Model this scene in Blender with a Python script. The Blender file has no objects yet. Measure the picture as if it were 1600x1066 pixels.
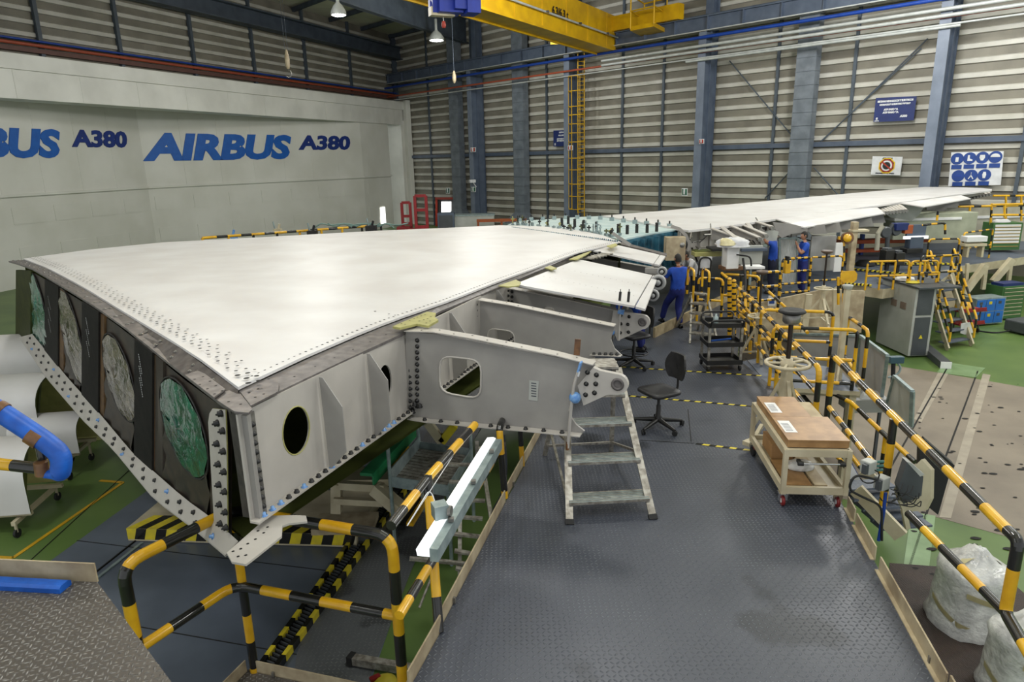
import bpy, bmesh, math, random
from mathutils import Vector, Matrix
from mathutils.geometry import tessellate_polygon
random.seed(7)
C = bpy.context.scene.collection
sc = bpy.context.scene
# ---------------------------------------------------------------- camera
UP = Vector((-93, 3997, 1067)).normalized()          # world up seen in camera axes (slight roll, 15 degrees down)
FW = Vector((0, 0, -1)); YA = (FW - UP*FW.dot(UP)).normalized(); XA = YA.cross(UP)
ROT = Matrix((XA, YA, UP))
CAM = Vector((0, 0, 4.1))
cd = bpy.data.cameras.new('camera'); cam = bpy.data.objects.new('camera', cd); C.objects.link(cam)
cd.sensor_width = 36; cd.lens = 24.0; cd.clip_end = 300
cam.matrix_world = Matrix.Translation(CAM) @ ROT.to_4x4()
sc.camera = cam
# ---------------------------------------------------------------- world and lights
w = bpy.data.worlds.new('world'); sc.world = w; w.use_nodes = True
w.node_tree.nodes['Background'].inputs[0].default_value = (.93, .97, 1, 1)
w.node_tree.nodes['Background'].inputs[1].default_value = .9
sc.view_settings.view_transform = 'Standard'; sc.view_settings.look = 'None'
sc.view_settings.exposure = 0.0; sc.view_settings.gamma = 1
LAMPS = [(-9, 5), (-9, 20), (2, 3), (2, 15), (13, 8), (13, 22), (-10, 36), (2, 32), (-2, 47), (21, 13), (24, 24), (15, 30)]  # high-bay grid; stronger lamps at the right added to brighten the outer wing
for x, y in LAMPS:
    l = bpy.data.lights.new('hall_and_fill_light', 'POINT'); l.energy = 1230 if x < 14 else 2150; l.shadow_soft_size = .8; l.color = (1, .995, .975)
    o = bpy.data.objects.new('hall_and_fill_light', l); C.objects.link(o); o.location = (x, y, 11.4)  # hung below the visible fixtures so more light reaches the roof
# ---------------------------------------------------------------- geometry from the picture's perspective
def ray(px, py): return (ROT @ Vector((px-800, 533-py, -1067)))
def G(px, py, z=0.0):
    d = ray(px, py); return CAM + d*((z-CAM.z)/d.z)
def DY(px, py, Y):
    d = ray(px, py); return CAM + d*(Y/d.y)
def proj(p):
    q = ROT.transposed() @ (Vector(p)-CAM); return (800+1067*q.x/-q.z, 533-1067*q.y/-q.z) if q.z < 0 else (-9999, -9999)
def V(px, py, a, b, off=0):
    d = ray(px, py); t = Vector((b[0]-a[0], b[1]-a[1])); n = Vector((-t.y, t.x)).normalized()
    k = (n.x*(a[0]-CAM.x)+n.y*(a[1]-CAM.y)+off)/(n.x*d.x+n.y*d.y); return CAM + d*k
# ---------------------------------------------------------------- materials
def lin(c): return tuple(((v/255)/12.92 if v/255 <= .04045 else ((v/255+.055)/1.055)**2.4) for v in c)
MC = {}
def mat(name, c, rough=.6, metal=0, c2=None, ns=3.0, mix=.5, bump=0, bs=40, emit=None, alpha=1, trans=0, detail=5, lo=.35, hi=.65, voro=None, wave=None, spec=.5, coat=0):
    m = bpy.data.materials.new(name); m.use_nodes = True; nt = m.node_tree; N = nt.nodes; L = nt.links; b = N['Principled BSDF']
    b.inputs['Roughness'].default_value = rough; b.inputs['Metallic'].default_value = metal
    b.inputs['Specular IOR Level'].default_value = spec
    if coat: b.inputs['Coat Weight'].default_value = coat
    c = lin(c); c2 = lin(c2) if c2 else tuple(v*.82 for v in c)
    tc = N.new('ShaderNodeTexCoord'); n = N.new('ShaderNodeTexNoise'); n.inputs['Scale'].default_value = ns; n.inputs['Detail'].default_value = detail
    L.new(tc.outputs['Object'], n.inputs['Vector'])
    mr = N.new('ShaderNodeMapRange'); mr.inputs[1].default_value = lo; mr.inputs[2].default_value = hi
    L.new(n.outputs['Fac'], mr.inputs[0])
    mx = N.new('ShaderNodeMix'); mx.data_type = 'RGBA'; mx.inputs[6].default_value = (*c, 1); mx.inputs[7].default_value = (*c2, 1)
    L.new(mr.outputs[0], mx.inputs[0]); L.new(mx.outputs[2], b.inputs['Base Color'])
    if bump:
        bp = N.new('ShaderNodeBump'); bp.inputs['Strength'].default_value = bump; bp.inputs['Distance'].default_value = .02
        if voro:
            t = N.new('ShaderNodeTexVoronoi'); t.inputs['Scale'].default_value = voro; L.new(tc.outputs['Object'], t.inputs['Vector']); L.new(t.outputs['Distance'], bp.inputs['Height'])
        elif wave:
            t = N.new('ShaderNodeTexWave'); t.inputs['Scale'].default_value = wave; t.bands_direction = 'X'; L.new(tc.outputs['Object'], t.inputs['Vector']); L.new(t.outputs['Fac'], bp.inputs['Height'])
        else:
            t = N.new('ShaderNodeTexNoise'); t.inputs['Scale'].default_value = bs; t.inputs['Detail'].default_value = 3; L.new(tc.outputs['Object'], t.inputs['Vector']); L.new(t.outputs['Fac'], bp.inputs['Height'])
        L.new(bp.outputs[0], b.inputs['Normal'])
    if emit:
        b.inputs['Emission Color'].default_value = (*lin(emit[0]), 1); b.inputs['Emission Strength'].default_value = emit[1]
    if alpha < 1: b.inputs['Alpha'].default_value = alpha
    if trans: b.inputs['Transmission Weight'].default_value = trans
    MC[name] = m; return m
def plate_mat(name, c, c2, rough, metal=.0, size=.035, strength=.6, kind='lozenge', ns=.8, ang=0.0, c3=None):
    """tread plate: small raised marks in a staggered pattern, worn paint between"""
    m = bpy.data.materials.new(name); m.use_nodes = True; nt = m.node_tree; N = nt.nodes; L = nt.links; b = N['Principled BSDF']
    tc = N.new('ShaderNodeTexCoord'); mp = N.new('ShaderNodeMapping'); mp.inputs['Rotation'].default_value = (0, 0, ang)
    L.new(tc.outputs['Object'], mp.inputs['Vector'])
    sx = N.new('ShaderNodeSeparateXYZ'); L.new(mp.outputs[0], sx.inputs[0])
    def M(op, a, b_=None, c_=None):
        n = N.new('ShaderNodeMath'); n.operation = op
        for i, v in enumerate((a, b_, c_)):
            if v is None: continue
            if isinstance(v, (int, float)): n.inputs[i].default_value = v
            else: L.new(v, n.inputs[i])
        return n.outputs[0]
    X = M('DIVIDE', sx.outputs[0], size); Y = M('DIVIDE', sx.outputs[1], size)
    cx = M('FLOOR', X); cy = M('FLOOR', Y); fx = M('SUBTRACT', M('FRACT', X), .5); fy = M('SUBTRACT', M('FRACT', Y), .5)
    par = M('SUBTRACT', M('MULTIPLY', M('FLOORED_MODULO', M('ADD', cx, cy), 2), 2), 1)
    u = M('ADD', fx, M('MULTIPLY', fy, par)); v = M('SUBTRACT', fy, M('MULTIPLY', fx, par))
    d = M('ADD', M('MULTIPLY', M('MULTIPLY', u, u), 14.0 if kind == 'lozenge' else 9), M('MULTIPLY', M('MULTIPLY', v, v), 1.6 if kind == 'lozenge' else 2.5))
    h = M('SMOOTH_MAX', M('SUBTRACT', 1, M('MULTIPLY', d, 1.6)), 0, .1)
    bp = N.new('ShaderNodeBump'); bp.inputs['Strength'].default_value = strength; bp.inputs['Distance'].default_value = .006
    L.new(h, bp.inputs['Height']); L.new(bp.outputs[0], b.inputs['Normal'])
    n = N.new('ShaderNodeTexNoise'); n.inputs['Scale'].default_value = ns; n.inputs['Detail'].default_value = 8; L.new(tc.outputs['Object'], n.inputs['Vector'])
    mr = N.new('ShaderNodeMapRange'); mr.inputs[1].default_value = .6; mr.inputs[2].default_value = .64; L.new(n.outputs['Fac'], mr.inputs[0])
    mx = N.new('ShaderNodeMix'); mx.data_type = 'RGBA'; mx.inputs[6].default_value = (*lin(c), 1); mx.inputs[7].default_value = (*lin(c2), 1); L.new(mr.outputs[0], mx.inputs[0])
    # the tops of the marks are worn bright
    n2 = N.new('ShaderNodeTexNoise'); n2.inputs['Scale'].default_value = ns*1.7; n2.inputs['Detail'].default_value = 4; L.new(mp.outputs[0], n2.inputs['Vector'])
    mr2 = N.new('ShaderNodeMapRange'); mr2.inputs[1].default_value = .42; mr2.inputs[2].default_value = .66; L.new(n2.outputs['Fac'], mr2.inputs[0])
    wear = M('MULTIPLY', h, M('ADD', M('MULTIPLY', mr2.outputs[0], .75), .15))
    m3 = N.new('ShaderNodeMix'); m3.data_type = 'RGBA'; m3.inputs[7].default_value = (*lin(c3 or (150, 152, 158)), 1); L.new(mx.outputs[2], m3.inputs[6]); L.new(wear, m3.inputs[0])
    L.new(m3.outputs[2], b.inputs['Base Color']); b.inputs['Roughness'].default_value = rough; b.inputs['Metallic'].default_value = metal
    MC[name] = m; return m
WHITE = mat('skin_white', (218, 217, 216), .42, c2=(206, 203, 201), ns=.9, spec=.35)
PRIM = mat('primer_grey', (154, 151, 146), .45, c2=(140, 137, 133), ns=2)
PRIML = mat('primer_light', (186, 181, 173), .5, c2=(174, 169, 162), ns=2)
RAW = mat('bare_spar_metal', (118, 113, 110), .45, metal=.25, c2=(92, 87, 86), ns=9)
STEELM = mat('brushed_metal', (150, 148, 142), .38, metal=.7, c2=(118, 116, 112), ns=12)
GALV = mat('galvanised', (158, 172, 172), .45, metal=.4, c2=(130, 145, 146), ns=8)
ALU = mat('worn_aluminium', (172, 168, 158), .45, metal=.45, c2=(120, 114, 104), ns=14)
OLIVE = mat('olive_primer', (88, 96, 42), .5, c2=(70, 76, 36), ns=3)
KHAKI = mat('khaki_plate', (176, 172, 108), .5, c2=(158, 154, 96), ns=6)
BLK = mat('black_plastic', (24, 24, 24), .45, c2=(34, 33, 32))
DARK = mat('dark_void', (20, 18, 16), .8)
BRWN = mat('dark_brown_web', (58, 46, 38), .5, c2=(32, 26, 24), ns=5)
POSTB = mat('black_stiffener', (26, 24, 24), .65, c2=(42, 38, 36), ns=6)
TAN = mat('tan_strip', (142, 110, 76), .5, c2=(116, 90, 66), ns=8)
BLUEC = mat('blue_cap', (128, 170, 216), .3, c2=(84, 134, 200), ns=30)
YEL = mat('rail_yellow', (226, 176, 30), .28, c2=(206, 154, 26), ns=4, coat=.3)
RBLK = mat('rail_black', (22, 22, 20), .25, c2=(34, 33, 30), ns=5, coat=.3)
YEL2 = mat('hazard_yellow', (228, 206, 40), .45, c2=(200, 182, 52), ns=6)
CRNY = mat('crane_yellow', (208, 164, 8), .45, c2=(184, 142, 10), ns=1.2)
CREAM = mat('cream_paint', (198, 188, 160), .5, c2=(178, 166, 138), ns=3)
CREAMD = mat('cream_worn', (186, 172, 142), .55, c2=(148, 132, 106), ns=4)
STEELB = mat('column_blue_grey', (84, 95, 112), .5, c2=(70, 81, 98), ns=1.5)
STEELD = mat('truss_dark', (72, 82, 94), .55, c2=(58, 66, 78), ns=1.5)
MULL = mat('mullion_grey', (74, 84, 94), .55)
DUCT = mat('duct_grey', (112, 120, 128), .5, c2=(94, 102, 110), ns=2)
CLAD = mat('cladding_taupe', (130, 126, 113), .6, c2=(110, 106, 95), ns=.7)
CLADL = mat('cladding_cream', (194, 192, 183), .5, c2=(176, 174, 163), ns=.9)
WALLW = mat('door_white', (212, 212, 204), .55, c2=(200, 200, 190), ns=.35)
WALLW2 = mat('fascia_white', (218, 218, 210), .5, c2=(200, 200, 192), ns=.5)
LOGOB = mat('letter_blue', (22, 92, 176), .45, c2=(16, 84, 166))
LOGOD = mat('letter_navy', (26, 52, 124), .45, c2=(24, 46, 112))
PIPEB = mat('pipe_blue', (20, 62, 150), .4); PIPER = mat('pipe_red', (158, 74, 48), .5); PIPEW = mat('pipe_white', (186, 190, 188), .4, metal=.2)
RED = mat('machine_red', (150, 34, 38), .5); REDW = mat('wheel_red', (126, 30, 30), .5)
GREENF = mat('green_epoxy', (100, 124, 66), .42, c2=(80, 106, 54), ns=.55, detail=8, spec=.35)
CONC = mat('worn_concrete', (138, 127, 112), .6, c2=(114, 104, 92), ns=.7, detail=9, bump=.15, bs=60)
ASPH = mat('brown_mat', (66, 52, 46), .6, c2=(54, 44, 40), ns=2, bump=.5, wave=14)
LINEY = mat('line_yellow', (206, 160, 24), .5)
WOOD = mat('box_plywood', (168, 130, 84), .45, c2=(142, 106, 64), ns=6, detail=8)
WOODL = mat('timber_board', (184, 168, 134), .6, c2=(156, 138, 106), ns=5, detail=8)
PAPER = mat('paper', (230, 230, 228), .6, c2=(222, 222, 222)); INK = mat('ink', (70, 74, 84), .6)
TEAL = mat('teal_sealant', (192, 206, 204), .5, c2=(164, 188, 190), ns=3)
TEALD = mat('teal_primer', (52, 104, 124), .5, c2=(28, 62, 78), ns=4, detail=8)
HOSE = mat('blue_foam', (20, 96, 196), .45, c2=(16, 78, 168), ns=9)
TAPE = mat('brown_tape', (122, 84, 48), .35, c2=(86, 58, 36), ns=12)
GREENB = mat('green_beam', (28, 122, 74), .5); GREENC = mat('cabinet_green', (70, 112, 62), .5); BLUED = mat('cabinet_blue', (40, 112, 196), .45)
GREYC = mat('cabinet_grey', (176, 178, 172), .5, c2=(164, 166, 160), ns=2); GREYD = mat('grey_dark', (72, 76, 80), .5)
PANELG = mat('panel_grey', (168, 168, 166), .45, c2=(150, 150, 150), ns=1.5)
SKIN = mat('skin_tone', (170, 122, 96), .6); HAIR = mat('hair_dark', (30, 25, 22), .7); SHIRT = mat('shirt_blue', (22, 74, 178), .75, c2=(16, 60, 152), ns=6, bump=.3, bs=8); TROU = mat('trousers_navy', (30, 42, 120), .8, c2=(24, 34, 96), ns=7, bump=.3, bs=9)
SHIRTW = mat('shirt_white', (214, 214, 216), .8); SHOE = mat('shoe_black', (26, 25, 26), .6)
TUBEON = mat('lit_tube', (250, 250, 250), .4, emit=((250, 253, 255), .75))
LAMPON = mat('lamp_lens', (255, 255, 250), .4, emit=((255, 255, 248), 14))
DAYLT = mat('daylight_pane', (250, 252, 250), .4, emit=((255, 255, 252), 2.0))
NAVY = mat('sign_navy', (26, 44, 104), .4); SIGNB = mat('sign_blue', (28, 66, 140), .4); SIGNW = mat('sign_white', (222, 224, 226), .5); SIGNG = mat('sign_green', (30, 96, 70), .5); SIGNO = mat('sign_red', (168, 50, 30), .5)
RUBR = mat('rubber', (28, 28, 28), .7); CHROME = mat('chrome', (210, 210, 210), .18, metal=1)
SEATM = mat('seat_black', (44, 43, 45), .5, c2=(32, 31, 33), ns=12)
CARDB = mat('cardboard', (176, 136, 88), .7, c2=(160, 122, 80), ns=6)
WRAPM = mat('stretch_film', (224, 224, 220), .2, c2=(184, 184, 182), ns=5, bump=1.0, bs=14, spec=.8)
TAPEY = mat('packing_tape', (216, 206, 160), .35)
FILMG = mat('green_film', (34, 108, 84), .12, c2=(24, 58, 48), ns=7, bump=.9, bs=9, spec=.9)
FILMC = mat('clear_film', (112, 104, 88), .12, c2=(60, 56, 48), ns=6, bump=.9, bs=9, spec=.9)
FILMT = mat('teal_film', (66, 132, 112), .12, c2=(48, 84, 70), ns=7, bump=.9, bs=9, spec=.9)
YLIGHT = mat('yellow_plastic', (214, 196, 60), .5)
DECK = plate_mat('walkway_tread', (66, 70, 80), (40, 44, 52), .4, size=.05, strength=1.0, ns=.6, c3=(124, 129, 136))
DECKB = plate_mat('blue_deck', (84, 92, 106), (62, 68, 80), .5, size=.06, strength=.3, ns=.7, c3=(104, 110, 122))
DECKN = plate_mat('near_tread', (88, 84, 80), (62, 59, 57), .38, metal=.2, size=.05, strength=1.0, ns=.9, ang=.5, c3=(170, 168, 164))
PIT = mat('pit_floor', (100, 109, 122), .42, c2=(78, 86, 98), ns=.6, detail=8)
PITC = plate_mat('pit_tread', (92, 95, 97), (70, 72, 74), .45, size=.06, strength=.7, ns=.9, c3=(128, 130, 130))
# ---------------------------------------------------------------- mesh builder
class MB:
    def __init__(s): s.v = []; s.f = []; s.m = []; s.mats = []; s.sm = []
    def mi(s, m):
        if m not in s.mats: s.mats.append(m)
        return s.mats.index(m)
    def add(s, vs, fs, m=0, smooth=False):
        b = len(s.v); s.v += [tuple(v) for v in vs]; k = s.mi(m)
        for f in fs: s.f.append(tuple(i+b for i in f)); s.m.append(k); s.sm.append(smooth)
        return s
    def frame(s, o, x, y, z, sx, sy, sz, m):          # box from corner o along three axes
        o = Vector(o); x = Vector(x)*sx; y = Vector(y)*sy; z = Vector(z)*sz
        vs = [o+x*i+y*j+z*k for i in (0, 1) for j in (0, 1) for k in (0, 1)]
        fs = [(0, 1, 3, 2), (4, 6, 7, 5), (0, 4, 5, 1), (2, 3, 7, 6), (0, 2, 6, 4), (1, 5, 7, 3)]
        if x.cross(y).dot(z) < 0: fs = [f[::-1] for f in fs]
        return s.add(vs, fs, m)
    def box(s, c, sz, m, rz=0, tilt=None):
        R = Matrix.Rotation(rz, 3, 'Z')
        if tilt is not None: R = R @ tilt
        x, y, z = R.col[0], R.col[1], R.col[2]
        return s.frame(Vector(c)-x*sz[0]/2-y*sz[1]/2-z*sz[2]/2, x, y, z, *sz, m)
    def bar(s, a, b, w, h, m, up=(0, 0, 1)):           # rectangular bar centred on the line a-b
        a = Vector(a); b = Vector(b); d = b-a; L = d.length; d.normalize(); up = Vector(up)
        if abs(d.dot(up)) > .99: up = Vector((0, 1, 0))
        sx = d.cross(up).normalized(); uz = sx.cross(d)
        return s.frame(a-sx*w/2-uz*h/2, d, sx, uz, L, w, h, m)
    def prism(s, pts, t, m, holes=(), mside=None):     # flat polygon pushed along vector t
        t = Vector(t); rings = [[Vector(p) for p in pts]]+[[Vector(p) for p in h] for h in holes]
        tri = tessellate_polygon(rings); fl = [p for r in rings for p in r]; n = len(fl)
        if len(tri):
            a, b, c = [fl[i] for i in tri[0]]
            flip = (b-a).cross(c-a).dot(t) > 0
        s.add(fl+[p+t for p in fl], [(f[::-1] if flip else tuple(f)) for f in tri]+[tuple(i+n for i in (f if flip else f[::-1])) for f in tri], m)
        k = 0
        for r in rings:
            q = len(r); s.add(r+[p+t for p in r], [(i, (i+1) % q, (i+1) % q+q, i+q) for i in range(q)], mside or m); k += q
        return s
    def tube(s, pts, r, m, n=8, caps=True, closed=False, smooth=True):
        pts = [Vector(p) for p in pts]; N = len(pts); vs = []; u = None
        rr = r if isinstance(r, (list, tuple)) else [r]*N
        ml = m if isinstance(m, list) else [m]*(N)
        for i, p in enumerate(pts):
            if closed: d = pts[(i+1) % N]-pts[i-1]
            else: d = (pts[min(i+1, N-1)]-p).normalized()+(p-pts[max(i-1, 0)]).normalized()
            if d.length < 1e-9: d = Vector((0, 0, 1))
            d.normalize()
            if u is None: u = d.cross(Vector((0, 0, 1)) if abs(d.z) < .9 else Vector((1, 0, 0))).normalized()
            else: u = (u-d*u.dot(d)).normalized()
            w_ = d.cross(u)
            vs.append([p+(u*math.cos(2*math.pi*k/n)+w_*math.sin(2*math.pi*k/n))*rr[i] for k in range(n)])
        for i in range(N if closed else N-1):
            j = (i+1) % N
            s.add(vs[i]+vs[j], [(k, (k+1) % n, (k+1) % n+n, k+n) for k in range(n)], ml[i], smooth)
        if caps and not closed: s.add(vs[0], [tuple(range(n))[::-1]], ml[0]); s.add(vs[-1], [tuple(range(n))], ml[-2] if N > 1 else ml[0])
        return s
    def cyl(s, a, b, r, m, n=12): return s.tube([a, b], r, m, n)
    def lathe(s, c, prof, m, n=16, ax=(0, 0, 1), smooth=True):   # profile of (radius, height)
        c = Vector(c); ax = Vector(ax).normalized(); u = ax.cross(Vector((1, 0, 0)) if abs(ax.x) < .9 else Vector((0, 1, 0))).normalized(); w_ = ax.cross(u)
        vs = [c+ax*h+(u*math.cos(2*math.pi*k/n)+w_*math.sin(2*math.pi*k/n))*r for r, h in prof for k in range(n)]
        fs = [(i*n+k, i*n+(k+1) % n, (i+1)*n+(k+1) % n, (i+1)*n+k) for i in range(len(prof)-1) for k in range(n)]
        s.add(vs, fs, m, smooth)
        if prof[0][0] > 1e-6: s.add(vs[:n], [tuple(range(n))[::-1]], m)
        if prof[-1][0] > 1e-6: s.add(vs[-n:], [tuple(range(n))], m)
        return s
    def grid(s, rows, m, smooth=True, flip=False):
        n = len(rows[0]); fs = []
        for i in range(len(rows)-1):
            for k in range(n-1):
                f = (i*n+k, i*n+k+1, (i+1)*n+k+1, (i+1)*n+k); fs.append(f[::-1] if flip else f)
        return s.add([p for r in rows for p in r], fs, m, smooth)
    def build(s, name, parent=None, mod=None, label=None, kind=None, origin=None, bevel=0, local=False):
        me = bpy.data.meshes.new(name)
        off = Vector(origin) if origin is not None else (ORG.get(parent.name, Vector()) if parent and not local else Vector())
        me.from_pydata([Vector(v)-off for v in s.v], [], s.f)
        for m in s.mats: me.materials.append(m)
        me.polygons.foreach_set('material_index', s.m); me.polygons.foreach_set('use_smooth', s.sm); me.update()
        o = bpy.data.objects.new(name, me); C.objects.link(o)
        if parent: o.parent = parent; ORG[o.name] = off
        elif origin is not None: o.location = off; ORG[o.name] = off
        if label: o['label'] = label
        if kind: o['kind'] = kind
        if bevel:
            b = o.modifiers.new('bevel', 'BEVEL'); b.width = bevel; b.segments = 2; b.limit_method = 'ANGLE'
        return o
ORG = {}
def thing(name, label, cat, loc=(0, 0, 0), group=None):
    o = bpy.data.objects.new(name, None); C.objects.link(o); o.location = loc; ORG[o.name] = Vector(loc); o.empty_display_size = .2
    o['label'] = label; o['category'] = cat
    if group: o['group'] = group
    return o
def tag(o, label, cat, group=None):
    o['label'] = label; o['category'] = cat
    if group: o['group'] = group
    return o
def inst(src, parent, loc, R=None, name=None):          # a linked copy of a part; loc in world axes
    o = bpy.data.objects.new(name or src.name.split('.')[0], src.data); C.objects.link(o); o.parent = parent
    o.location = Vector(loc)-ORG.get(parent.name, Vector())
    if R is not None: o.rotation_euler = R.to_euler()
    ORG[o.name] = Vector(); return o
def copy_thing(root, loc, rz=0, label=None, group=None):
    def cp(o, par):
        c = o.copy(); C.objects.link(c); c.parent = par
        for ch in KIDS.get(o.name, []): cp(ch, c)
        return c
    KIDS.clear()
    for o in C.objects:
        if o.parent: KIDS.setdefault(o.parent.name, []).append(o)
    r = cp(root, None); r.location = loc; r.rotation_euler = (0, 0, rz)
    if label: r['label'] = label
    if group: r['group'] = group
    return r
KIDS = {}
def axes(n):                                            # matrix whose Z is n
    n = Vector(n).normalized(); return n.to_track_quat('Z', 'Y').to_matrix()
def struct(mb, name, label=None, parent=None):
    o = mb.build(name, parent)
    if not parent: o['kind'] = 'structure'
    if label: o['label'] = label
    return o
def fillet(pts, rad, seg=5):
    pts = [Vector(p) for p in pts]
    if len(pts) < 3 or rad <= 0: return pts
    out = [pts[0]]
    for i in range(1, len(pts)-1):
        a, p, b = pts[i-1], pts[i], pts[i+1]; d1 = a-p; d2 = b-p
        r = min(rad, d1.length*.45, d2.length*.45); s_ = p+d1.normalized()*r; e = p+d2.normalized()*r
        for k in range(seg+1):
            t = k/seg; out.append(s_*(1-t)**2+p*2*t*(1-t)+e*t*t)
    return out+[pts[-1]]
def striped(mb, pts, r, ly=.3, lb=.3, rad=.12, n=10, phase=0.0, my=None, mbk=None):
    my = my or YEL; mbk = mbk or RBLK
    P = fillet(pts, rad); out = [P[0]]; ms = []; acc = phase % (ly+lb)
    for a, b in zip(P, P[1:]):
        L = (b-a).length; pos = 0
        while L-pos > 1e-5:
            isy = acc < ly; rem = (ly-acc) if isy else (ly+lb-acc); stp = min(rem, L-pos)
            if L-pos-stp < .004: stp = L-pos
            pos += stp; acc += stp
            if acc >= ly+lb-1e-4: acc = 0
            elif abs(acc-ly) < 1e-4: acc = ly+1e-5
            out.append(a+(b-a)*(pos/L)); ms.append(my if isy else mbk)
    ms.append(ms[-1]); mb.tube(out, r, ms, n); return mb
def textmesh(body, size, m, shear=0, offset=0, extrude=.005, align='LEFT', sx=1.0):
    c = bpy.data.curves.new('text', 'FONT'); c.body = body; c.size = size; c.shear = shear; c.offset = offset; c.extrude = extrude; c.align_x = align; c.resolution_u = 3
    o = bpy.data.objects.new('text', c); C.objects.link(o); dg = bpy.context.evaluated_depsgraph_get()
    me = bpy.data.meshes.new_from_object(o.evaluated_get(dg)); bpy.data.objects.remove(o); bpy.data.curves.remove(c)
    me.materials.clear(); me.materials.append(m)
    if sx != 1: me.transform(Matrix.Diagonal((sx, 1, 1, 1)))
    return me
def put_text(body, parent, name, loc, xd, yd, size, m, **k):
    fit = k.pop('fit', None)
    me = textmesh(body, size, m, **k); me.name = name
    X = Vector(xd).normalized(); Y = Vector(yd); Y = (Y-X*Y.dot(X)).normalized()
    if fit:
        w_ = max(v.co.x for v in me.vertices)-min(v.co.x for v in me.vertices); me.transform(Matrix.Diagonal((fit/w_, 1, 1, 1)))
    R = Matrix((X, Y, X.cross(Y))).transposed(); o = bpy.data.objects.new(name, me); C.objects.link(o); o.parent = parent
    me.transform(Matrix.Translation(Vector(loc)-ORG.get(parent.name, Vector())) @ R.to_4x4()); ORG[o.name] = ORG.get(parent.name, Vector()); return o
# ================================================================ setting: ground
GZ = -2.0
g = MB(); g.frame((-40, -2, GZ-.3), (1, 0, 0), (0, 1, 0), (0, 0, 1), 100, 90, .3, GREENF); floor = struct(g, 'floor')
def slab(name, pix, z, m, t=.004, parent=floor, label=None, base=None):
    mb = MB(); P = [G(x, y, z) if not isinstance(x, Vector) else x for x, y in pix]
    mb.prism([p-Vector((0, 0, t)) for p in P], (0, 0, t), m); o = mb.build(name, parent)
    if label: o['label'] = label
    if not parent: o['kind'] = 'structure'
    return o
slab('concrete_slab', [(1180, 520), (1390, 570), (1500, 588), (1640, 612), (1760, 700), (1760, 880), (1600, 846), (1455, 806), (1385, 790), (1250, 770), (1100, 640)], GZ+.004, CONC, label='bare brown concrete strip between green areas')
slab('rubber_mat', [(1390, 880), (1560, 892), (1800, 1100), (1400, 1100)], GZ+.012, ASPH, t=.01, label='dark ribbed rubber mat')
for i, (a, b) in enumerate([((1482, 572), (1358, 790)), ((1528, 580), (1468, 740)), ((1468, 740), (1415, 905))]):
    mb = MB(); mb.bar(G(*a, GZ+.007), G(*b, GZ+.007), .035, .006, DARK); mb.build('floor_joint', floor)
lg = mat('patched_green', (128, 156, 112), .4, c2=(112, 140, 94), ns=2)
slab('repair_strip', [(1424, 800), (1462, 806), (1452, 886), (1412, 884)], GZ+.010, lg)
slab('repair_strip', [(1478, 566), (1540, 575), (1525, 590), (1464, 582)], GZ+.010, lg)
cl = mat('pale_concrete', (166, 156, 140), .6)
slab('repair_strip', [(1536, 584), (1548, 586), (1486, 810), (1468, 808)], GZ+.009, cl)
slab('repair_strip', [(1466, 582), (1482, 584), (1440, 660), (1428, 655)], GZ+.009, cl)
mb = MB(); rnd = random.Random(3)                     # oil spots on the concrete and green floor
for i in range(90):
    c = G(rnd.uniform(1420, 1640), rnd.uniform(600, 900), GZ+.0125); r = rnd.uniform(.012, .05)
    mb.prism([c+Vector((math.cos(t)*r*rnd.uniform(.7, 1.3)*1.6, math.sin(t)*r, 0)) for t in [k*math.pi/4 for k in range(8)]], (0, 0, .001), DARK)
mb.build('oil_spot', floor, kind='stuff')
# dark panelled floor under the wing
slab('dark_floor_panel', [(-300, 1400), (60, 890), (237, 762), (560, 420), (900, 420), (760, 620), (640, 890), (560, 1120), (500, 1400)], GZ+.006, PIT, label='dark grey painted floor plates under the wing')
slab('checker_strip', [(400, 1400), (470, 985), (560, 840), (690, 640), (760, 560), (820, 560), (720, 720), (644, 888), (575, 1066), (520, 1400)], GZ+.012, PITC, label='studded grey floor plates')
for a, b in [((120, 845), (620, 905)), ((190, 975), (560, 1040)), ((-100, 1010), (240, 700))]:
    mb = MB(); mb.bar(G(*a, GZ+.008), G(*b, GZ+.008), .015, .005, DARK); mb.build('floor_joint', floor)
for pts in [[(20, 872), (192, 754), (156, 751)], [(-60, 868), (20, 872)]]:
    for a, b in zip(pts, pts[1:]):
        mb = MB(); mb.bar(G(*a, GZ+.006), G(*b, GZ+.006), .07, .006, LINEY); mb.build('floor_line', floor, label='painted yellow floor line')
mb = MB(); mb.bar(G(150, 905, GZ+.02), G(222, 848, GZ+.02), .05, .02, GALV); mb.bar(G(142, 900, GZ+.02), G(214, 843, GZ+.02), .02, .02, DARK); mb.build('floor_rail', floor)
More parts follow.
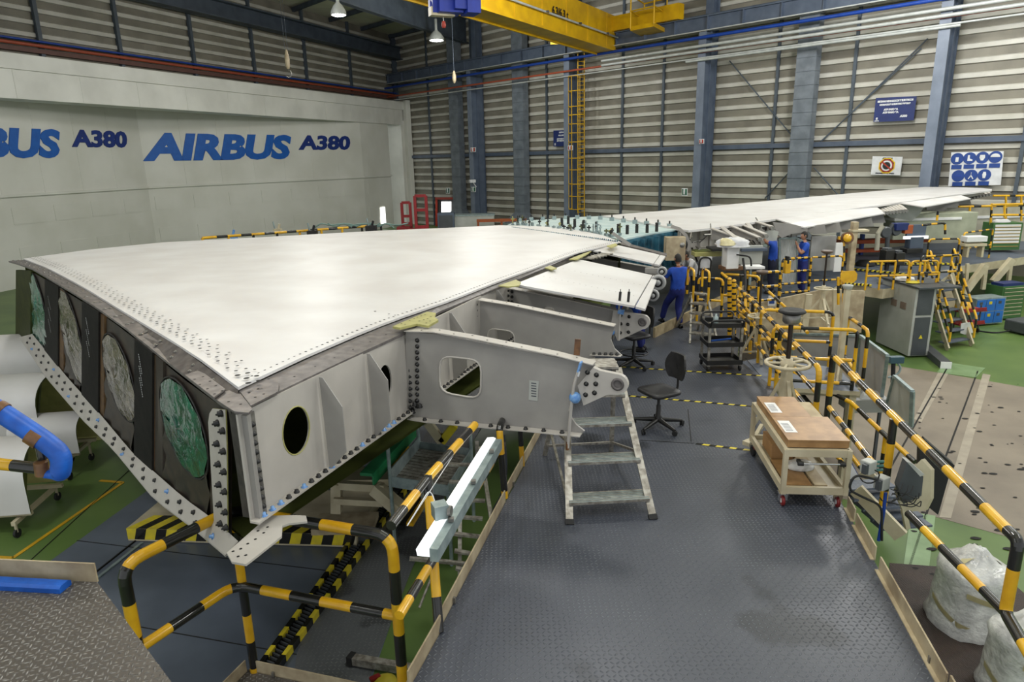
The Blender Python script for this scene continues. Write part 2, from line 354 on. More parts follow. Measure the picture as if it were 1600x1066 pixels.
# ---------------------------------------------------------------- back wall (on the right) and left wall
dB = -Vector((*ray(-230, 270).xy, 0)).normalized()     # along the back wall, to the right
dL = -Vector((*ray(1250, 236).xy, 0)).normalized()     # along the left wall, towards the camera
PB = DY(742, 348, 63); PB.z = 0
COR = PB-dB*11.4
nB = Vector((dB.y, -dB.x, 0)); nB = nB if nB.dot(-PB) > 0 else -nB     # faces the hall
nL = Vector((dL.y, -dL.x, 0)); nL = nL if nL.dot(-COR) > 0 else -nL
def BW(px, py=250, off=0): return V(px, py, COR+nB*off, COR+nB*off+dB)
def LW(px, py=250, off=0): return V(px, py, COR+nL*off, COR+nL*off+dL)
TOP = 15.9
def wall(name, org, d, n, cuts, z0, z1, per=.67, thick=.2, zb=GZ):
    mb = MB(); a, b = cuts[0], cuts[-1]
    mb.frame(org+d*a+Vector((0, 0, zb))-n*thick, d, n, (0, 0, 1), b-a, thick*.5, TOP-zb+1, CLAD); wl = struct(mb, name)
    for i, (s0, s1) in enumerate(zip(cuts, cuts[1:])):
        z = z0
        while z < z1-.05:
            mb = MB(); h = per-.02
            pj = [proj(org+d*s_+Vector((0, 0, z))) for s_ in (s0, s1)]
            if max(q[1] for q in pj) < -15 or max(q[0] for q in pj) < -40 or min(q[0] for q in pj) > 1640 or min(q[1] for q in pj) > 375: z += per; continue
            # profile: flat recessed taupe sheet, sloped cream lip at its foot
            pr = [(-.10, 0), (.03, .03), (.03, .23), (-.05, .28), (-.05, h), (-.10, h)]
            P0 = [org+d*(s0+.03)+n*x+Vector((0, 0, z+y)) for x, y in pr]; P1 = [org+d*(s1-.03)+n*x+Vector((0, 0, z+y)) for x, y in pr]
            k = len(pr)
            for j in range(k-1):
                q = [P0[j], P1[j], P1[j+1], P0[j+1]]
                nn = (q[1]-q[0]).cross(q[2]-q[1])
                mb.add(q if nn.dot(n) > 0 or abs(nn.dot(n)) < 1e-6 else q[::-1], [(0, 1, 2, 3)], CLADL if j < 3 else CLAD)
            mb.build('cladding_sheet', wl); z += per
    return wl
def sB(px): return (BW(px)-COR).dot(dB)
def sL(px): return (LW(px)-COR).dot(dL)
cutB = [0, sB(675), sB(742), sB(805), sB(856), sB(893), sB(972), sB(1034), sB(1096), sB(1206), sB(1322), sB(1450), sB(1595), sB(1595)+5]
wb = wall('wall_back', COR, dB, nB, cutB, GZ, TOP-.3)
for s in cutB[1:]:
    mb = MB(); mb.frame(COR+dB*(s-.07)+Vector((0, 0, GZ))+nB*.0, dB, nB, (0, 0, 1), .16, .14, TOP-GZ, MULL); mb.build('mullion', wb)
mb = MB(); zg = BW(1090, 231.5).z; mb.frame(COR+Vector((0, 0, zg-.13)), dB, nB, (0, 0, 1), cutB[-1], .25, .26, STEELB); mb.build('girt', wb)
mb = MB(); mb.frame(COR+Vector((0, 0, zg+7.6)), dB, nB, (0, 0, 1), cutB[-1], .25, .26, STEELB); mb.build('girt', wb)
for (x0, y0, x1, y1) in [(1140, 95, 1240, 215), (1450, 60, 1285, 220), (1440, 75, 1275, 228), (1240, 262, 1195, 310), (1272, 262, 1310, 305)]:
    mb = MB(); mb.cyl(BW(x0, y0, .18), BW(x1, y1, .18), .035, MULL, 6); mb.build('brace_rod', wb)
cutL = [0, sL(557), sL(490), sL(412), sL(322), sL(213), sL(95), sL(0), sL(-90), sL(-90)+12]
zf = LW(0, 80).z
wl_ = wall('wall_left', COR, dL, nL, cutL, zf-1.6, TOP-.3, per=.62, zb=zf-1.6)
for s in cutL[1:-1]:
    mb = MB(); mb.frame(COR+dL*(s-.1)+Vector((0, 0, zf-1.6)), dL, nL, (0, 0, 1), .22, .2, TOP-zf+1.6, MULL); mb.build('mullion', wl_)
for y, m, r in [(56, PIPEB, .06), (63, PIPER, .09)]:
    p0 = LW(0, y, .4); mb = MB(); mb.cyl(Vector((*(COR+dL*.5+nL*.4).xy, p0.z)), Vector((*(COR+dL*60+nL*.4).xy, p0.z)), r, m, 8); mb.build('wall_pipe', wl_)
mb = MB(); mb.frame(Vector((*COR.xy, zf+.1)), dL, nL, (0, 0, 1), 60, .3, .22, mat('girt_rust', (92, 60, 50), .6)); mb.build('girt', wl_)
mb = MB(); mb.box((COR.x, COR.y, (GZ+TOP)/2), (.9, .9, TOP-GZ), STEELD, rz=math.atan2(dB.y, dB.x)); struct(mb, 'trim_5', 'added dark filler post closing the open gap between the two walls')  # filler added to block background light leaking between the walls
# ---------------------------------------------------------------- steel columns, ducts, runway beam
zb0_ = BW(888, 86, 1.1).z
def column(px, w_=.5, d=1.35, z1=TOP):
    b = BW(px, 250); b.z = GZ; mb = MB()
    c = b+nB*.25; H_ = zb0_-GZ-.05
    mb.frame(c-dB*w_/2, dB, nB, (0, 0, 1), w_, .05, H_, STEELB); mb.frame(c-dB*w_/2+nB*d, dB, nB, (0, 0, 1), w_, .06, H_, PIPEC); mb.frame(c+dB*(w_/2-.14), dB, nB, (0, 0, 1), .05, d, H_, STEELB); mb.frame(c-dB*w_/2-nB*.1, dB, nB, (0, 0, 1), w_, d+.3, .04, STEELB)
    d = .7
    mb.frame(c-dB*w_/2, dB, nB, (0, 0, 1), w_, .06, z1-GZ, STEELB)
    mb.frame(c-dB*w_/2+nB*d, dB, nB, (0, 0, 1), w_, .06, z1-GZ, STEELB)
    mb.frame(c-dB*.03, dB, nB, (0, 0, 1), .06, d, z1-GZ, STEELB)
    o = struct(mb, 'steel_column'); return o
PIPEC = mat('column_front', (112, 122, 138), .45, c2=(98, 108, 124), ns=1.5)
for px in (759, 908, 1111, 1466): column(px)
def duct(px, w_=1.0, top=TOP, label=''):
    b = BW(px, 250); b.z = GZ; mb = MB(); c = b+nB*.3
    for k in range(22):
        z = 1.8+k*.72
        mb.frame(c-dB*w_/2+Vector((0, 0, z)), dB, nB, (0, 0, 1), w_, .62, .70, DUCT)
        mb.frame(c-dB*(w_/2+.03)-nB*.02+Vector((0, 0, z+.70)), dB, nB, (0, 0, 1), w_+.06, .68, .03, DUCT)
    lo = [c-dB*(w_/2+.7)+nB*-.1, c+dB*(w_/2+.7)+nB*-.1, c+dB*(w_/2+.7)+nB*1.2, c-dB*(w_/2+.7)+nB*1.2]
    hi = [c-dB*w_/2, c+dB*w_/2, c+dB*w_/2+nB*.62, c-dB*w_/2+nB*.62]
    lo = [p+Vector((0, 0, .9)) for p in lo]; hi = [p+Vector((0, 0, 1.8)) for p in hi]
    mb.add(lo+hi, [(0, 1, 5, 4), (1, 2, 6, 5), (2, 3, 7, 6), (3, 0, 4, 7), (3, 2, 1, 0)], DUCT)
    t = thing('air_duct', label, 'duct', b); mb.build('duct_shaft', t)
    m2 = MB(); m2.frame(c-dB*(w_/2+.8)+Vector((0, 0, 0)), dB, nB, (0, 0, 1), w_+1.6, 1.3, .9, GALV); m2.build('intake_box', t)
duct(724, 1.2, label='leftmost grey air duct on the back wall beside the lit doorway')
duct(823, 1.2, label='grey vertical air duct between the exit column and the yellow ladder')
duct(1258, 1.1, label='grey vertical air duct above the outer wing, in the middle of the right wall')
zt, zb_ = BW(888, 66, 1.1).z, BW(888, 86, 1.1).z
mb = MB(); L0 = cutB[-1]
o_ = COR+nB*1.1
mb.frame(o_+Vector((0, 0, zb_)), dB, nB, (0, 0, 1), L0, .5, .06, PIPEW); mb.frame(o_+Vector((0, 0, zt-.06)), dB, nB, (0, 0, 1), L0, .5, .06, STEELB)
mb.frame(o_+nB*.22+Vector((0, 0, zb_)), dB, nB, (0, 0, 1), L0, .06, zt-zb_, STEELB)
runway = struct(mb, 'trim_1', 'blue grey crane runway beam along the right wall')
for k in range(24):
    mb = MB(); mb.frame(o_+dB*(k*2.3+1)+Vector((0, 0, zb_)), dB, nB, (0, 0, 1), .04, .48, zt-zb_, STEELB); mb.build('web_stiffener', runway)
mb = MB(); mb.frame(o_+nB*.2+Vector((0, 0, zt)), dB, nB, (0, 0, 1), L0, .08, .1, STEELD); mb.build('crane_rail', runway)
# columns' upper brackets carrying the beam
def pipe_along(name, label, px0, py0, off, r, m, s0=0, s1=None, grp=None):
    p = BW(px0, py0, off); base = COR+nB*off; mb = MB(); a = base+dB*s0; b = base+dB*(s1 or L0); a.z = b.z = p.z
    mb.cyl(a, b, r, m, 8); o = mb.build(name); tag(o, label, 'pipe', grp); return o
pipe_along('power_rail', 'deep blue conductor rail running under the crane runway beam', 888, 92, 1.8, .1, PIPEB)
pipe_along('wall_pipe', 'thin copper red pipe running along the right wall', 888, 111, 1.8, .07, PIPER)
pipe_along('wall_pipe', 'thin pale pipe just below the red pipe on the right wall', 888, 119, 1.8, .05, PIPEW)
pipe_along('wall_pipe', 'upper of the two thick white pipes right of the crane', 1100, 71, 1.9, .09, PIPEW, s0=sB(965))
pipe_along('wall_pipe', 'lower of the two thick white pipes right of the crane', 1100, 79, 1.9, .09, PIPEW, s0=sB(965))
pipe_along('wall_pipe', 'short grey pipe ending above the blue sign on the right wall', 1300, 66, 1.8, .07, PIPEW, s0=sB(1090), s1=sB(1490))
# ---------------------------------------------------------------- ceiling
zc = 15.6
mb = MB(); mb.frame((-50, -3, TOP), (1, 0, 0), (0, 1, 0), (0, 0, 1), 110, 90, .2, mat('roof_sheet', (214, 212, 190), .7, c2=(190, 190, 168), ns=.4)); ceil = struct(mb, 'ceiling')
dC = Vector((*ray(1450, 233).xy, 0)).normalized()       # across the hall, away from the camera
# purlins parallel to the back wall
for k in range(14):
    mb = MB(); c = COR+dB*10-Vector((dC.x, dC.y, 0))*(k*4.4+.5); mb.bar(c-dB*26+Vector((0, 0, TOP-.25)), c+dB*50+Vector((0, 0, TOP-.16)), .22, .3, STEELD); mb.build('purlin', ceil)
# deep girders across the hall and along the left wall
def girder(a, b, z0, z1, w_=.5):
    mb = MB(); a = Vector((a.x, a.y, 0)); b = Vector((b.x, b.y, 0)); d = (b-a).normalized(); n = Vector((-d.y, d.x, 0)); L = (b-a).length
    for z, t, ww in ((z0, .08, w_), (z1-.08, .08, w_), (z0, z1-z0, .06)): mb.frame(a-n*ww/2+Vector((0, 0, z)), d, n, (0, 0, 1), L, ww, t, STEELD)
    return mb.build('girder', ceil)
ga = LW(616, 92, 1.0); girder(COR+nL*1.0, COR+nL*1.0+dL*60, ga.z, ga.z+1.1, .9)
for px in (742, 893, 1096, 1452, 1800):
    p = BW(px); girder(p+nB*.5, p+dL*60, ga.z+.1, TOP-.1, .5)
# ---------------------------------------------------------------- hangar door, fascia (left wall)
door = None
def LWs(s, off, z): p = COR+dL*s+nL*off; p.z = z; return p
F = 1.6
zft, zfm, zfb = LW(0, 80, F).z, LW(0, 105, F).z, LW(0, 152, F).z
mb = MB(); mb.frame(LWs(1.0, 0, zfm), dL, nL, (0, 0, 1), 62, F, zft-zfm, WALLW2); mb.frame(LWs(1.5, 0, zfb), dL, nL, (0, 0, 1), 62, F-.12, zfm-zfb, WALLW2)
fas = struct(mb, 'trim_2', 'white door head box above the hangar door')
for k in range(14):
    mb = MB(); mb.frame(LWs(3+k*3.5, F-.12, zfb), dL, nL, (0, 0, 1), .03, .012, zfm-zfb, WALLW); mb.build('panel_joint', fas)
def sLo(px, off): return (LW(px, 250, off)-COR).dot(dL)
s565, s224 = sLo(566, F-.25), sLo(224, -2.6); sm = s224*2-s565+4
dp = [(sLo(609, F-.3), F-.3), (s565, F-.25), (s224, -2.6), (sm, F-.25), (sm+12, -2.6)]
DP = [COR+dL*s+nL*o for s, o in dp]
dr = None; zl = LW(400, 286, F-.8).z
for i, (a, b) in enumerate(zip(DP, DP[1:])):
    d = (b-a).normalized(); n = Vector((d.y, -d.x, 0)); n = n if n.dot(nL) > 0 else -n; L = (b-a).length
    mb = MB(); mb.frame(Vector((a.x, a.y, GZ))-n*.3, d, n, (0, 0, 1), L, .3, zfb-GZ+.5, WALLW)
    if dr is None: dr = struct(mb, 'door_1', 'white folding hangar door carrying blue lettering')
    else: mb.build('door_leaf', dr)
    mb = MB(); mb.frame(Vector((a.x, a.y, zl-.07)), d, n, (0, 0, 1), L, .14, .14, WALLW); mb.build('ledge', dr)
    nx = max(1, int(L/2.6))
    for k in range(nx):
        for z in (GZ+1.2, GZ+3.3):
            m2 = MB(); x0 = a+d*(L/nx*(k+.12)); m2.frame(Vector((x0.x, x0.y, z)), d, n, (0, 0, 1), L/nx*.76, .03, .9, WALLW); m2.build('panel', dr)
    for k in range(1, nx):
        m2 = MB(); x0 = a+d*(L/nx*k); m2.frame(Vector((x0.x, x0.y, zl)), d, n, (0, 0, 1), .03, .015, zfb-zl, WALLW); m2.build('panel_joint', dr)
mb = MB(); mb.frame(LWs(sL(626), 0, GZ), dL, nL, (0, 0, 1), sL(609)-sL(626), F-.1, zfb-GZ+.4, WALLW2); mb.build('door_jamb', dr)
# lettering on the door leaves
def letters(body, leaf, x0, ybase, x1, ytop, m, off, shear, sfx):
    a, b = DP[leaf], DP[leaf+1]; d = (b-a).normalized(); n = Vector((d.y, -d.x, 0)); n = n if n.dot(nL) > 0 else -n
    A = V(x0, ybase, a+n*.02, b+n*.02); B = V(x1, ybase, a+n*.02, b+n*.02); T = V(x0, ytop, a+n*.02, b+n*.02)
    h = T.z-A.z; wd = Vector((B.x-A.x, B.y-A.y, 0)).length; xd = Vector((B.x-A.x, B.y-A.y, 0))
    put_text(body, dr, 'lettering', (A.x, A.y, A.z), xd, (0, 0, 1), h/.70, m, fit=wd, offset=off*h, shear=shear, extrude=.03)
letters('AIRBUS', 1, 230, 249, 463, 209, LOGOB, .07, .22, '')
letters('A380', 1, 469, 233, 550, 212, LOGOD, .06, .12, '')
letters('A380', 2, 115, 228, 202, 203, LOGOD, .06, .12, '')
letters('AIRBUS', 2, -170, 244, 105, 194, LOGOB, .07, .22, '')
# white wall strip right of the door
mb = MB(); mb.frame(COR+dB*.3+nB*.1+Vector((0, 0, GZ)), dB, nB, (0, 0, 1), sB(647)-.3, .5, BW(640, 157).z-GZ, WALLW); struct(mb, 'wall_corner')
# ================================================================ the wing
ZW = 2.1
A0 = G(366, 640, 1.95); B0 = G(20, 413, 2.02)           # root plane, trailing corner to leading corner
def RP(px, py, off=0): return V(px, py, A0, B0, off)     # on the root plane; off < 0 or > 0 shifts it
rd = Vector((B0.x-A0.x, B0.y-A0.y, 0)).normalized(); rn = Vector((-rd.y, rd.x, 0)); rn = rn if rn.dot(-A0) > 0 else -rn   # outwards, towards the camera
S0 = G(390, 638, 2.0); S1 = G(636, 518, 2.0)             # rear spar line
sd = Vector((S1.x-S0.x, S1.y-S0.y, 0)).normalized(); sn = Vector((sd.y, -sd.x, 0))                                      # outwards (to the right)
def SP(px, py, off=0):
    return V(px, py, S0+sn*off, S1+sn*off)
wing = thing('aircraft_wing', 'huge white aircraft wing lying flat with open grey ribs along its trailing edge', 'wing', (A0.x, A0.y, 0))
def interp(P, n):
    L = [0]
    for a, b in zip(P, P[1:]): L.append(L[-1]+(b-a).length)
    out = []
    for k in range(n):
        t = L[-1]*k/(n-1); i = max(j for j in range(len(L)-1) if L[j] <= t+1e-9); u = (t-L[i])/max(1e-9, L[i+1]-L[i]); out.append(P[i].lerp(P[i+1], min(1, u)))
    return out
def skin(left, right, near, far, n1, n2, name, m, th=.03, parent=wing, label=None):
    """Coons patch between four edges: near (left->right start points), rows run from near to far"""
    a = interp(near, n1); b = interp(far, n1); c = interp(left, n2); d = interp(right, n2)
    rows = []
    for i in range(n2):
        v = i/(n2-1); r = []
        for k in range(n1):
            u = k/(n1-1)
            r.append(a[k]*(1-v)+b[k]*v+c[i]*(1-u)+d[i]*u-(a[0]*(1-u)*(1-v)+a[-1]*u*(1-v)+b[0]*(1-u)*v+b[-1]*u*v))
        rows.append(r)
    mb = MB(); mb.grid(rows, m); mb.grid([[p-Vector((0, 0, th)) for p in r] for r in rows], m, flip=True)
    per = rows[0]+[r[-1] for r in rows[1:]]+rows[-1][::-1][1:]+[r[0] for r in rows[::-1][1:]]
    q = len(per); mb.add(per+[p-Vector((0, 0, th)) for p in per], [(i, (i+1) % q, (i+1) % q+q, i+q) for i in range(q)], m)
    o = mb.build(name, parent); 
    if label: o['label'] = label
    return o, rows
# root edge of the skin (set in from the root plane)
SRn = RP(372, 605, 0)
rootpx = [(372, 605), (300, 551), (240, 515), (180, 479), (129, 447.5), (75, 419), (36, 404)]
aa = G(372, 605, ZW-.03); bb = G(36, 404, ZW)
root_edge = [V(x, y, aa, bb) for x, y in rootpx]
le_edge = [G(x, y, ZW) for x, y in [(36, 404), (140, 390), (250, 379), (420, 370), (600, 360), (700, 356), (780, 352)]]
te_edge = [G(x, y, ZW-.03) for x, y in [(372, 605), (468, 560), (552, 524), (612, 500), (700, 470), (779, 439), (904, 394), (970, 378)]]
out_edge = [G(x, y, ZW) for x, y in [(970, 378), (940, 367), (900, 359), (840, 353), (780, 352)]]
sk, rows = skin(le_edge, te_edge, root_edge[::-1], out_edge[::-1], 14, 24, 'skin_panel', WHITE, label='white painted inner upper skin')
# rivet holes: dark dots sunk in the skin, in rows along both edges and across
mb = MB()
def hole(p, r=.011, n=8):
    u = Vector((r, 0, 0)); mb.add([p+Vector((math.cos(k*6.2832/n)*r, math.sin(k*6.2832/n)*r, .0015)) for k in range(n)], [tuple(range(n))], DARK)
def along(P, step, inset, dirv, r, skip=0.0, jit=0, zoff=0):
    L = sum((b-a).length for a, b in zip(P, P[1:])); n = int(L/step)
    for k, p in enumerate(interp(P, n)):
        if rnd.random() < skip: continue
        hole(p+dirv*inset+Vector((0, 0, zoff)), r)
rin = -rn
for ins, st, r in ((.10, .13, .02), (.2, .13, .018)):
    P = interp(root_edge, 20); L = sum((b-a).length for a, b in zip(P, P[1:]))
    for k, p in enumerate(interp(root_edge, int(L/st))):
        q = p+rin*(ins+(.035 if k % 2 else 0)); 
        hole(q+Vector((0, 0, .016)), r*(1+.5*(k < 3)))
for k, p in enumerate(interp(root_edge, 40)): hole(p+rin*.3+Vector((0, 0, .008)), .016)
for ins in (.09, .16):
    L = sum((b-a).length for a, b in zip(te_edge, te_edge[1:]))
    for k, p in enumerate(interp(te_edge, int(L/.1))):
        if .3 < k*.1: hole(p-sn*ins+sd*(.05 if ins > .1 else 0)+Vector((0, 0, .006)), .0165)
for (x0, y0, x1, y1) in [(300, 427, 640, 498), (270, 400, 560, 440), (390, 394, 700, 430), (480, 385, 800, 408), (170, 395, 330, 432), (560, 376, 830, 392), (420, 383, 560, 397)]:
    a, b = G(x0, y0, ZW), G(x1, y1, ZW); n = int((b-a).length/.42)
    for k in range(n):
        p = a.lerp(b, k/n); hole(Vector((p.x, p.y, ZW+.003)), .016); p = p+(b-a).normalized()*.13; hole(Vector((p.x, p.y, ZW+.003)), .016)
mb.build('rivet_holes', wing, kind='stuff', label='dark open rivet holes in rows')
# root flange strip outside the skin
fo = [V(x, y, A0+rn*.02, B0+rn*.02) for x, y in [(360, 642), (333, 620), (288, 587), (219, 530), (180, 500), (135, 470), (90, 443), (45, 417), (13, 408)]]
fi = interp([p-Vector((0, 0, .03)) for p in root_edge], 9)
mb = MB(); fo2 = interp(fo, 9); mb.grid([fo2, fi], RAW, flip=False, smooth=False); mb.grid([[p-Vector((0, 0, .03)) for p in fo2], [p-Vector((0, 0, .03)) for p in fi]], RAW, smooth=False, flip=True)
mb.grid([[p-Vector((0, 0, .03)) for p in fo2], fo2], RAW, smooth=False)
fl = mb.build('root_flange', wing, label='bare metal flange strip edging the root')
bm_ = MB(); bm_.lathe((0, 0, 0), [(.028, 0), (.026, .004), (.014, .005), (.012, .012), (0, .012)], STEELM, 8)
bolt0 = None
up = Vector((0, 0, 1))
k = 0
for t in [i/23 for i in range(24)]:
    for v in (.32, .68):
        ii = t*8; i = min(7, int(ii)); u = ii-i; p = (fo2[i].lerp(fo2[i+1], u)).lerp(fi[i].lerp(fi[i+1], u), v)+up*.002
        if bolt0 is None: bolt0 = bm_.build('bolt', fl, local=True); bolt0.location = p-ORG[fl.name]; bolt0['label'] = 'bare metal washer and pin'
        else: inst(bolt0, fl, p)
# fishplate joint near the corner and corner cap
def flat(name, pix, z, th, m, parent=wing, label=None, drill=None):
    mb = MB(); P = [G(x, y, z) for x, y in pix]; mb.prism([p-Vector((0, 0, th)) for p in P], (0, 0, th), m); o = mb.build(name, parent, label=label)
    if drill:
        m2 = MB()
        for x, y in drill:
            c = G(x, y, z)+Vector((0, 0, .0015)); m2.add([c+Vector((math.cos(q*.785)*.014, math.sin(q*.785)*.014, 0)) for q in range(8)], [tuple(range(8))], DARK)
        m2.build('drill_holes', o, kind='stuff')
    return o
flat('corner_plate', [(334, 622), (351, 612), (372, 606), (391, 630), (394, 640), (388, 645), (366, 643)], 2.02, .02, RAW, drill=[(357, 628), (376, 632)])
flat('splice_plate', [(289, 586), (312, 578), (352, 608), (334, 621)], 2.05, .015, RAW, drill=[(304, 593), (317, 589), (312, 601), (328, 596), (324, 608), (337, 603), (335, 616), (347, 611)])
flat('splice_plate', [(372, 608), (420, 590), (436, 600), (434, 612), (392, 634)], 2.03, .015, RAW, drill=[(389, 614), (403, 608), (399, 621), (412, 616)])
# rear spar cap
so = [G(x, y, 2.0) for x, y in [(393, 632), (435, 603), (510, 576), (576, 545), (636, 518), (681, 489), (752, 460), (800, 440), (904, 398), (960, 382)]]
si = interp([p-Vector((0, 0, .04)) for p in te_edge], 10); so2 = interp(so, 10)
mb = MB(); mb.grid([so2, si], RAW, smooth=False); mb.grid([[p-up*.035 for p in so2], so2], RAW, smooth=False)
mb.grid([[p-up*.035 for p in so2], [p-up*.035 for p in si]], RAW, smooth=False, flip=True)
cap = mb.build('spar_cap', wing, label='bare metal strip along the rear spar')
for i in range(34):
    t = i/34*9; j = int(t); u = t-j; p = so2[j].lerp(so2[j+1], u).lerp(si[j].lerp(si[j+1], u), .38)
    m2 = MB() if i == 0 else m2
    m2.add([p+Vector((math.cos(q*.785)*.012, math.sin(q*.785)*.012, .002)) for q in range(8)], [tuple(range(8))], DARK)
m2.build('drill_holes', cap, kind='stuff')
# spar web with an oval access hole
zb = .93
a = S0+sn*-.03; b = S0+sd*11.5+sn*-.03
def sp2(p, off=0): return p+sn*off
corners = [SP(384, 838, -.03), SP(384, 641, -.03)]
wa = Vector((SP(383, 740, -.03).x, SP(383, 740, -.03).y, 0)); Lw = 11.2
hc = SP(463, 673, -.03); hr = (SP(483, 673, -.03)-hc).length; hz = (SP(463, 635, -.03)-hc).length
ho = [hc+sd*math.cos(t)*hr+up*math.sin(t)*hz for t in [k*math.pi/12 for k in range(24)]]
h2c = SP(602, 598, -.03)
ho2 = [h2c+sd*math.cos(t)*hr*.75+up*math.sin(t)*hz*.9 for t in [k*math.pi/12 for k in range(24)]]
def web(z): return [Vector((wa.x, wa.y, zb)), Vector((*(wa+sd*Lw).xy, zb)), Vector((*(wa+sd*Lw).xy, z)), Vector((wa.x, wa.y, z))]
mb = MB(); mb.prism([p-sn*.02 for p in web(1.98)], sn*.02, PRIML, holes=[[p-sn*.02 for p in ho], [p-sn*.02 for p in ho2]])
spar = mb.build('rear_spar', wing, label='light grey spar web with oval access holes')
for hh, rr in ((ho, .014),):
    mb = MB(); mb.tube(hh, .008, KHAKI, 6, closed=True); mb.build('hole_rim', spar)
# angled stiffeners on the web
def stiff(x0, x1, kx, ytop0, ytop1, ybot, lean):
    """upright channel: web standing off the spar between pixel columns"""
    mb = MB(); A = SP(x0, ytop0); B = SP(x1, ytop1)
    pa = Vector((A.x, A.y, 0)); pb = Vector((B.x, B.y, 0)); w_ = (pb-pa).length
    z0 = zb+.03; z1 = 1.97; out = .25; cu = .3; wf = w_*1.0
    a0 = [pa+up*z0+sn*.02, pa+up*z1, pa+sn*.04+up*z1, pa+sn*out+up*(z1-cu), pa+sn*out+up*(z0+cu*.7), pa+sn*.05+up*z0]
    mb.prism([p-sd*.012 for p in a0], sd*.012, PRIM)
    return mb.build('stiffener', spar)
stiff(499, 548, 0, 586, 570, 800, 0); stiff(574, 604, 0, 555, 535, 760, 0); stiff(702, 722, 0, 485, 478, 0, 0); stiff(775, 790, 0, 452, 447, 0, 0)
# near end post with bolts
mb = MB(); p = Vector((wa.x, wa.y, 0)); e0 = SP(385, 641); e1 = RP(357, 645, .02)
mb.add([e0+up*0-up*(e0.z-zb+.02), Vector((e0.x, e0.y, 1.97)), Vector((e1.x, e1.y, 1.95)), Vector((e1.x, e1.y, zb-.1))], [(0, 1, 2, 3), (3, 2, 1, 0)], RAW)
mb.frame(Vector((e0.x, e0.y, zb))-sd*.04-sn*.03, sd, sn, up, .05, .06, 1.03, PRIM)
mb.frame(Vector((e0.x, e0.y, zb))-sd*.01-sn*.0, sd, sn, up, .09, .012, 1.03, STEELM)
endp = mb.build('end_post', wing, label='grey corner post between root and spar')
nut = MB(); nut.lathe((0, 0, 0), [(.030, 0), (.030, .006), (.02, .008), (.02, .024), (.012, .026), (.012, .036), (0, .036)], BLK, 8)
nut0 = nut.build('bolt', endp, local=True); R_s = axes(sn); R_r = axes(rn)
nut0.rotation_euler = R_s.to_euler(); pos = Vector((e0.x, e0.y, 1.85))+sd*.03+sn*.012; nut0.location = pos-ORG[endp.name]
for k in range(1, 11): inst(nut0, endp, pos-up*.09*k, R_s)
# ---------------- root face: dark ribs, oval openings under film, posts
zr = {}
lowpx = [(350, 862), (335, 836), (288, 790), (206, 717), (156, 657), (105, 600), (60, 545), (30, 520)]
toppx = [(362, 641), (333, 622), (288, 590), (219, 533), (180, 503), (135, 473), (90, 446), (45, 420)]
def rooty(px, tab):
    t = sorted(tab)
    for (x0, y0), (x1, y1) in zip(t, t[1:]):
        if x0 <= px <= x1: return y0+(y1-y0)*(px-x0)/(x1-x0)
    return t[0][1] if px < t[0][0] else t[-1][1]
def rt(px, o=0): return V(px, rooty(px, toppx), A0+rn*o, B0+rn*o)-up*.03
def rb(px, o=0): return V(px, rooty(px, lowpx)+4, A0+rn*o, B0+rn*o)
xs = [362, 330, 290, 250, 215, 180, 150, 120, 90, 65, 45, 30]
mb = MB(); mb.grid([[rb(x, -.02) for x in xs], [rt(x, -.02) for x in xs]], BRWN, smooth=False)
mb.grid([[rb(x, -.05) for x in xs], [rt(x, -.05) for x in xs]], BRWN, smooth=False, flip=True)
rootf = mb.build('root_rib', wing, label='dark brown rib web closing the root')
def post(x0, x1, m, o=.0, name='rib_post', dep=.12, lab=None):
    o = .035 if o == 0 else .008; dep = .06
    mb = MB(); T0, T1, B0_, B1_ = rt(x0, o), rt(x1, o), rb(x0, o), rb(x1, o)
    mb.add([B0_, B1_, T1, T0, B0_-rn*dep, B1_-rn*dep, T1-rn*dep, T0-rn*dep], [(0, 1, 2, 3), (0, 4, 5, 1), (1, 5, 6, 2), (2, 6, 7, 3), (3, 7, 4, 0)], m)
    mb.add([B0_, B1_, T1, T0], [(3, 2, 1, 0)], m)
    return mb.build(name, rootf, label=lab)
for x0, x1, t0, t1 in ((69, 90, 91, 99), (127, 153, 154, 162), (209, 237, 238, 241)):
    pc = post(x0, x1, POSTB, lab='black upright channel with printed codes'); post(t0, t1, TAN, -.05, 'trim_strip', .06)
    xx = x0+(x1-x0)*.2
    for j in range(3):
        p = V(x0+(x1-x0)*.3, rooty(x0, toppx)+30+j*18, A0+rn*.04, B0+rn*.04); 
        m2 = MB()
        for q in range(9): m2.frame(p+rn*.004-up*(q*.03)+rd*(-.02*j), rd, rn, up, .018, .001, .016, SIGNW)
        m2.build('printed_code', pc)
post(242, 254, mat('brown_post', (92, 84, 76), .5), -.06, 'rib_post', .06)
post(24, 47, OLIVE, .0, 'end_plate', .10, 'olive green end plate at the leading edge')
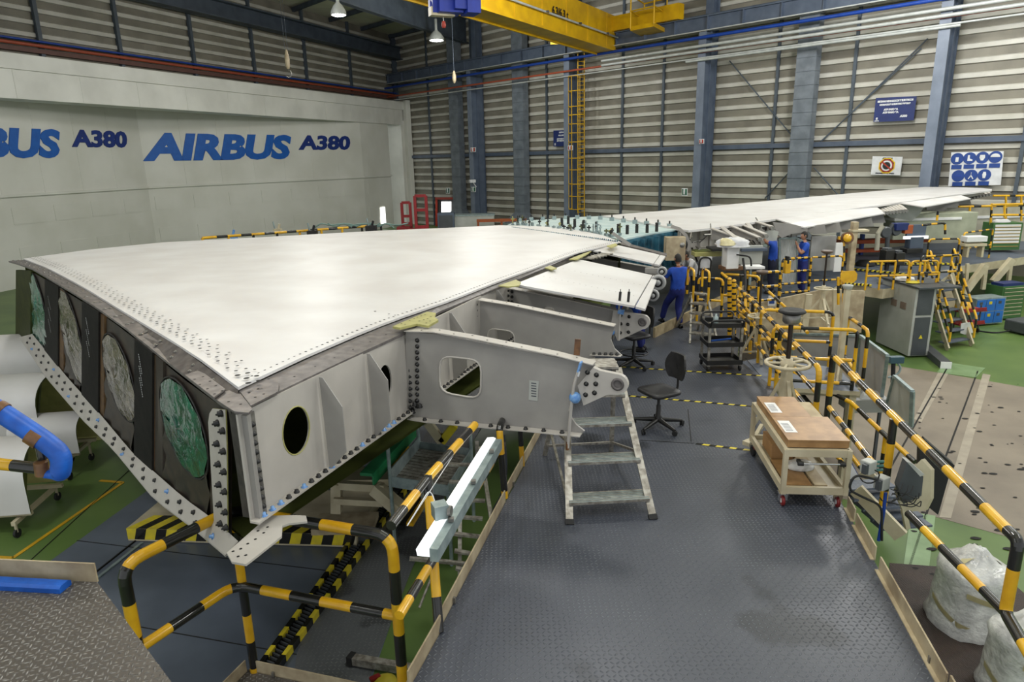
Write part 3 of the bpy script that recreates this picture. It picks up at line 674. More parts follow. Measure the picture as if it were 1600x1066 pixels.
for cx, cy, rx, ry, m in ((62, 487, 9, 36, FILMT), (112, 527, 14, 50, FILMC), (186, 590, 21, 50, FILMC), (286, 668, 33, 62, FILMG)):
    c = RP(cx, cy, 0)+rn*.005; a_ = (RP(cx+rx, cy, 0)-RP(cx, cy, 0)).length; h_ = (RP(cx, cy-ry, 0)-RP(cx, cy, 0)).length
    mb = MB(); ring = [c+rd*math.cos(k*math.pi/12)*a_+up*math.sin(k*math.pi/12)*h_ for k in range(24)]; mb.tube(ring, .012, POSTB, 6, closed=True); rg = mb.build('opening_rim', rootf)
    mb = MB(); rr = [[c+rn*(.01+.045*(1-s*s)+.012*math.sin(k*2.3+s*7))+rd*math.cos(k*math.pi/12)*a_*s*.96+up*math.sin(k*math.pi/12)*h_*s*.96 for k in range(25)] for s in (0.02, .3, .55, .8, 1)]
    mb.grid(rr, m, flip=True); mb.build('film_cover', rg, label='wrinkled plastic film stretched over the opening')
# sheets of wrinkled film over the whole bays
for x0, x1, m in ((256, 325, FILMG), (164, 207, FILMC), (101, 126, FILMC), (49, 68, FILMT)):
    mb = MB(); rw = []
    for i in range(9):
        v = i/8; r = []
        for k in range(7):
            x = x0+(x1-x0)*k/6; T_, B_ = rt(x, 0), rb(x, 0); r.append(B_.lerp(T_, .06+v*.62)+rn*.022*math.sin(k*3.1+i*1.7))
        rw.append(r)
    mb.grid(rw, BRWN if m is not FILMT else FILMT); mb.build('rib_sheet', rootf)
# white bolted strap at the near corner
mb = MB(); ps = [(329, 646), (334, 638), (354, 640), (356, 700), (357, 830), (345, 838), (337, 833), (327, 660)]
mb.prism([V(x, y, A0+rn*.03, B0+rn*.03) for x, y in ps], rn*.012, PRIML, mside=KHAKI); strap = mb.build('corner_strap', wing, label='pale bolted strap at the near root corner')
clp = MB(); clp.lathe((0, 0, 0), [(.036, 0), (.038, .012), (.028, .02), (.03, .04), (.010, .045), (.010, .06), (0, .06)], BLK, 8)
for i in range(6):
    clp.lathe((.018*math.cos(i), .018*math.sin(i), 0), [(.012, 0), (.012, .03), (0, .032)], BLK, 6) if i % 2 else None
cl0 = None
for (x, y) in [(347, 646), (341, 661), (350, 673), (341, 693), (351, 705), (343, 725), (352, 737), (344, 757), (353, 768), (345, 788), (354, 800), (346, 818), (355, 824)]:
    p = V(x, y, A0+rn*.042, B0+rn*.042)
    if cl0 is None: cl0 = clp.build('bolt', strap, local=True); cl0['label'] = 'black clamp bolt'; cl0.location = p-ORG[strap.name]; cl0.rotation_euler = R_r.to_euler()
    else: inst(cl0, strap, p, R_r)
# lower root flange: pale curved strap with black and blue fasteners
op = [(30, 527), (72, 590), (129, 656), (175, 700), (240, 779), (299, 823), (352, 868)]
ip = [(50, 522), (105, 590), (156, 647), (206, 707), (288, 779), (338, 815), (372, 846)]
O_ = [V(x, y, A0+rn*.14, B0+rn*.14) for x, y in op]; I_ = [V(x, y, A0+rn*.03, B0+rn*.03) for x, y in ip]
O2, I2 = interp(O_, 25), interp(I_, 25)
mb = MB(); mb.grid([O2, I2], PRIML, smooth=False); mb.grid([[p-up*.02 for p in O2], [p-up*.02 for p in I2]], PRIML, smooth=False, flip=True); mb.grid([[p-up*.02 for p in O2], O2], PRIML, smooth=False)
strapl = mb.build('lower_root_strap', wing, label='pale bolted strap along the lower root edge')
bc = MB(); bc.lathe((0, 0, 0), [(.035, 0), (.035, .004), (.02, .008), (.018, .035), (0, .04)], BLUEC, 10); bc0 = None
c2 = MB(); c2.lathe((0, 0, 0), [(.03, 0), (.03, .012), (.02, .016), (.022, .032), (0, .034)], BLK, 8); c20 = None
nrm = ((O2[13]-O2[12]).cross(I2[12]-O2[12])).normalized(); nrm = nrm if nrm.dot(CAM-O2[12]) > 0 else -nrm
for i in range(46):
    t = .6+i*.5; j = int(t); u = t-j
    if j >= 24: break
    p = O2[j].lerp(O2[j+1], u).lerp(I2[j].lerp(I2[j+1], u), .32 if i % 2 else .7)
    if i % 7 == 3:
        if bc0 is None: bc0 = bc.build('blue_bolt_cap', strapl, local=True); bc0.location = p-ORG[strapl.name]; bc0.rotation_euler = axes(nrm).to_euler()
        else: inst(bc0, strapl, p, axes(nrm))
    elif c20 is None: c20 = c2.build('bolt', strapl, local=True); c20['label'] = 'black clamp bolt'; c20.location = p-ORG[strapl.name]; c20.rotation_euler = axes(nrm).to_euler()
    else: inst(c20, strapl, p, axes(nrm))
# lower skin and leading edge closing so the box is solid
belly = [Vector((p.x, p.y, p.z-.04))-rn*.1 for p in I2[::4]]; fe = interp(belly, 8)
far_b = interp([Vector((p.x, p.y, zb-.02)) for p in out_edge][::-1], 8)
mb = MB(); rr = []
for i in range(9):
    v = i/8; r = []
    for k in range(8):
        p = fe[k].lerp(far_b[k], v); r.append(p)
    rr.append(r)
mb.grid(rr, OLIVE); mb.grid([[p-up*.03 for p in r] for r in rr], OLIVE, flip=True); mb.build('lower_skin', wing)
mb = MB(); l2 = interp(le_edge, 8); ll = [fe[0].lerp(far_b[0], i/7) for i in range(8)]
mb.grid([[p-up*.04 for p in l2], ll], OLIVE, smooth=False); mb.build('front_spar', wing)
mb = MB(); o2 = interp(out_edge, 6); mb.grid([[p-up*.04 for p in o2], [Vector((p.x, p.y, zb)) for p in o2]], OLIVE, smooth=False); mb.build('end_rib', wing)
# lower spar strap with fasteners
mb = MB(); q0 = Vector((wa.x, wa.y, zb))-sd*.02; mb.frame(q0, sd, sn, up, 11.2, .10, .02, PRIML); lsp = mb.build('lower_spar_strap', wing, label='pale strap along the foot of the spar')
for i in range(60):
    p = q0+sd*(.12+i*.12)+sn*.06+up*.02
    if i in (0, 1, 2, 5, 9, 14, 18, 19, 20): inst(bc0, lsp, p)
    else: inst(c20, lsp, p)
nr = MB()
for k in range(0):
    pass
# perforated fitting under the near corner
pp = [(354, 864), (362, 878), (384, 882), (392, 876), (440, 838), (441, 822), (452, 818), (480, 815), (478, 806), (462, 805), (420, 806), (386, 836)]
flat('corner_fitting', pp, .86, .02, PRIML, label='flat perforated grey fitting under the near corner', drill=[(364, 862), (376, 858), (387, 850), (399, 843), (412, 833), (418, 824), (403, 830), (372, 870), (384, 868)])
# ---------------- trailing edge ribs
def rounded(P, r=.3, seg=4):
    out = []; n = len(P)
    for i in range(n):
        a, p, b = Vector(P[i-1]), Vector(P[i]), Vector(P[(i+1) % n]); s_ = p.lerp(a, r); e = p.lerp(b, r)
        for k in range(seg+1): t = k/seg; out.append(s_*(1-t)**2+p*2*t*(1-t)+e*t*t)
    return out
def rib(base_px, outline, holes=(), th=.035, top=None, label=None, bolts=True, bottom=None, m=PRIM, z=2.0):
    b = V(base_px[0], base_px[1], S0, S1); q = b+sn
    def R(x, y, o=0): return V(x, y, b+sd*-o, q+sd*-o)
    mb = MB(); mb.prism([R(x, y) for x, y in outline], sd*th, m, holes=[rounded([R(x, y) for x, y in h]) for h in holes])
    ro = mb.build('trailing_rib', wing, label=label)
    for h in holes:
        mb = MB(); mb.tube(rounded([R(x, y, .003) for x, y in h]), .012, PRIML, 6, closed=True); mb.build('hole_rim', ro)
    for nm, ln, wd, o in (('top_flange', top, .17, -.02), ('bottom_flange', bottom, .14, .05)):
        if ln:
            P = [R(x, y, o) for x, y in ln]; mb = MB()
            mb.grid([[p-sd*wd*.5 for p in P], [p+sd*wd*.5 for p in P]], PRIML, smooth=False); mb.grid([[p-sd*wd*.5-up*.012 for p in P], [p+sd*wd*.5-up*.012 for p in P]], PRIML, smooth=False, flip=True)
            mb.grid([[p-sd*wd*.5-up*.012 for p in P], [p-sd*wd*.5 for p in P]], PRIML, smooth=False); f = mb.build(nm, ro)
            L = sum((b_-a_).length for a_, b_ in zip(P, P[1:])); n = int(L/.2)
            for i, p in enumerate(interp(P, n)[1:-1]):
                if nm == 'bottom_flange': inst(c20, f, p-sd*.02)
                else: inst(bolt0, f, p+sd*(.03 if i % 2 else -.03)).scale = (.55, .55, .55)
    return ro, R
R_sn = axes(sn); R_sdn = axes(-sd)
def lug(ro, R, pts, c, r, rin, bolts, th=.07, o=.03):
    """thick eye plate: outline points then a round end about c"""
    C_ = R(*c, o); e = (R(c[0]+r, c[1], o)-C_).length; ei = (R(c[0]+rin, c[1], o)-C_).length
    P = [R(x, y, o) for x, y in pts]
    arc = [C_+sn*math.cos(t)*e+up*math.sin(t)*e for t in [math.radians(85-k*17) for k in range(11)]]
    k = 2
    ring = P[:k]+arc+P[k:]
    mb = MB(); mb.prism(ring, -sd*th, PRIML, holes=[[C_+sn*math.cos(t)*ei+up*math.sin(t)*ei for t in [q*math.pi/8 for q in range(16)]]])
    lo = mb.build('hinge_lug', ro, label='thick pale hinge lug with a round eye')
    mb = MB(); ax_ = -sd; mb.lathe(C_+ax_*th, [(ei*1.35, .0), (ei*1.35, .012), (ei*.8, .014), (ei*.8, -th), (ei*1.0, -th)], RAW, 16, ax=ax_); mb.lathe(C_+ax_*th*.6, [(ei*.8, 0), (ei*.8, .01), (ei*.45, .012), (ei*.45, .0)], STEELM, 12, ax=ax_); mb.build('bearing', lo)
    for x, y in bolts: inst(nut0, lo, R(x, y, o+th), R_sdn)
    return lo
out1 = [(634, 518), (680, 522), (929, 570), (927, 602), (905, 625), (890, 633), (888, 640), (892, 652), (900, 664), (913, 674), (907, 680), (668, 658), (634, 645)]
hole1 = [(687, 556), (752, 563), (751, 624), (687, 613)]
rb1, R1 = rib((634, 520), out1, [hole1], top=[(636, 515), (680, 516), (740, 526), (800, 538), (870, 552), (929, 567)], bottom=[(640, 652), (670, 657), (760, 665), (830, 671), (908, 679)], label='large grey trailing rib nearest the camera with a rounded window')
lug(rb1, R1, [(929, 572), (940, 577), (951, 614), (914, 631), (905, 600)], (967, 598), 16, 7.5, [(918, 582), (932, 586), (916, 600), (931, 600), (915, 617), (929, 614)])
for i in range(12):
    inst(nut0, rb1, R1(652, 532+i*9.4, .005), R_sdn); inst(nut0, rb1, SP(639, 530+i*9.7, 0)+sn*.01, R_sn)
for x, y in ((648, 634), (656, 637), (645, 646)): inst(clp_ := cl0, rb1, R1(x, y, .05))
mb = MB(); mb.prism([R1(x, y, .004) for x, y in [(827, 594), (842, 596), (840, 627), (826, 625)]], -sd*.001, GREYC); lb = mb.build('paper_label', rb1)
mb = MB()
for k in range(6): mb.prism([R1(x, y, .006) for x, y in [(830, 598+k*4), (838, 599+k*4), (838, 600.5+k*4), (830, 599.5+k*4)]], -sd*.0005, INK)
mb.build('printed_marks', lb)
mb = MB(); mb.bar(R1(903, 530, .02), R1(901, 555, .02), .07, .02, TAPE); mb.build('shim', rb1, label='brown wooden shim standing on the top flange')
out2 = [(750, 468), (800, 476), (877, 492), (961, 510), (954, 530), (960, 545), (972, 556), (930, 556), (918, 600), (750, 560)]
rb2, R2 = rib((750, 490), out2, [[(762, 513), (804, 518), (804, 560), (762, 552)]], top=[(750, 467), (800, 475), (877, 491), (961, 508)], label='grey trailing rib without a lug, second from the camera')
P = [R2(x, y, .04) for x, y in [(922, 554), (945, 555), (971, 556)]]; mb = MB(); mb.grid([[p-sd*.06 for p in P], [p+sd*.06 for p in P]], PRIML, smooth=False); f = mb.build('bottom_flange', rb2)
for x in (928, 937, 946, 955, 964): inst(c20, f, R2(x, 554.5, .03))
for i in range(6): inst(nut0, rb2, R2(744, 476+i*9, .03), R_sdn); inst(nut0, rb2, R2(736, 480+i*9, .03)-sn*.0, R_sdn)
out3 = [(796, 450), (870, 464), (962, 484), (966, 515), (958, 531), (900, 531), (796, 505)]
rb3, R3 = rib((792, 470), out3, [[(850, 480), (866, 482), (866, 500), (850, 498)]], top=[(797, 449), (870, 463), (962, 483)], label='grey trailing rib under the near edge of the white flap panel')
lug(rb3, R3, [(960, 483), (984, 488), (985, 523), (966, 531), (956, 505)], (1005, 502), 11.5, 5, [(970, 493), (983, 495), (970, 506), (981, 507), (982, 519), (969, 520)])
for i in range(5): inst(nut0, rb3, R3(800, 456+i*8, .005), R_sdn); inst(nut0, rb3, SP(793, 454+i*8, 0)+sn*.01, R_sn)
out4 = [(925, 402), (1020, 419), (1028, 430), (1012, 434), (925, 416)]
rb4, R4 = rib((915, 404), out4, top=[(926, 401), (1021, 418)], label='grey trailing rib in the gap between the two white flap panels')
lug(rb4, R4, [(1018, 419), (1030, 420), (1026, 433), (1012, 433)], (1035, 425), 6, 2.6, [])
rb5, R5 = rib((945, 388), [(945, 386), (1030, 407), (1034, 416), (1025, 420), (945, 400)], top=None)
# white flap panels with gap strips and khaki tags
def flap(pts, name='flap_panel', m=WHITE, lab=None, th=.035, parent=wing):
    mb = MB(); P = [G(x, y, z) for x, y, z in pts]; mb.prism([p-up*th for p in P], up*th, m)
    return mb.build(name, parent, label=lab)
F1 = [(804, 444, 2.04), (904, 405, 2.04), (1019, 430, 1.82), (991, 478, 1.82)]
f1 = flap(F1, lab='white flap panel over the third rib'); flap([(1020.5, 430.5, 1.815), (1028, 432, 1.8), (1008, 483, 1.8), (993, 479, 1.815)], 'flap_strip', lab='narrow white edge strip of the flap panel')
flap([(921, 390, 2.04), (961, 382, 2.04), (1031, 398, 1.84), (1021, 412, 1.84)], lab='smaller white flap panel further out'); flap([(1032, 398.3, 1.84), (1040, 400, 1.83), (1030, 414, 1.83), (1022, 412.4, 1.84)], 'flap_strip')
flap([(963, 380, 2.0), (972, 378, 2.0), (1042, 396, 1.85), (1042, 399, 1.85)], 'edge_strip', RAW)
mb = MB()
for (x0, y0, x1, y1, n) in [(850, 432, 990, 462, 16), (880, 420, 1000, 445, 14), (940, 396, 1015, 410, 12)]:
    for k in range(n):
        u = k/(n-1); p = G(x0+(x1-x0)*u, y0+(y1-y0)*u, 2.045-.2*u); hole(p, .01)
mb.build('rivet_holes', f1, kind='stuff')
kp = flat('khaki_plate', [(613.5, 510), (667.5, 487), (681, 489), (679, 495), (685, 500), (669, 509), (651, 506), (625, 512)], 2.09, .03, KHAKI, drill=[(627, 506), (633, 507), (640, 501), (647, 498), (652, 496), (658, 494), (664, 492), (655, 502), (662, 500), (668, 498), (673, 495), (666, 505), (672, 502)])
kp['label'] = 'khaki drilled tag plate at the base of the first rib'
flat('khaki_plate', [(779, 446), (806, 437), (814, 441), (811, 446), (794, 448)], 2.09, .02, KHAKI)
flat('khaki_plate', [(889, 405), (912, 396), (924, 392), (916, 398), (902, 405)], 2.09, .02, KHAKI)
flat('khaki_plate', [(851, 418), (860, 415), (870, 419), (862, 421)], 2.09, .02, KHAKI)
flat('khaki_plate', [(948, 384), (962, 380), (965, 383), (955, 387)], 2.09, .02, KHAKI)
# latches in the slot, hinge rollers at the panel ends
mb = MB()
for k in range(7): c = G(907+k*5, 404-k*1.2, 2.0); mb.cyl(c, c+sn*.3, .025, ALU, 8); mb.cyl(c-up*.05, c+up*.05, .03, BLK, 6)
mb.build('latch_pins', wing)
for x, y, r in ((1029, 441, .15), (1021, 461, .11), (1035, 424, .1)):
    c = DY(x, y, {441: 13.0, 461: 12.2, 424: 13.6}[y]); mb = MB(); mb.lathe(c, [(r, 0), (r, .07), (r*.72, .08), (r*.72, .06), (r*.35, .06), (r*.35, .12), (0, .12)], PANELG, 18, ax=-sd); mb.lathe(c, [(r*.6, .062), (r*.2, .063)], RUBR, 14, ax=-sd); mb.bar(c+sd*.05, c-sn*.35+sd*.05, .08, .1, PRIM); mb.build('hinge_roller', wing)
# cables with blue caps on the lugs
t = thing('earthing_cable', 'braided cable with blue caps hanging from the lug of the nearest rib', 'cable', R1(907, 575, .12))
mb = MB(); mb.tube(fillet([R1(904, 580, .13), R1(897, 600, .15), R1(892, 640, .15), R1(887, 700, .14)], .2), .019, PRIML, 8); mb.build('cable', t)
mb = MB(); mb.lathe(R1(899, 621, .11), [(.065, -.01), (.07, .03), (.05, .06), (.02, .075), (0, .075)], BLUEC, 16, ax=-sd); mb.build('blue_cap', t)
mb = MB(); mb.bar(R1(908, 566, .13), R1(904, 580, .13), .1, .02, BLUEC); mb.bar(R1(904, 580, .13), R1(902, 588, .14), .05, .02, SIGNW); mb.build('blue_clip', t)
mb = MB(); mb.tube([R1(887, 690, .14), R1(886.5, 703, .14)], .02, TAPE, 8); mb.build('copper_end', t)
t = thing('earthing_cable', 'short pale cable with blue caps on the rib under the white flap', 'cable', R3(970, 487, .12))
mb = MB(); mb.tube([R3(970, 484, .2), R3(968, 505, .2), R3(967, 532, .2)], .018, PRIML, 8); mb.tube([R3(957, 522, .13), R3(958, 545, .14)], .008, BLK, 6); mb.build('cable', t)
mb = MB(); mb.lathe(R3(956, 519, .10), [(.05, -.01), (.055, .03), (.04, .05), (0, .06)], BLUEC, 14, ax=-sd); mb.bar(R3(966, 486, .21), R3(975, 488, .21), .08, .05, BLUEC, up=(0, 1, 0)); mb.build('blue_cap', t)
for x0, lab in ((968, 'left one of two black antennas standing on the white flap edge'), (981.5, 'right one of two black antennas standing on the white flap edge')):
    t = thing('antenna_probe', lab, 'probe', R3(x0, 484, .3)); mb = MB(); mb.cyl(R3(x0-1, 484, .3), R3(x0, 472, .3), .018, ALU, 8); mb.build('socket', t)
    mb = MB(); mb.cyl(R3(x0, 472, .3), R3(x0+1.5, 456, .3), .022, BLK, 8); mb.cyl(R3(x0+1.5, 456, .3), R3(x0+1.7, 452, .3), .007, BLK, 6); mb.build('stem', t)
# ---------------- teal unfinished section between the two skins
mb = MB(); tp = [G(x, y, 2.03) for x, y in [(793, 351), (812, 345), (850, 343), (905, 339), (941, 337.5), (1000, 347), (1062, 358), (1020, 364), (972, 374), (930, 366), (890, 359), (840, 354)]]
mb.prism([p-up*.04 for p in tp], up*.04, TEAL); sec = mb.build('centre_skin', wing, label='unpainted pale teal skin section between the white skins')
mb = MB(); e0_, e1_ = G(972, 376, 2.0), G(1068, 358, 2.0); ed = Vector((e1_.x-e0_.x, e1_.y-e0_.y, 0))
mb.frame(Vector((e0_.x, e0_.y, .95)), ed.normalized(), Vector((-ed.y, ed.x, 0)).normalized(), up, ed.length, .05, 1.04, TEALD); tsp = mb.build('teal_spar', wing, label='dark teal primed spar')
en = Vector((ed.y, -ed.x, 0)).normalized()
for k in range(9):
    mb = MB(); c = e0_+ed*(k+.5)/9; mb.frame(Vector((c.x, c.y, 1.0)), ed.normalized(), en, up, .03, .12, .95, TEALD); mb.build('stiffener', tsp)
for k in range(14):
    mb = MB(); x = 812+k*18; y = 341.5+abs(x-900)*.05 if x < 930 else 342+(x-930)*.12; c = G(x, y, 2.03)
    mb.box(c+up*.06, (.14, .1, .12), GALV); mb.cyl(c+up*.1, c+up*.2, .025, BLK, 6); mb.build('clamp_block', sec)
rnd = random.Random(5)
OLV2 = mat('clamp_olive', (92, 96, 62), .6)
for k in range(34):
    u = k/33; x = 800+u*165; y = 353+u*18; c = G(x+rnd.uniform(-5, 5), y+rnd.uniform(-5, 0), 2.04); mb = MB(); h = rnd.uniform(.1, .32)
    m_ = rnd.choice([BLK, OLV2, GALV, BLK, KHAKI]); mb.cyl(c, c+up*h, .02, m_, 6); mb.box(c+up*h*.7, (.12, .03, .04), m_, rz=rnd.uniform(0, 3)); mb.box(c+up*.03, (.09, .09, .06), GALV, rz=rnd.uniform(0, 3)); mb.build('clamp', sec)
for x, y in ((966, 364), (980, 366), (995, 364), (1011, 364), (1026, 362), (888, 350), (878, 353), (898, 355), (912, 357), (932, 360)):
    c = G(x, y, 2.03); mb = MB(); mb.cyl(c, c+up*.2, .045, BLK, 8); mb.lathe(c+up*.2, [(.03, 0), (.05, .02), (.04, .05), (0, .06)], BLK, 8); mb.build('clamp_post', sec)
for x0, y0, x1, y1 in ((800, 355, 968, 377),):
    a_, b_ = G(x0, y0, 2.1), G(x1, y1, 2.1); mb = MB()
    for k in range(60): p = a_.lerp(b_, k/60); mb.bar(p, p+up*.0+Vector((.02, .16, -.02)), .03, .03, TEALD if k % 3 else GALV)
    mb.build('spring_pins', sec, kind='stuff')
# curved actuator brackets at the far end of the teal spar
def plate_arm(pts, Y, wpx, m, name, lab=None, th=.12):
    P = [DY(x, y, Y) for x, y in pts]; r = wpx*Y/1067*.5; mb = MB()
    L = []; Rr = []
    for i, p in enumerate(P):
        d = (P[min(i+1, len(P)-1)]-P[max(0, i-1)]).normalized(); n = Vector((-d.z, 0, d.x)); L.append(p+n*r); Rr.append(p-n*r)
    mb.prism(L+Rr[::-1], (0, th, 0), m); return mb.build(name, wing, label=lab)
plate_arm([(1050, 354), (1062, 358), (1072, 368), (1077, 380), (1076, 392)], 18.0, 5, PRIM, 'curved_bracket', 'large curved grey bracket beside the teal spar')
plate_arm([(958, 365), (970, 373), (985, 383)], 15.6, 5, PRIM, 'lever_arm')
c = DY(1064, 382, 17.9); mb = MB(); mb.lathe(c, [(.16, 0), (.16, .1), (.1, .12), (0, .12)], RUBR, 16, ax=(0, -1, 0)); mb.lathe(c, [(.1, .121), (.06, .16), (0, .17)], STEELM, 12, ax=(0, -1, 0)); mb.build('bearing', wing)
mb = MB(); a_ = DY(1054, 388, 17.9); mb.box(a_, (.5, .3, .6), CREAMD); mb.build('bearing_block', wing)
# ---------------- outer wing
ZO = 2.08
le2 = [G(x, y, z) for x, y, z in [(941, 337, ZO), (1040, 329, ZO), (1134, 320, ZO), (1228, 311, ZO+.03), (1340, 301, ZO+.1), (1445, 292, ZO+.22)]]
te2 = [G(x, y, z) for x, y, z in [(1076, 360, ZO), (1132, 354, ZO), (1209, 342.5, ZO), (1306, 329, ZO+.02), (1409, 316, ZO+.08), (1470, 307, ZO+.15), (1550, 297, ZO+.25)]]
tip = [te2[-1], G(1550, 294.5, ZO+.25), G(1500, 292.5, ZO+.25), le2[-1]]
inb = [G(941, 337, ZO), G(1010, 348, ZO), G(1076, 360, ZO)]
o_, rows2 = skin(le2, te2, inb, tip[::-1], 6, 14, 'skin_panel', WHITE, label='white painted outer upper skin running to the far tip', th=.06)
t2 = interp(te2, 16); l2 = interp(le2, 16)
mb = MB(); bo = [p-up*(1.05-.85*i/15)+(l2[i]-p)*.10 for i, p in enumerate(t2)]; mb.grid([bo, [p-up*.06+(l2[i]-p)*.10 for i, p in enumerate(t2)]], PRIML, smooth=False)
mb.grid([[l2[i]-up*(.5-.4*i/15) for i in range(16)], bo], OLIVE, smooth=False, flip=False); mb.grid([l2, [l2[i]-up*(.5-.4*i/15) for i in range(16)]], PRIML, smooth=False)
osp = mb.build('outer_spar', wing, label='pale rear spar web of the outer wing')
mb = MB(); rnd = random.Random(9)
for k in range(40):
    i = rnd.uniform(0, 5); j = int(i); p = t2[j].lerp(t2[j+1], i-j)+sn*.05; a_ = p-up*rnd.uniform(.15, .9); b_ = a_+Vector((rnd.uniform(-.2, .9), rnd.uniform(-.1, .6), rnd.uniform(-.3, .3)))
    mb.cyl(a_, b_, rnd.choice([.012, .02, .03]), rnd.choice([STEELM, BLK, ALU, PRIM]), 5)
mb.build('pipework', osp, kind='stuff', label='tangle of small pipes and cables on the spar')
for k in range(14):
    p = t2[0].lerp(t2[5], k/14); mb = MB(); mb.frame(p-up*.98+(l2[0]-t2[0])*.08, Vector((.02, 0, 0)).normalized(), Vector((0, -1, 0)), up, .02, .08, .9, PRIML); mb.build('stiffener', osp)
def arm(x0, y0, x1, y1, Y, dep=.3, m=PRIM, nm='outer_rib', dY=-1.2):
    a_ = DY(x0, y0, Y); b_ = DY(x1, y1, Y+dY); d = (b_-a_); mb = MB()
    mb.prism([a_, b_, b_-up*dep*.35, a_-up*dep], Vector((-d.y, d.x, 0)).normalized()*.05, m); mb.bar(a_, b_, .12, .03, PRIML); mb.cyl(b_-up*.05+Vector((0, -.1, 0)), b_-up*.05+Vector((0, .1, 0)), .06, STEELM, 8)
    return mb.build(nm, osp)
for a_ in [(1112, 357, 1162, 374, 19), (1128, 355, 1150, 372, 19), (1143, 353, 1186, 371, 20), (1160, 351, 1196, 366, 20.6), (1168, 349, 1190, 376, 20.6), (1183, 347, 1206, 354, 21)]: arm(*a_)
mb = MB()
rnd = random.Random(11)
for k in range(30):
    p = DY(rnd.uniform(1128, 1196), rnd.uniform(355, 376), 20.2); mb.box(p, (rnd.uniform(.05, .2), .1, rnd.uniform(.04, .14)), rnd.choice([BLK, STEELM, ALU, PRIM]), rz=rnd.uniform(0, 3))
mb.build('actuator_parts', osp, kind='stuff')
def pp_(pts, Y, m, nm, lab=None, th=.06, par=None):
    mb = MB(); mb.prism([DY(x, y, Y) for x, y in pts], (0, th, 0), m); return mb.build(nm, par or wing, label=lab)
pp_([(1190, 352), (1217, 362), (1212, 383), (1192, 380)], 20.2, GREYC, 'rib_plate', 'flat grey rib plate hiding a worker\'s head')
pp_([(1208, 347), (1235, 350), (1262, 356), (1262, 362), (1236, 366), (1222, 372), (1214, 366)], 20.6, PRIM, 'fairing_rib')
def flapo(pts, lab, fair):
    f = flap(pts, lab=lab); 
    for t3 in fair: pp_(t3, 22, GREYC if len(t3) > 3 else PRIM, 'hinge_fairing', par=wing)
    return f
flapo([(1213, 342, ZO), (1306, 329.5, ZO), (1371, 324, ZO), (1383, 333, ZO-.15), (1257, 355, ZO-.15), (1235, 349, ZO-.05)], 'white outer flap panel nearer the camera', [])
flapo([(1407, 317, ZO+.1), (1502, 305, ZO+.15), (1517, 310, ZO+.05), (1443, 323, ZO+.05)], 'white outer flap panel near the tip', [])
def fair(x0, y0, x1, y1, Y): pp_([(x0, y0), (x0+(x1-x0)*.9, y0-(x1-x0)*.13), (x1, y1), (x0+(x1-x0)*.45, y1+1), (x0, y0+5)], Y, PRIM, 'hinge_fairing', th=.1)
for q in ((1258, 355, 1292, 365, 21), (1272, 353, 1316, 363, 22), (1294, 350, 1342, 358, 23), (1320, 346, 1366, 354, 24), (1346, 340, 1384, 348, 25), (1448, 323, 1480, 329, 29), (1470, 319, 1500, 324, 30), (1490, 314, 1518, 319, 31)): fair(*q)
pp_([(1372, 326), (1412, 318), (1445, 322), (1436, 336), (1425, 345), (1392, 340)], 26, GREYC, 'rib_plate', 'grey rib plates in the gap between the outer flaps')
for k in range(8): arm(1374+k*4.5, 327-k, 1380+k*5, 331-k*.5, 26, .2, BLK)
for k in range(9): arm(1500+k*5.2, 305-k*1.0, 1506+k*5, 311-k*1.1, 32, .15, GREYC, dY=-.3)
# ================================================================ platforms
def deck(name, pix, z, m, th=.08, label=None, edge=None):
    mb = MB(); P = [G(x, y, z) for x, y in pix]; mb.prism([p-up*th for p in P], up*th, m, mside=edge or CREAM); o = struct(mb, name, label)
    return o
walk = deck('walkway_deck', [(430, 1480), (650, 1056), (846, 676), (918, 540), (975, 440), (1010, 392), (1110, 392), (1165, 430), (1152, 560), (1208, 605), (1335, 820), (1470, 1066), (1700, 1480)], 0, DECK, label='dark studded walkway deck running beside the wing')
deck('side_deck', [(1151, 566), (1185, 560), (1310, 575), (1344, 612), (1208, 605)], -.02, DECKB, label='blue grey deck plate right of the walkway')
deck('worker_deck', [(1165, 440), (1110, 392), (1180, 385), (1330, 392), (1335, 430), (1300, 452), (1225, 473), (1160, 480)], -.01, DECKB, label='blue grey deck where two workers stand', th=.2)
deck('far_deck', [(1319, 412), (1345, 392), (1520, 372), (1640, 372), (1640, 396), (1500, 416), (1468, 440), (1380, 452), (1290, 440)], -.03, DECKB, label='blue grey far deck on cream beams', th=.3)
_a1 = G(362, 797, .42); ZC = DY(394, 1049, _a1.y).z
deck('corner_deck', [(300, 1140), (340, 1075), (388, 1046), (660, 1105), (640, 1160)], ZC, DECKN, label='small tread deck at the bottom edge')
# supports under the walkway: cream stub legs
for x, y in ((700, 960), (770, 830), (830, 710), (1290, 745), (1400, 950)):
    p = G(x, y, -.1); mb = MB(); mb.box((p.x, p.y, (GZ-.1)/2-.02), (.12, .12, -GZ-.1), CREAM); mb.build('support_leg', walk)
# hazard tape lines across the walkway
for a, b in (((962, 573), (1188, 587)), ((975, 618), (1200, 637)), ((1085, 693), (1192, 706)), ((975, 572), (1000, 575))):
    A, B = G(*a, .004), G(*b, .004); n = max(2, int((B-A).length/.09))
    mb = MB(); 
    for k in range(n):
        p, q = A.lerp(B, k/n), A.lerp(B, (k+1)/n); w_ = Vector((0, .03, 0)); sh = (B-A)/n*.5
        mb.add([p-w_, q-w_, q+w_+sh, p+w_+sh], [(0, 1, 2, 3)], YEL2 if k % 2 else RBLK)
    mb.build('hazard_tape', walk)
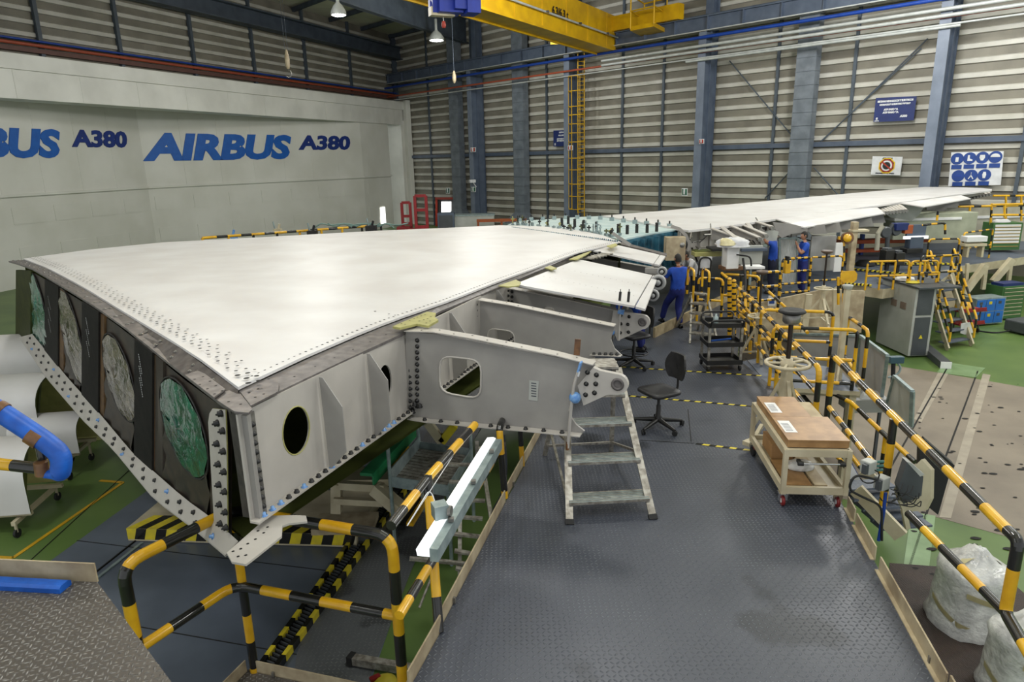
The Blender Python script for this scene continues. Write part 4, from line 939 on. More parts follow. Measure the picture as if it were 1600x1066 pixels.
# seams between the deck plates
for a, b in (((1075, 640), (1080, 690)), ((1165, 560), (1188, 587)), ((1000, 688), (1085, 693))):
    mb = MB(); mb.bar(G(*a, .002), G(*b, .002), .012, .004, DARK); mb.build('plate_seam', walk)
# cream toe boards
def toe(a, b, h=.16, z=0, t=.015, lab='cream', par=walk, notch=False):
    A, B = G(*a, z), G(*b, z); d = (B-A).normalized(); mb = MB(); mb.frame(A, d, Vector((-d.y, d.x, 0)), up, (B-A).length, t, h, CREAMD)
    mb.frame(A-up*.0, d, Vector((-d.y, d.x, 0)), up, (B-A).length, .05, .012, CREAMD)
    for k in range(int((B-A).length/1.2)): mb.box(A+d*(.3+k*1.2)+up*.04+Vector((-d.y, d.x, 0))*.0, (.03, .05, .06), STEELM, rz=math.atan2(d.y, d.x))
    return mb.build('toe_board', par)
toe((640, 1076), (690, 985)); toe((692, 975), (790, 785)); toe((792, 778), (846, 676)); toe((848, 672), (905, 565))
toe((1478, 1080), (1375, 892)); toe((1368, 876), (1338, 822)); toe((1336, 816), (1325, 795)); toe((1480, 1082), (1560, 1228))
toe((394, 1050), (615, 1098), .16, z=ZC); toe((345, 1092), (386, 1050), .16, z=ZC)
tb = MB(); 
for (a, b) in (((1022, 520), (1084, 490)), ((1086, 488), (1180, 444))): tb.bar(G(*a, .12), G(*b, .12), .05, .24, WOODL)
tbo = tb.build('timber_kerb', walk, label='pale timber kerb board behind the walking worker')
# near left tread plate platform
ZN = 1.0
mb = MB(); NP = [G(x, y, ZN) for x, y in [(-160, 896), (0, 900), (152, 910), (272, 1072), (420, 1290), (-300, 1290)]]
mb.prism([p-up*.06 for p in NP], up*.06, DECKN, mside=CREAM); near = struct(mb, 'near_deck', 'near grey tread plate platform at the left')
m = mat('tread_mark', (128, 124, 118), .4, metal=.3, c2=(84, 80, 76), ns=9); mb = MB()
cx = G(60, 1000, ZN); import itertools
def inside(p, poly):
    r = False; n = len(poly)
    for i in range(n):
        a, b = poly[i], poly[i-1]
        if (a.y > p.y) != (b.y > p.y) and p.x < (b.x-a.x)*(p.y-a.y)/(b.y-a.y)+a.x: r = not r
    return r
e1 = Vector((math.cos(.2), math.sin(.2), 0)); e2 = Vector((-e1.y, e1.x, 0))
for i in range(-46, 46):
    for j in range(-36, 36):
        c = cx+e1*i*.046+e2*j*.046
        if not inside(c, NP) or c.z < -9: continue
        d = (e1 if (i+j) % 2 else e2); n_ = Vector((-d.y, d.x, 0)); L, W = .02, .0055
        mb.add([c-d*L, c-n_*W+up*.0035, c+d*L, c+n_*W+up*.0035, c-n_*W*1.6, c+n_*W*1.6], [(0, 4, 1), (4, 2, 1), (0, 1, 3), (1, 2, 3), (0, 3, 5), (3, 2, 5)], m)
mb.build('tread_marks', near, kind='stuff')
mb = MB(); A, B = G(-200, 893, ZN), G(152, 910, ZN); d = (B-A).normalized(); mb.frame(A, d, Vector((-d.y, d.x, 0)), up, (B-A).length, .015, .16, CREAMD); mb.build('toe_board', near)
def foam(p0, p1, h, dep):
    mb = MB(); d = (p1-p0).normalized(); n = Vector((-d.y, d.x, 0)); pr = [(-.5, 0), (-.5, .7), (-.3, 1), (.3, 1), (.5, .7), (.5, 0)]
    mb.prism([p0+n*x*dep+up*y*h for x, y in pr], d*(p1-p0).length, HOSE); return mb.build('foam_bar')
fb = foam(G(-60, 912, ZN+.002), G(103, 921, ZN+.002), .055, .12); tag(fb, 'blue foam bar lying on the near tread plate platform', 'foam bar')
# ================================================================ yellow and black guard rails
def railing(label, base, heights, z0=0, r=.042, ly=.3, lb=.3, posts=None, group=None, rad=.12, ends=(True, True), n=10, top_loop=True, phase=0, cat='railing', name='guard_rail', skip_lo=None):
    P = [b if isinstance(b, Vector) else G(b[0], b[1], z0) for b in base]
    t = thing(name, label, cat, P[0], group); H = heights[0]; K = len(P)
    for hi, h in enumerate(heights):
        path = [p+up*h for p in P]
        if hi == 0 and top_loop:
            if ends[0]: path = [P[0]]+path
            if ends[1]: path = path+[P[-1]]
        mb = MB(); striped(mb, path, r, ly, lb, rad if hi == 0 else .05, n, phase=phase+hi*.13); mb.build('top_rail' if hi == 0 else 'mid_rail', t)
    for i in (posts if posts is not None else range(K)):
        if top_loop and ((i == 0 and ends[0]) or (i == K-1 and ends[1])): continue
        mb = MB(); striped(mb, [P[i], P[i]+up*H], r, ly, lb, 0, n, phase=phase+.1*i); mb.build('post', t)
    return t
# left near guard rail around the deck corner
p1 = G(397, 1052, ZC)
def onrail(px, py, z): return G(px, py, z)
t = thing('guard_rail', 'bent guard rail in front of the wing corner, nearest on the left', 'railing', p1)
a0, a1, a2 = G(190, 884, .42), G(362, 797, .42), G(612, 838, .42)
b1 = DY(366, 914, a1.y); b2 = DY(622, 967, a2.y); b2.z = b1.z
mb = MB(); striped(mb, [Vector((a0.x, a0.y, ZC)), a0, a1, a2, Vector((a2.x, a2.y, ZC))], .06, .38, .38, .2, 12, phase=.2); mb.build('top_rail', t)
mb = MB(); striped(mb, [Vector((a0.x, a0.y, b1.z)), b1, b2], .055, .38, .38, .2, 12, phase=.02); mb.build('mid_rail', t)
mb = MB(); striped(mb, [Vector((a1.x, a1.y, ZC)), Vector((a1.x, a1.y, .42))], .05, .36, .36, 0, 12, phase=.3); mb.build('post', t)
# walkway left side rail with light fitting
L1 = [G(611, 822, 1.17), G(668, 748, 1.17), G(742, 664, 1.17)]; M1 = [G(624, 962, .58), G(786, 694, .58)]
t = thing('guard_rail', 'straight guard rail along the left walkway kerb carrying the lit tube fitting', 'railing', G(690, 985, 0))
mb = MB(); striped(mb, L1, .045, .3, .3, 0, 12, phase=.32); mb.build('top_rail', t)
mb = MB(); striped(mb, M1, .042, .22, .22, 0, 12); mb.build('mid_rail', t)
mb = MB(); q = G(686, 988, 0); striped(mb, [q, Vector((L1[1].x, L1[1].y, 1.2))], .045, .3, .3, 0, 12, phase=.3); mb.build('post', t)
mb = MB(); q = G(789, 778, 0); q2 = DY(780, 668, q.y); striped(mb, [q, q2, q2+Vector((.1, .6, 0))], .042, .3, .5, .1, 12, phase=.2); mb.build('post', t)
mb = MB(); q = G(816, 728, 0); q2 = DY(812, 655, q.y); striped(mb, [q, q2], .035, .3, .3, 0, 10); mb.build('post', t)
lf = thing('tube_light', 'lit white tube fitting with a silver housing tied to the left guard rail', 'light fitting', G(720, 760, .9))
A, B = G(662, 860, .95), G(768, 688, .95); d = (B-A).normalized(); s_ = Vector((d.y, -d.x, 0))
mb = MB(); mb.frame(A+s_*.05-up*.1, d, s_, up, (B-A).length, .075, .12, GALV); 
for k in range(3): mb.box(A+d*((k+.6)*.75)+s_*.10+up*.045, (.05, .05, .03), STEELM)
mb.build('housing', lf)
mb = MB(); pr = [(-.06, -.06), (-.07, 0), (-.05, .03), (.02, .04), (.05, .03), (.05, -.06)]; mb.prism([A+s_*x+up*y for x, y in pr], d*(B-A).length, TUBEON); mb.build('diffuser', lf)
mb = MB(); c = G(684, 797, 1.05); mb.box(c+s_*.02, (.13, .13, .13), GALV, rz=.4); mb.cyl(c+s_*.1, c+s_*.13, .05, STEELM, 10); mb.build('junction_box', lf)
mb = MB(); w0 = L1[0]+up*.04; mb.tube(fillet([L1[2]-s_*.02, L1[0]+d*.1-up*.08+s_*.08, L1[0]+d*.7+s_*.1, c], .1), .005, SIGNW, 6); mb.build('white_cable', lf)
hz = MB(); q = G(800, 770, 0); hz.tube(fillet([DY(786, 680, 8.2), DY(790, 730, 8.15), DY(786, 775, 8.1), DY(770, 800, 8.0), DY(768, 830, 7.9)], .15), .03, mat('hose_black', (38, 44, 50), .5), 8); tag(hz.build('drain_hose'), 'dark hose hanging beside the left kerb post', 'hose')
# right side long guard rail
RB = [G(1302, 556, 1.1), G(1397, 655, 1.1), G(1592, 846, 1.1)]
t = thing('guard_rail', 'long guard rail at the right of the walkway, nearest the camera on the right', 'railing', Vector((RB[1].x, RB[1].y, 0)))
e_ = RB[2]+(RB[2]-RB[1]).normalized()*.0
mb = MB(); striped(mb, [Vector((RB[0].x, RB[0].y, 0)), RB[0], RB[2], Vector((RB[2].x, RB[2].y, .45)), G(1660, 1110, .45)], .047, .38, .38, .07, 12, phase=.3); mb.build('top_rail', t)
mb = MB(); striped(mb, [G(1420, 803, .45), Vector((RB[2].x, RB[2].y, .45))], .042, .33, .33, 0, 12, phase=.35); mb.build('mid_rail', t)
mb = MB(); striped(mb, [G(1296, 637, .5), G(1366, 726, .5)], .038, .22, .22, 0, 12, phase=.0); mb.build('mid_rail', t)
mb = MB(); striped(mb, [Vector((RB[1].x, RB[1].y, 0)), RB[1]], .045, .3, .3, 0, 12, phase=.1); mb.build('post', t)
# second rail along the walkway, then the one behind it
K0 = G(1281, 576, 1.1); K1 = G(1150, 446, 1.1)
t = thing('guard_rail', 'guard rail sloping away beside the hand wheel jack, ending in a rounded post', 'railing', Vector((K0.x, K0.y, 0)))
mb = MB(); striped(mb, [Vector((K0.x, K0.y, 0)), K0, K1, Vector((K1.x, K1.y, 0))], .042, .3, .3, .15, 10, phase=.3); mb.build('top_rail', t)
for z in (.72, .36): mb = MB(); striped(mb, [Vector((K0.x, K0.y, z)), Vector((K1.x, K1.y, z))], .034, .3, .3, 0, 10, phase=z); mb.build('mid_rail', t)
for u in (.35, .7): p = K0.lerp(K1, u); mb = MB(); striped(mb, [Vector((p.x, p.y, 0)), p], .036, .3, .3, 0, 10); mb.build('post', t)
t = thing('guard_rail', 'thin stair rail behind the long right guard rail, sloping to the ground', 'railing', DY(1331, 668, 11))
ss = [DY(1239, 582, 12.6), DY(1331, 630, 11.2), DY(1384, 681, 10.2), DY(1430, 722, 9.5)]
mb = MB(); striped(mb, ss, .04, .34, .34, 0, 10); mb.build('top_rail', t)
for p in (ss[1], ss[2]): mb = MB(); striped(mb, [p, p-up*.9], .036, .3, .3, 0, 8); mb.build('post', t)
mb = MB(); striped(mb, [DY(1240, 600, 12.4), DY(1300, 672, 11), DY(1350, 738, 10)], .036, .34, .34, 0, 10); mb.build('mid_rail', t)
mb = MB(); striped(mb, [DY(1240, 622, 12), DY(1290, 690, 10.5), DY(1345, 760, 9.4)], .034, .34, .34, 0, 10, phase=.3); mb.build('mid_rail', t)
mb = MB(); striped(mb, [DY(1414, 790, 8.9), DY(1407, 832, 8.9)], .034, .2, .2, 0, 8); mb.build('post', t)
# guard around the opening in the middle right (pixel frames on real depths)
def frame_rail(label, paths, r=.032, ly=.45, lb=.25, group=None, loc=None, rad=.12):
    t = thing('guard_rail', label, 'railing', loc or paths[0][0], group)
    for i, p in enumerate(paths): mb = MB(); striped(mb, p, r, ly, lb, rad, 8, phase=i*.17); mb.build('top_rail' if i == 0 else ('post' if abs((p[-1]-p[0]).z) > (p[-1]-p[0]).xy.length else 'mid_rail'), t)
    return t
def box_rail(label, a, b, ya, yb, hts, r=.032, ly=.45, lb=.25, ends=(1, 1), mids=0, z0=0, pxbase=True):
    """a,b ground points (pixels at height z0)"""
    A, B = (a if isinstance(a, Vector) else G(*a, z0)), (b if isinstance(b, Vector) else G(*b, z0)); ps = []
    top = [A+up*hts[0], B+up*hts[0]]
    if ends[0]: top = [A]+top
    if ends[1]: top = top+[B]
    ps.append(top)
    for h in hts[1:]: ps.append([A+up*h, B+up*h])
    for k in range(mids): p = A.lerp(B, (k+1)/(mids+1)); ps.append([p, p+up*hts[0]])
    return frame_rail(label, ps, r, ly, lb)
def top_at(px, py, z): p = G(px, py, z); return Vector((p.x, p.y, 0))
box_rail('front rail of the guarded opening right of the hand wheel jack', top_at(1209, 511, 1.1), top_at(1341, 516, 1.1), 0, 0, (1.1, .55, .12), ly=.6, lb=.3)
box_rail('rear rail of the guarded opening behind the hand wheel jack', top_at(1190, 484, 1.1), top_at(1303, 488, 1.1), 0, 0, (1.1, .5), ly=.6, lb=.2)
q = [top_at(1326, 495, 1.1), top_at(1357, 517, 1.1)]
frame_rail('short bent rail loop right of the guarded opening', [[q[0]+up*.2, q[0]+up*1.1, q[1]+up*1.1, q[1]+up*.15, q[0]+up*.35]], ly=.35, lb=.2)
# ladder rail cluster and rails around the two workers
box_rail('rail in front of the worker with the raised hand', top_at(1223, 405, 1.1), top_at(1268, 402, 1.1), 0, 0, (1.1, .72, .36, .1), ly=.12, lb=.1, mids=0, r=.036)
box_rail('rail left of the worker with the raised hand, lower left of the yellow board', top_at(1172, 427, 1.1), top_at(1220, 424, 1.1), 0, 0, (1.1, .72, .36, .1), ly=.12, lb=.1, r=.036)
box_rail('rail running right from the two workers towards the yellow board', top_at(1270, 402, 1.1), top_at(1318, 400, 1.1), 0, 0, (1.1, .4), ly=.15, lb=.12, ends=(0, 1), r=.03)
box_rail('yellow rail behind the black tool trolley, beside the step ladder', top_at(1131, 428, 1.15), top_at(1187, 432, 1.15), 0, 0, (1.15, .6, .2), ly=.4, lb=.15, mids=1)
box_rail('rail behind the walking worker with dark top bend', top_at(1092, 434, 1.15), top_at(1130, 436, 1.15), 0, 0, (1.15, .6), ly=.3, lb=.2)
for x, y0, y1, lab in ((1140, 437, 524, 'leftmost tall yellow post with black spiral bands beside the trolley'), (1147, 440, 530, 'second tall yellow post with black spiral bands beside the trolley')):
    Y = 15.4 if x < 1145 else 15.0; t = thing('banded_post', lab, 'post', DY(x, y1, Y)); mb = MB(); striped(mb, [DY(x, y1, Y), DY(x, y0, Y)], .05, .09, .045, 0, 8); mb.build('shaft', t); mb = MB(); mb.lathe(DY(x, y0, Y), [(.05, 0), (.05, .03), (0, .06)], YEL, 8); mb.build('cap', t)
# handrail of stairs that drop from the platform between the rails (diagonals)
frame_rail('long diagonal handrail falling right from the bent dark rail to the opening', [[DY(1128, 427, 17), DY(1190, 480, 15), DY(1240, 545, 12.8)], [DY(1140, 455, 16.6), DY(1200, 520, 14), DY(1236, 560, 12.6)], [DY(1128, 427, 17), DY(1128, 480, 17)], [DY(1165, 458, 15.8), DY(1165, 545, 14.6)]], ly=.35, lb=.35, r=.036)
frame_rail('diagonal handrail falling right in front of the faceless worker', [[DY(1168, 425, 18.2), DY(1225, 478, 16), DY(1262, 520, 14)], [DY(1168, 425, 18.2), DY(1168, 460, 18.2)]], ly=.35, lb=.35, r=.036)
frame_rail('lower diagonal handrail behind the black tool trolley', [[DY(1140, 475, 16), DY(1178, 512, 14.6), DY(1215, 560, 13)]], ly=.3, lb=.35, r=.034)
# far platform rails
fl_ = lambda x: Vector((DY(x, 430, 20.4).x, 20.4, 0))
box_rail('long yellow rail on the far deck edge above the grey cabinet', fl_(1354), fl_(1419), 0, 0, (.87, .43), ly=.8, lb=.06, mids=2)
box_rail('yellow rail at the head of the far stairs', fl_(1422), fl_(1464), 0, 0, (.85, .43), ly=.6, lb=.1, mids=1)
box_rail('rail in the middle of the far deck, left of the white seat', top_at(1440, 401, 1.0), top_at(1502, 398, 1.0), 0, 0, (1.0, .5), ly=.3, lb=.25, mids=1)
box_rail('rail left of the white-fronted drawer cabinet on the far deck', top_at(1507, 364, 1.1), top_at(1552, 358, 1.1), 0, 0, (1.1, .5), ly=.25, lb=.25, mids=0)
box_rail('rail behind the blue monitor on the far deck', top_at(1452, 374, 1.1), top_at(1500, 373, 1.1), 0, 0, (1.1, .5), ly=.25, lb=.25, mids=0)
def hrail(label, segs, Y, **k): frame_rail(label, [[DY(x, y, Y) for x, y in s] for s in segs], **k)
hrail('highest rail at the far right below the round signs', [[(1552, 306), (1640, 306)], [(1572, 306), (1572, 345)], [(1596, 306), (1596, 345)]], 30, ly=.7, lb=.25, r=.045)
hrail('long rail at the far right under the wing tip', [[(1498, 323), (1554, 322), (1640, 320)], [(1516, 323), (1514, 346)], [(1550, 318), (1548, 352)]], 28, ly=.6, lb=.3, r=.045)
hrail('second rail below the highest one at the far right', [[(1550, 320), (1640, 318)], [(1550, 336), (1640, 336)], [(1570, 320), (1570, 340)]], 27, ly=1.2, lb=.1, r=.045)
hrail('short yellow rail with a dark post behind the round bin', [[(1464, 345), (1466, 330)], [(1440, 352), (1477, 348), (1477, 366)]], 24, ly=.2, lb=.3, r=.04)
# far left rail beyond the wing
A, B = DY(316, 372, 25), DY(595, 352, 30); ps = [[A, B]]
for k in range(9): p = A.lerp(B, k/8); ps.append([p, p-up*1.0])
ps.append([A-up*.5, B-up*.5]); frame_rail('guard rail beyond the leading edge at the left', ps, ly=.5, lb=.4, r=.05)
# ================================================================ under the wing
hb = thing('floor_plate', 'wide black and yellow striped base plate on the ground under the wing', 'base plate', G(370, 850, GZ))
ZT = GZ+.25
a, b = G(197, 826, ZT), G(556, 836, ZT); bk = Vector((G(243, 786, ZT).x-a.x, G(243, 786, ZT).y-a.y, 0)).length
d = (b-a).normalized(); n = Vector((-d.y, d.x, 0)); Lh = (b-a).length; W = 1.5
mb = MB(); mb.frame(Vector((a.x, a.y, GZ+.02)), d, n, up, Lh, W, .23, CREAM); mb.build('slab', hb)
ns_ = 22
for k in range(ns_):
    x0, x1 = Lh*k/ns_, Lh*(k+1)/ns_; m_ = YEL2 if k % 2 == 0 else RBLK
    mb = MB(); sh = Lh/ns_*1.2
    mb.add([a+d*x0+up*.002, a+d*x1+up*.002, a+d*min(x1+sh, Lh)+n*.45+up*.002, a+d*min(x0+sh, Lh)+n*.45+up*.002], [(0, 1, 2, 3)], m_)
    s2 = Lh/ns_*.35; mb.add([a+d*x0-n*.003, a+d*x1-n*.003, a+d*max(0, x1-s2)-n*.003-up*.2, a+d*max(0, x0-s2)-n*.003-up*.2], [(3, 2, 1, 0)], m_); mb.build('stripe', hb)
mb = MB(); c = G(255, 790, ZT)+n*.9; mb.frame(Vector((c.x, c.y, ZT)), d, n, up, .35, .35, 2.0, POSTB); mb.build('column', hb)
c = G(395, 790, ZT)+n*.5; mb = MB(); mb.frame(Vector((c.x+.3, c.y+.1, ZT)), d, n, up, .6, .6, 1.5, mat('column_maroon', (52, 34, 34), .5)); mb.build('column', hb)
# cable channel with hazard edges
cc = thing('cable_channel', 'cable channel with striped edges crossing the ground towards the wing', 'cable channel', G(470, 960, GZ))
for o, (p, q) in enumerate((((405, 1045), (533, 868)), ((432, 1045), (560, 868)))):
    A, B = G(*p, GZ+.06), G(*q, GZ+.06); B = B+(B-A)*1.6; mb = MB(); n_ = int((B-A).length/.18)
    for k in range(n_): mb.bar(A.lerp(B, k/n_), A.lerp(B, (k+1)/n_), .06, .1, YEL2 if k % 2 else RBLK)
    mb.build('edge_strip', cc)
A, B = G(418, 1045, GZ+.03), G(547, 868, GZ+.03); B = B+(B-A)*1.6; mb = MB(); mb.bar(A, B, .16, .02, RBLK)
nn = int((B-A).length/.07)
for k in range(nn): p = A.lerp(B, k/nn); mb.box(p+up*.03, (.14, .022, .03), GREYD, rz=-.5)
mb.build('chain', cc)
for (p, q), lab in ((((600, 735), (640, 700)), 'left'), (((640, 830), (672, 780)), 'right')): pass
# cream trestle with green beam
def post3(mb, a, b, w_, m_): mb.bar(a, b, w_, w_, m_)
tr = thing('cream_trestle', 'cream steel trestle with diagonal braces on the ground under the wing', 'trestle', G(590, 830, GZ))
P = lambda x, y, Y: DY(x, y, Y)
mb = MB(); post3(mb, P(530, 758, 10.0), P(600, 762, 10.0), .12, CREAM); post3(mb, P(522, 782, 10.0), P(598, 786, 10.0), .10, CREAM); mb.build('beam', tr)
mb = MB(); post3(mb, P(586, 762, 10.0), P(632, 802, 9.8), .2, CREAM); mb.build('brace', tr)
mb = MB(); post3(mb, P(526, 755, 10.1), P(526, 800, 10.1), .16, CREAM); mb.build('leg', tr)
mb = MB(); c = P(562, 745, 10.3); mb.box(c, (1.1, .5, .12), CREAM); mb.build('table', tr)
mb = MB(); c = G(540, 818, GZ+.3); mb.box(c, (1.0, .55, .1), CREAMD); mb.box(c-up*.18, (.8, .4, .26), GREYD); mb.build('base', tr)
mb = MB(); post3(mb, P(668, 660, 12), P(690, 690, 12), .15, CREAM); post3(mb, P(690, 690, 12), P(710, 664, 12), .15, YEL2); mb.build('brace', tr)
gb = MB(); A, B = P(572, 742, 9.6), P(640, 668, 11.5); d_ = (B-A).normalized(); gb.bar(A, B, .2, .05, GREENB); gb.bar(A+Vector((.1, 0, -.08)), B+Vector((.1, 0, -.08)), .03, .2, GREENB); tag(gb.build('green_beam'), 'bright green angle beam resting on the cream trestle', 'beam')
for (a_, b_), lab in ((((594, 752), (636, 700)), 'yellow striped rail edge left of the galvanised platform'), (((640, 820), (668, 775)), 'yellow striped rail edge below the galvanised platform')):
    A, B = P(*a_, 10.2), P(*b_, 11.2); mb = MB(); mb.bar(A, B, .12, .06, YEL); mb.bar(A-Vector((.15, 0, .05)), B-Vector((.15, 0, .05)), .16, .08, RBLK); tag(mb.build('hazard_bar'), lab, 'bar')
# galvanised platform step
gp = thing('work_platform', 'galvanised work platform with slatted deck under the rib, beside the lit tube', 'platform', G(660, 850, GZ))
zq = -.75; Q = [G(x, y, zq) for x, y in [(610, 755), (655, 700), (735, 708), (700, 770)]]
Q[2] = Q[1]+(Q[3]-Q[0])
for k in range(13):
    u0, u1 = k/13, (k+.8)/13; mb = MB(); v = [Q[0].lerp(Q[1], u0), Q[3].lerp(Q[2], u0), Q[3].lerp(Q[2], u1), Q[0].lerp(Q[1], u1)]; mb.prism([p-up*.02 for p in v], up*.02, ALU); mb.build('slat', gp)
for i, (a_, b_) in enumerate(((Q[0], Q[1]), (Q[0], Q[3]), (Q[3], Q[2]), (Q[1], Q[2]))):
    mb = MB(); mb.bar(a_+up*(.03 if i else .1), b_+up*(.03 if i else .1), .02, .18 if i else .22, GALV); mb.build('side_plate', gp)
for i, q in enumerate(Q):
    mb = MB(); mb.cyl(Vector((q.x, q.y, GZ)), q+up*(.62 if i in (0, 1, 2) else 0), .03, GALV, 8); mb.build('leg', gp)
mb = MB(); mb.tube(fillet([Q[1]+up*.62, Q[1]+up*.75, Q[2]+up*.75, Q[2]+up*.62], .1), .03, GALV, 8); mb.tube([Q[0]+up*.62, Q[1]+up*.62], .03, GALV, 8); mb.build('hand_rail', gp)
# aluminium ladder standing on the ground in the gap
ld = thing('aluminium_ladder', 'aluminium ladder standing on the green floor in the gap left of the kerb', 'ladder', G(715, 900, GZ))
A0_, A1_ = G(662, 1050, GZ+.02), G(745, 1000, GZ+.02)
A0_, A1_ = DY(650, 905, 7.6), DY(712, 925, 7.6); A0_.z = A1_.z = GZ+.05
T0, T1 = DY(722, 700, 9.6), DY(752, 700, 9.6)
def lp(px, py, Y): return DY(px, py, Y)
s0 = [lp(718, 935, 7.7), lp(716, 820, 7.9), lp(722, 690, 8.3)]
mb = MB(); mb.bar(lp(718, 935, 7.7), lp(719, 812, 8.4), .05, .07, ALU); mb.build('stile', ld); mb = MB(); mb.bar(lp(768, 815, 8.0), lp(750, 700, 8.9), .05, .07, ALU); mb.build('stile', ld)
mb = MB(); mb.bar(lp(745, 690, 9.0), lp(748, 760, 8.9), .05, .06, ALU); mb.build('stile', ld)
for k in range(7):
    u = k/6; a_ = lp(700-2*k+12, 888-k*27, 7.8+.2*k); b_ = lp(742+k*4, 895-k*28, 7.8+.2*k); mb = MB(); mb.bar(a_, b_, .07, .03, ALU); mb.build('rung', ld)
mb = MB(); mb.bar(lp(640, 873, 7.9), lp(738, 882, 7.9), .05, .04, ALU); mb.build('cross_bar', ld); mb = MB(); mb.cyl(lp(702, 832, 7.6), lp(655, 950, 6.9), .018, ALU, 6); mb.build('brace', ld)
mb = MB(); mb.bar(G(548, 1030, GZ+.1), G(650, 1048, GZ+.1), .1, .1, ALU); mb.bar(G(545, 1029, GZ+.1), G(553, 1031, GZ+.1), .12, .12, RUBR); mb.build('stabiliser', ld)
bc_ = MB(); c = G(602, 1068, ZC+.01); bc_.lathe(c, [(.14, 0), (.13, .03), (.08, .06), (0, .07)], YLIGHT, 14); bc_.box(c+Vector((-.12, .03, .05)), (.12, .06, .04), RED, rz=.6); tag(bc_.build('yellow_cap'), 'yellow cap with a red tab at the bottom edge beside the striped post', 'yellow_cap')  # small yellow cap of unknown use, with a red tab
# ================================================================ white curved shells on stands at the left
def shell(name, label, xr, ybase, Yf, z0, H, Dp, L, stand=True, open_r=True):
    X0 = DY(xr, ybase, Yf).x; pr = []
    for k in range(17):
        t_ = math.pi*k/16; pr.append((-math.cos(t_)*.5*Dp+Dp*.5, math.sin(t_)**.8*H*.55+H*.45))
    pr = [(0, 0)]+pr+[(Dp, 0)]
    th = thing(name, label, 'wing panel', (X0-L/2, Yf+Dp/2, GZ), 'white curved panels at the left')
    rot = Matrix.Rotation(.12, 3, 'Z')
    def W_(x, y, z): v = rot @ Vector((x, y, 0)); return Vector((X0+v.x, Yf+v.y, z0+z))
    mb = MB(); mb.grid([[W_(x, y, z) for y, z in pr] for x in (-L, 0)], WHITE, flip=False); mb.grid([[W_(x, y*.96+.02*Dp, z*.97) for y, z in pr] for x in (-L, 0)], KHAKI, flip=True)
    mb.grid([[W_(0, y, z) for y, z in pr], [W_(0, y*.96+.02*Dp, z*.97) for y, z in pr]], OLIVE, smooth=False); mb.build('curved_skin', th)
    mb = MB(); 
    for (y, z) in ((.1*Dp, .0), (.9*Dp, .0)): mb.bar(W_(-L*.9, y, -.04), W_(-.05, y, -.04), .07, .07, CREAM)
    for x in (-.25, -L*.5): mb.bar(W_(x, -.1, -.12), W_(x, Dp+.1, -.12), .07, .07, CREAM); mb.bar(W_(x, Dp*.2, 0), W_(x, Dp*.5, H*.8), .06, .06, OLIVE)
    mb.build('stand', th)
    for x in (-.25, -L*.5):
        for y in (-.05, Dp):
            c = W_(x, y, -.12); mb = MB(); mb.lathe(Vector((c.x-.02, c.y, GZ+.085)), [(.08, 0), (.08, .04)], RUBR, 12, ax=(1, 0, 0)); mb.build('castor', th)
            mb = MB(); mb.cyl(Vector((c.x, c.y, GZ+.1)), c, .025, CREAM, 6); mb.build('leg', th)
shell('curved_panel', 'upper rear white curved panel, highest at the left edge', 84, 600, 15.8, -1.0, 1.15, 1.6, 3.2)
shell('curved_panel', 'white curved panel with an arched open end beside the blue hose', 66, 690, 13.0, -1.15, 1.1, 1.5, 3.4)
shell('curved_panel', 'low white curved panel with a tall front skirt at the bottom left', 52, 822, 10.6, -1.6, 1.15, 1.3, 2.6)
shell('curved_panel', 'small white curved panel with an arched end, rightmost of the curved panels', 138, 776, 12.8, -1.45, .72, .9, 1.3)
mb = MB(); mb.prism([DY(x, y, 14.8) for x, y in [(70, 640), (112, 640), (165, 696), (62, 697)]], (0, .05, 0), KHAKI); o = mb.build('khaki_panel'); tag(o, 'flat khaki panel standing behind the curved panels', 'panel')
mb = MB(); mb.box(DY(125, 705, 14.5), (2.6, .4, .15), CREAM); o = mb.build('cream_beam'); tag(o, 'cream beam lying under the khaki panel', 'beam')
# near left rail with blue foam wrap
t = thing('guard_rail', 'near horizontal rail end at the left edge under the blue foam wrap', 'railing', DY(40, 732, 4.5))
mb = MB(); striped(mb, [DY(-120, 712, 4.5), DY(68, 733, 4.5)], .042, .28, .28, 0, 12, phase=.22); mb.build('top_rail', t)
mb = MB(); striped(mb, [DY(-120, 580, 4.5), DY(-20, 640, 4.5), DY(60, 690, 4.5), DY(70, 733, 4.5)], .03, .9, .1, .06, 12); mb.build('bent_rail', t)
fo_ = thing('foam_wrap', 'thick blue foam tube bent around the rail end at the left edge', 'foam tube', DY(60, 700, 4.45))
pth = fillet([DY(-110, 580, 4.45), DY(-10, 637, 4.45), DY(68, 688, 4.45), DY(97, 712, 4.45), DY(94, 742, 4.45), DY(70, 741, 4.45)], .12, 8)
mb = MB(); mb.tube(pth, [.068]*(len(pth)-6)+[.064, .058, .05, .042, .036, .03], HOSE, 14); mb.build('foam_tube', fo_)
mb = MB(); a_, b_ = DY(48, 677, 4.45), DY(65, 688, 4.45); mb.tube([a_, b_], .074, TAPE, 14); mb.build('tape_band', fo_); mb = MB(); mb.tube([DY(-6, 640, 4.45), DY(5, 646, 4.45)], .073, TAPE, 14); mb.build('tape_band', fo_); mb = MB(); mb.tube([DY(63, 722, 4.45), DY(66, 742, 4.45)], .046, TAPE, 12); mb.build('tape_band', fo_)
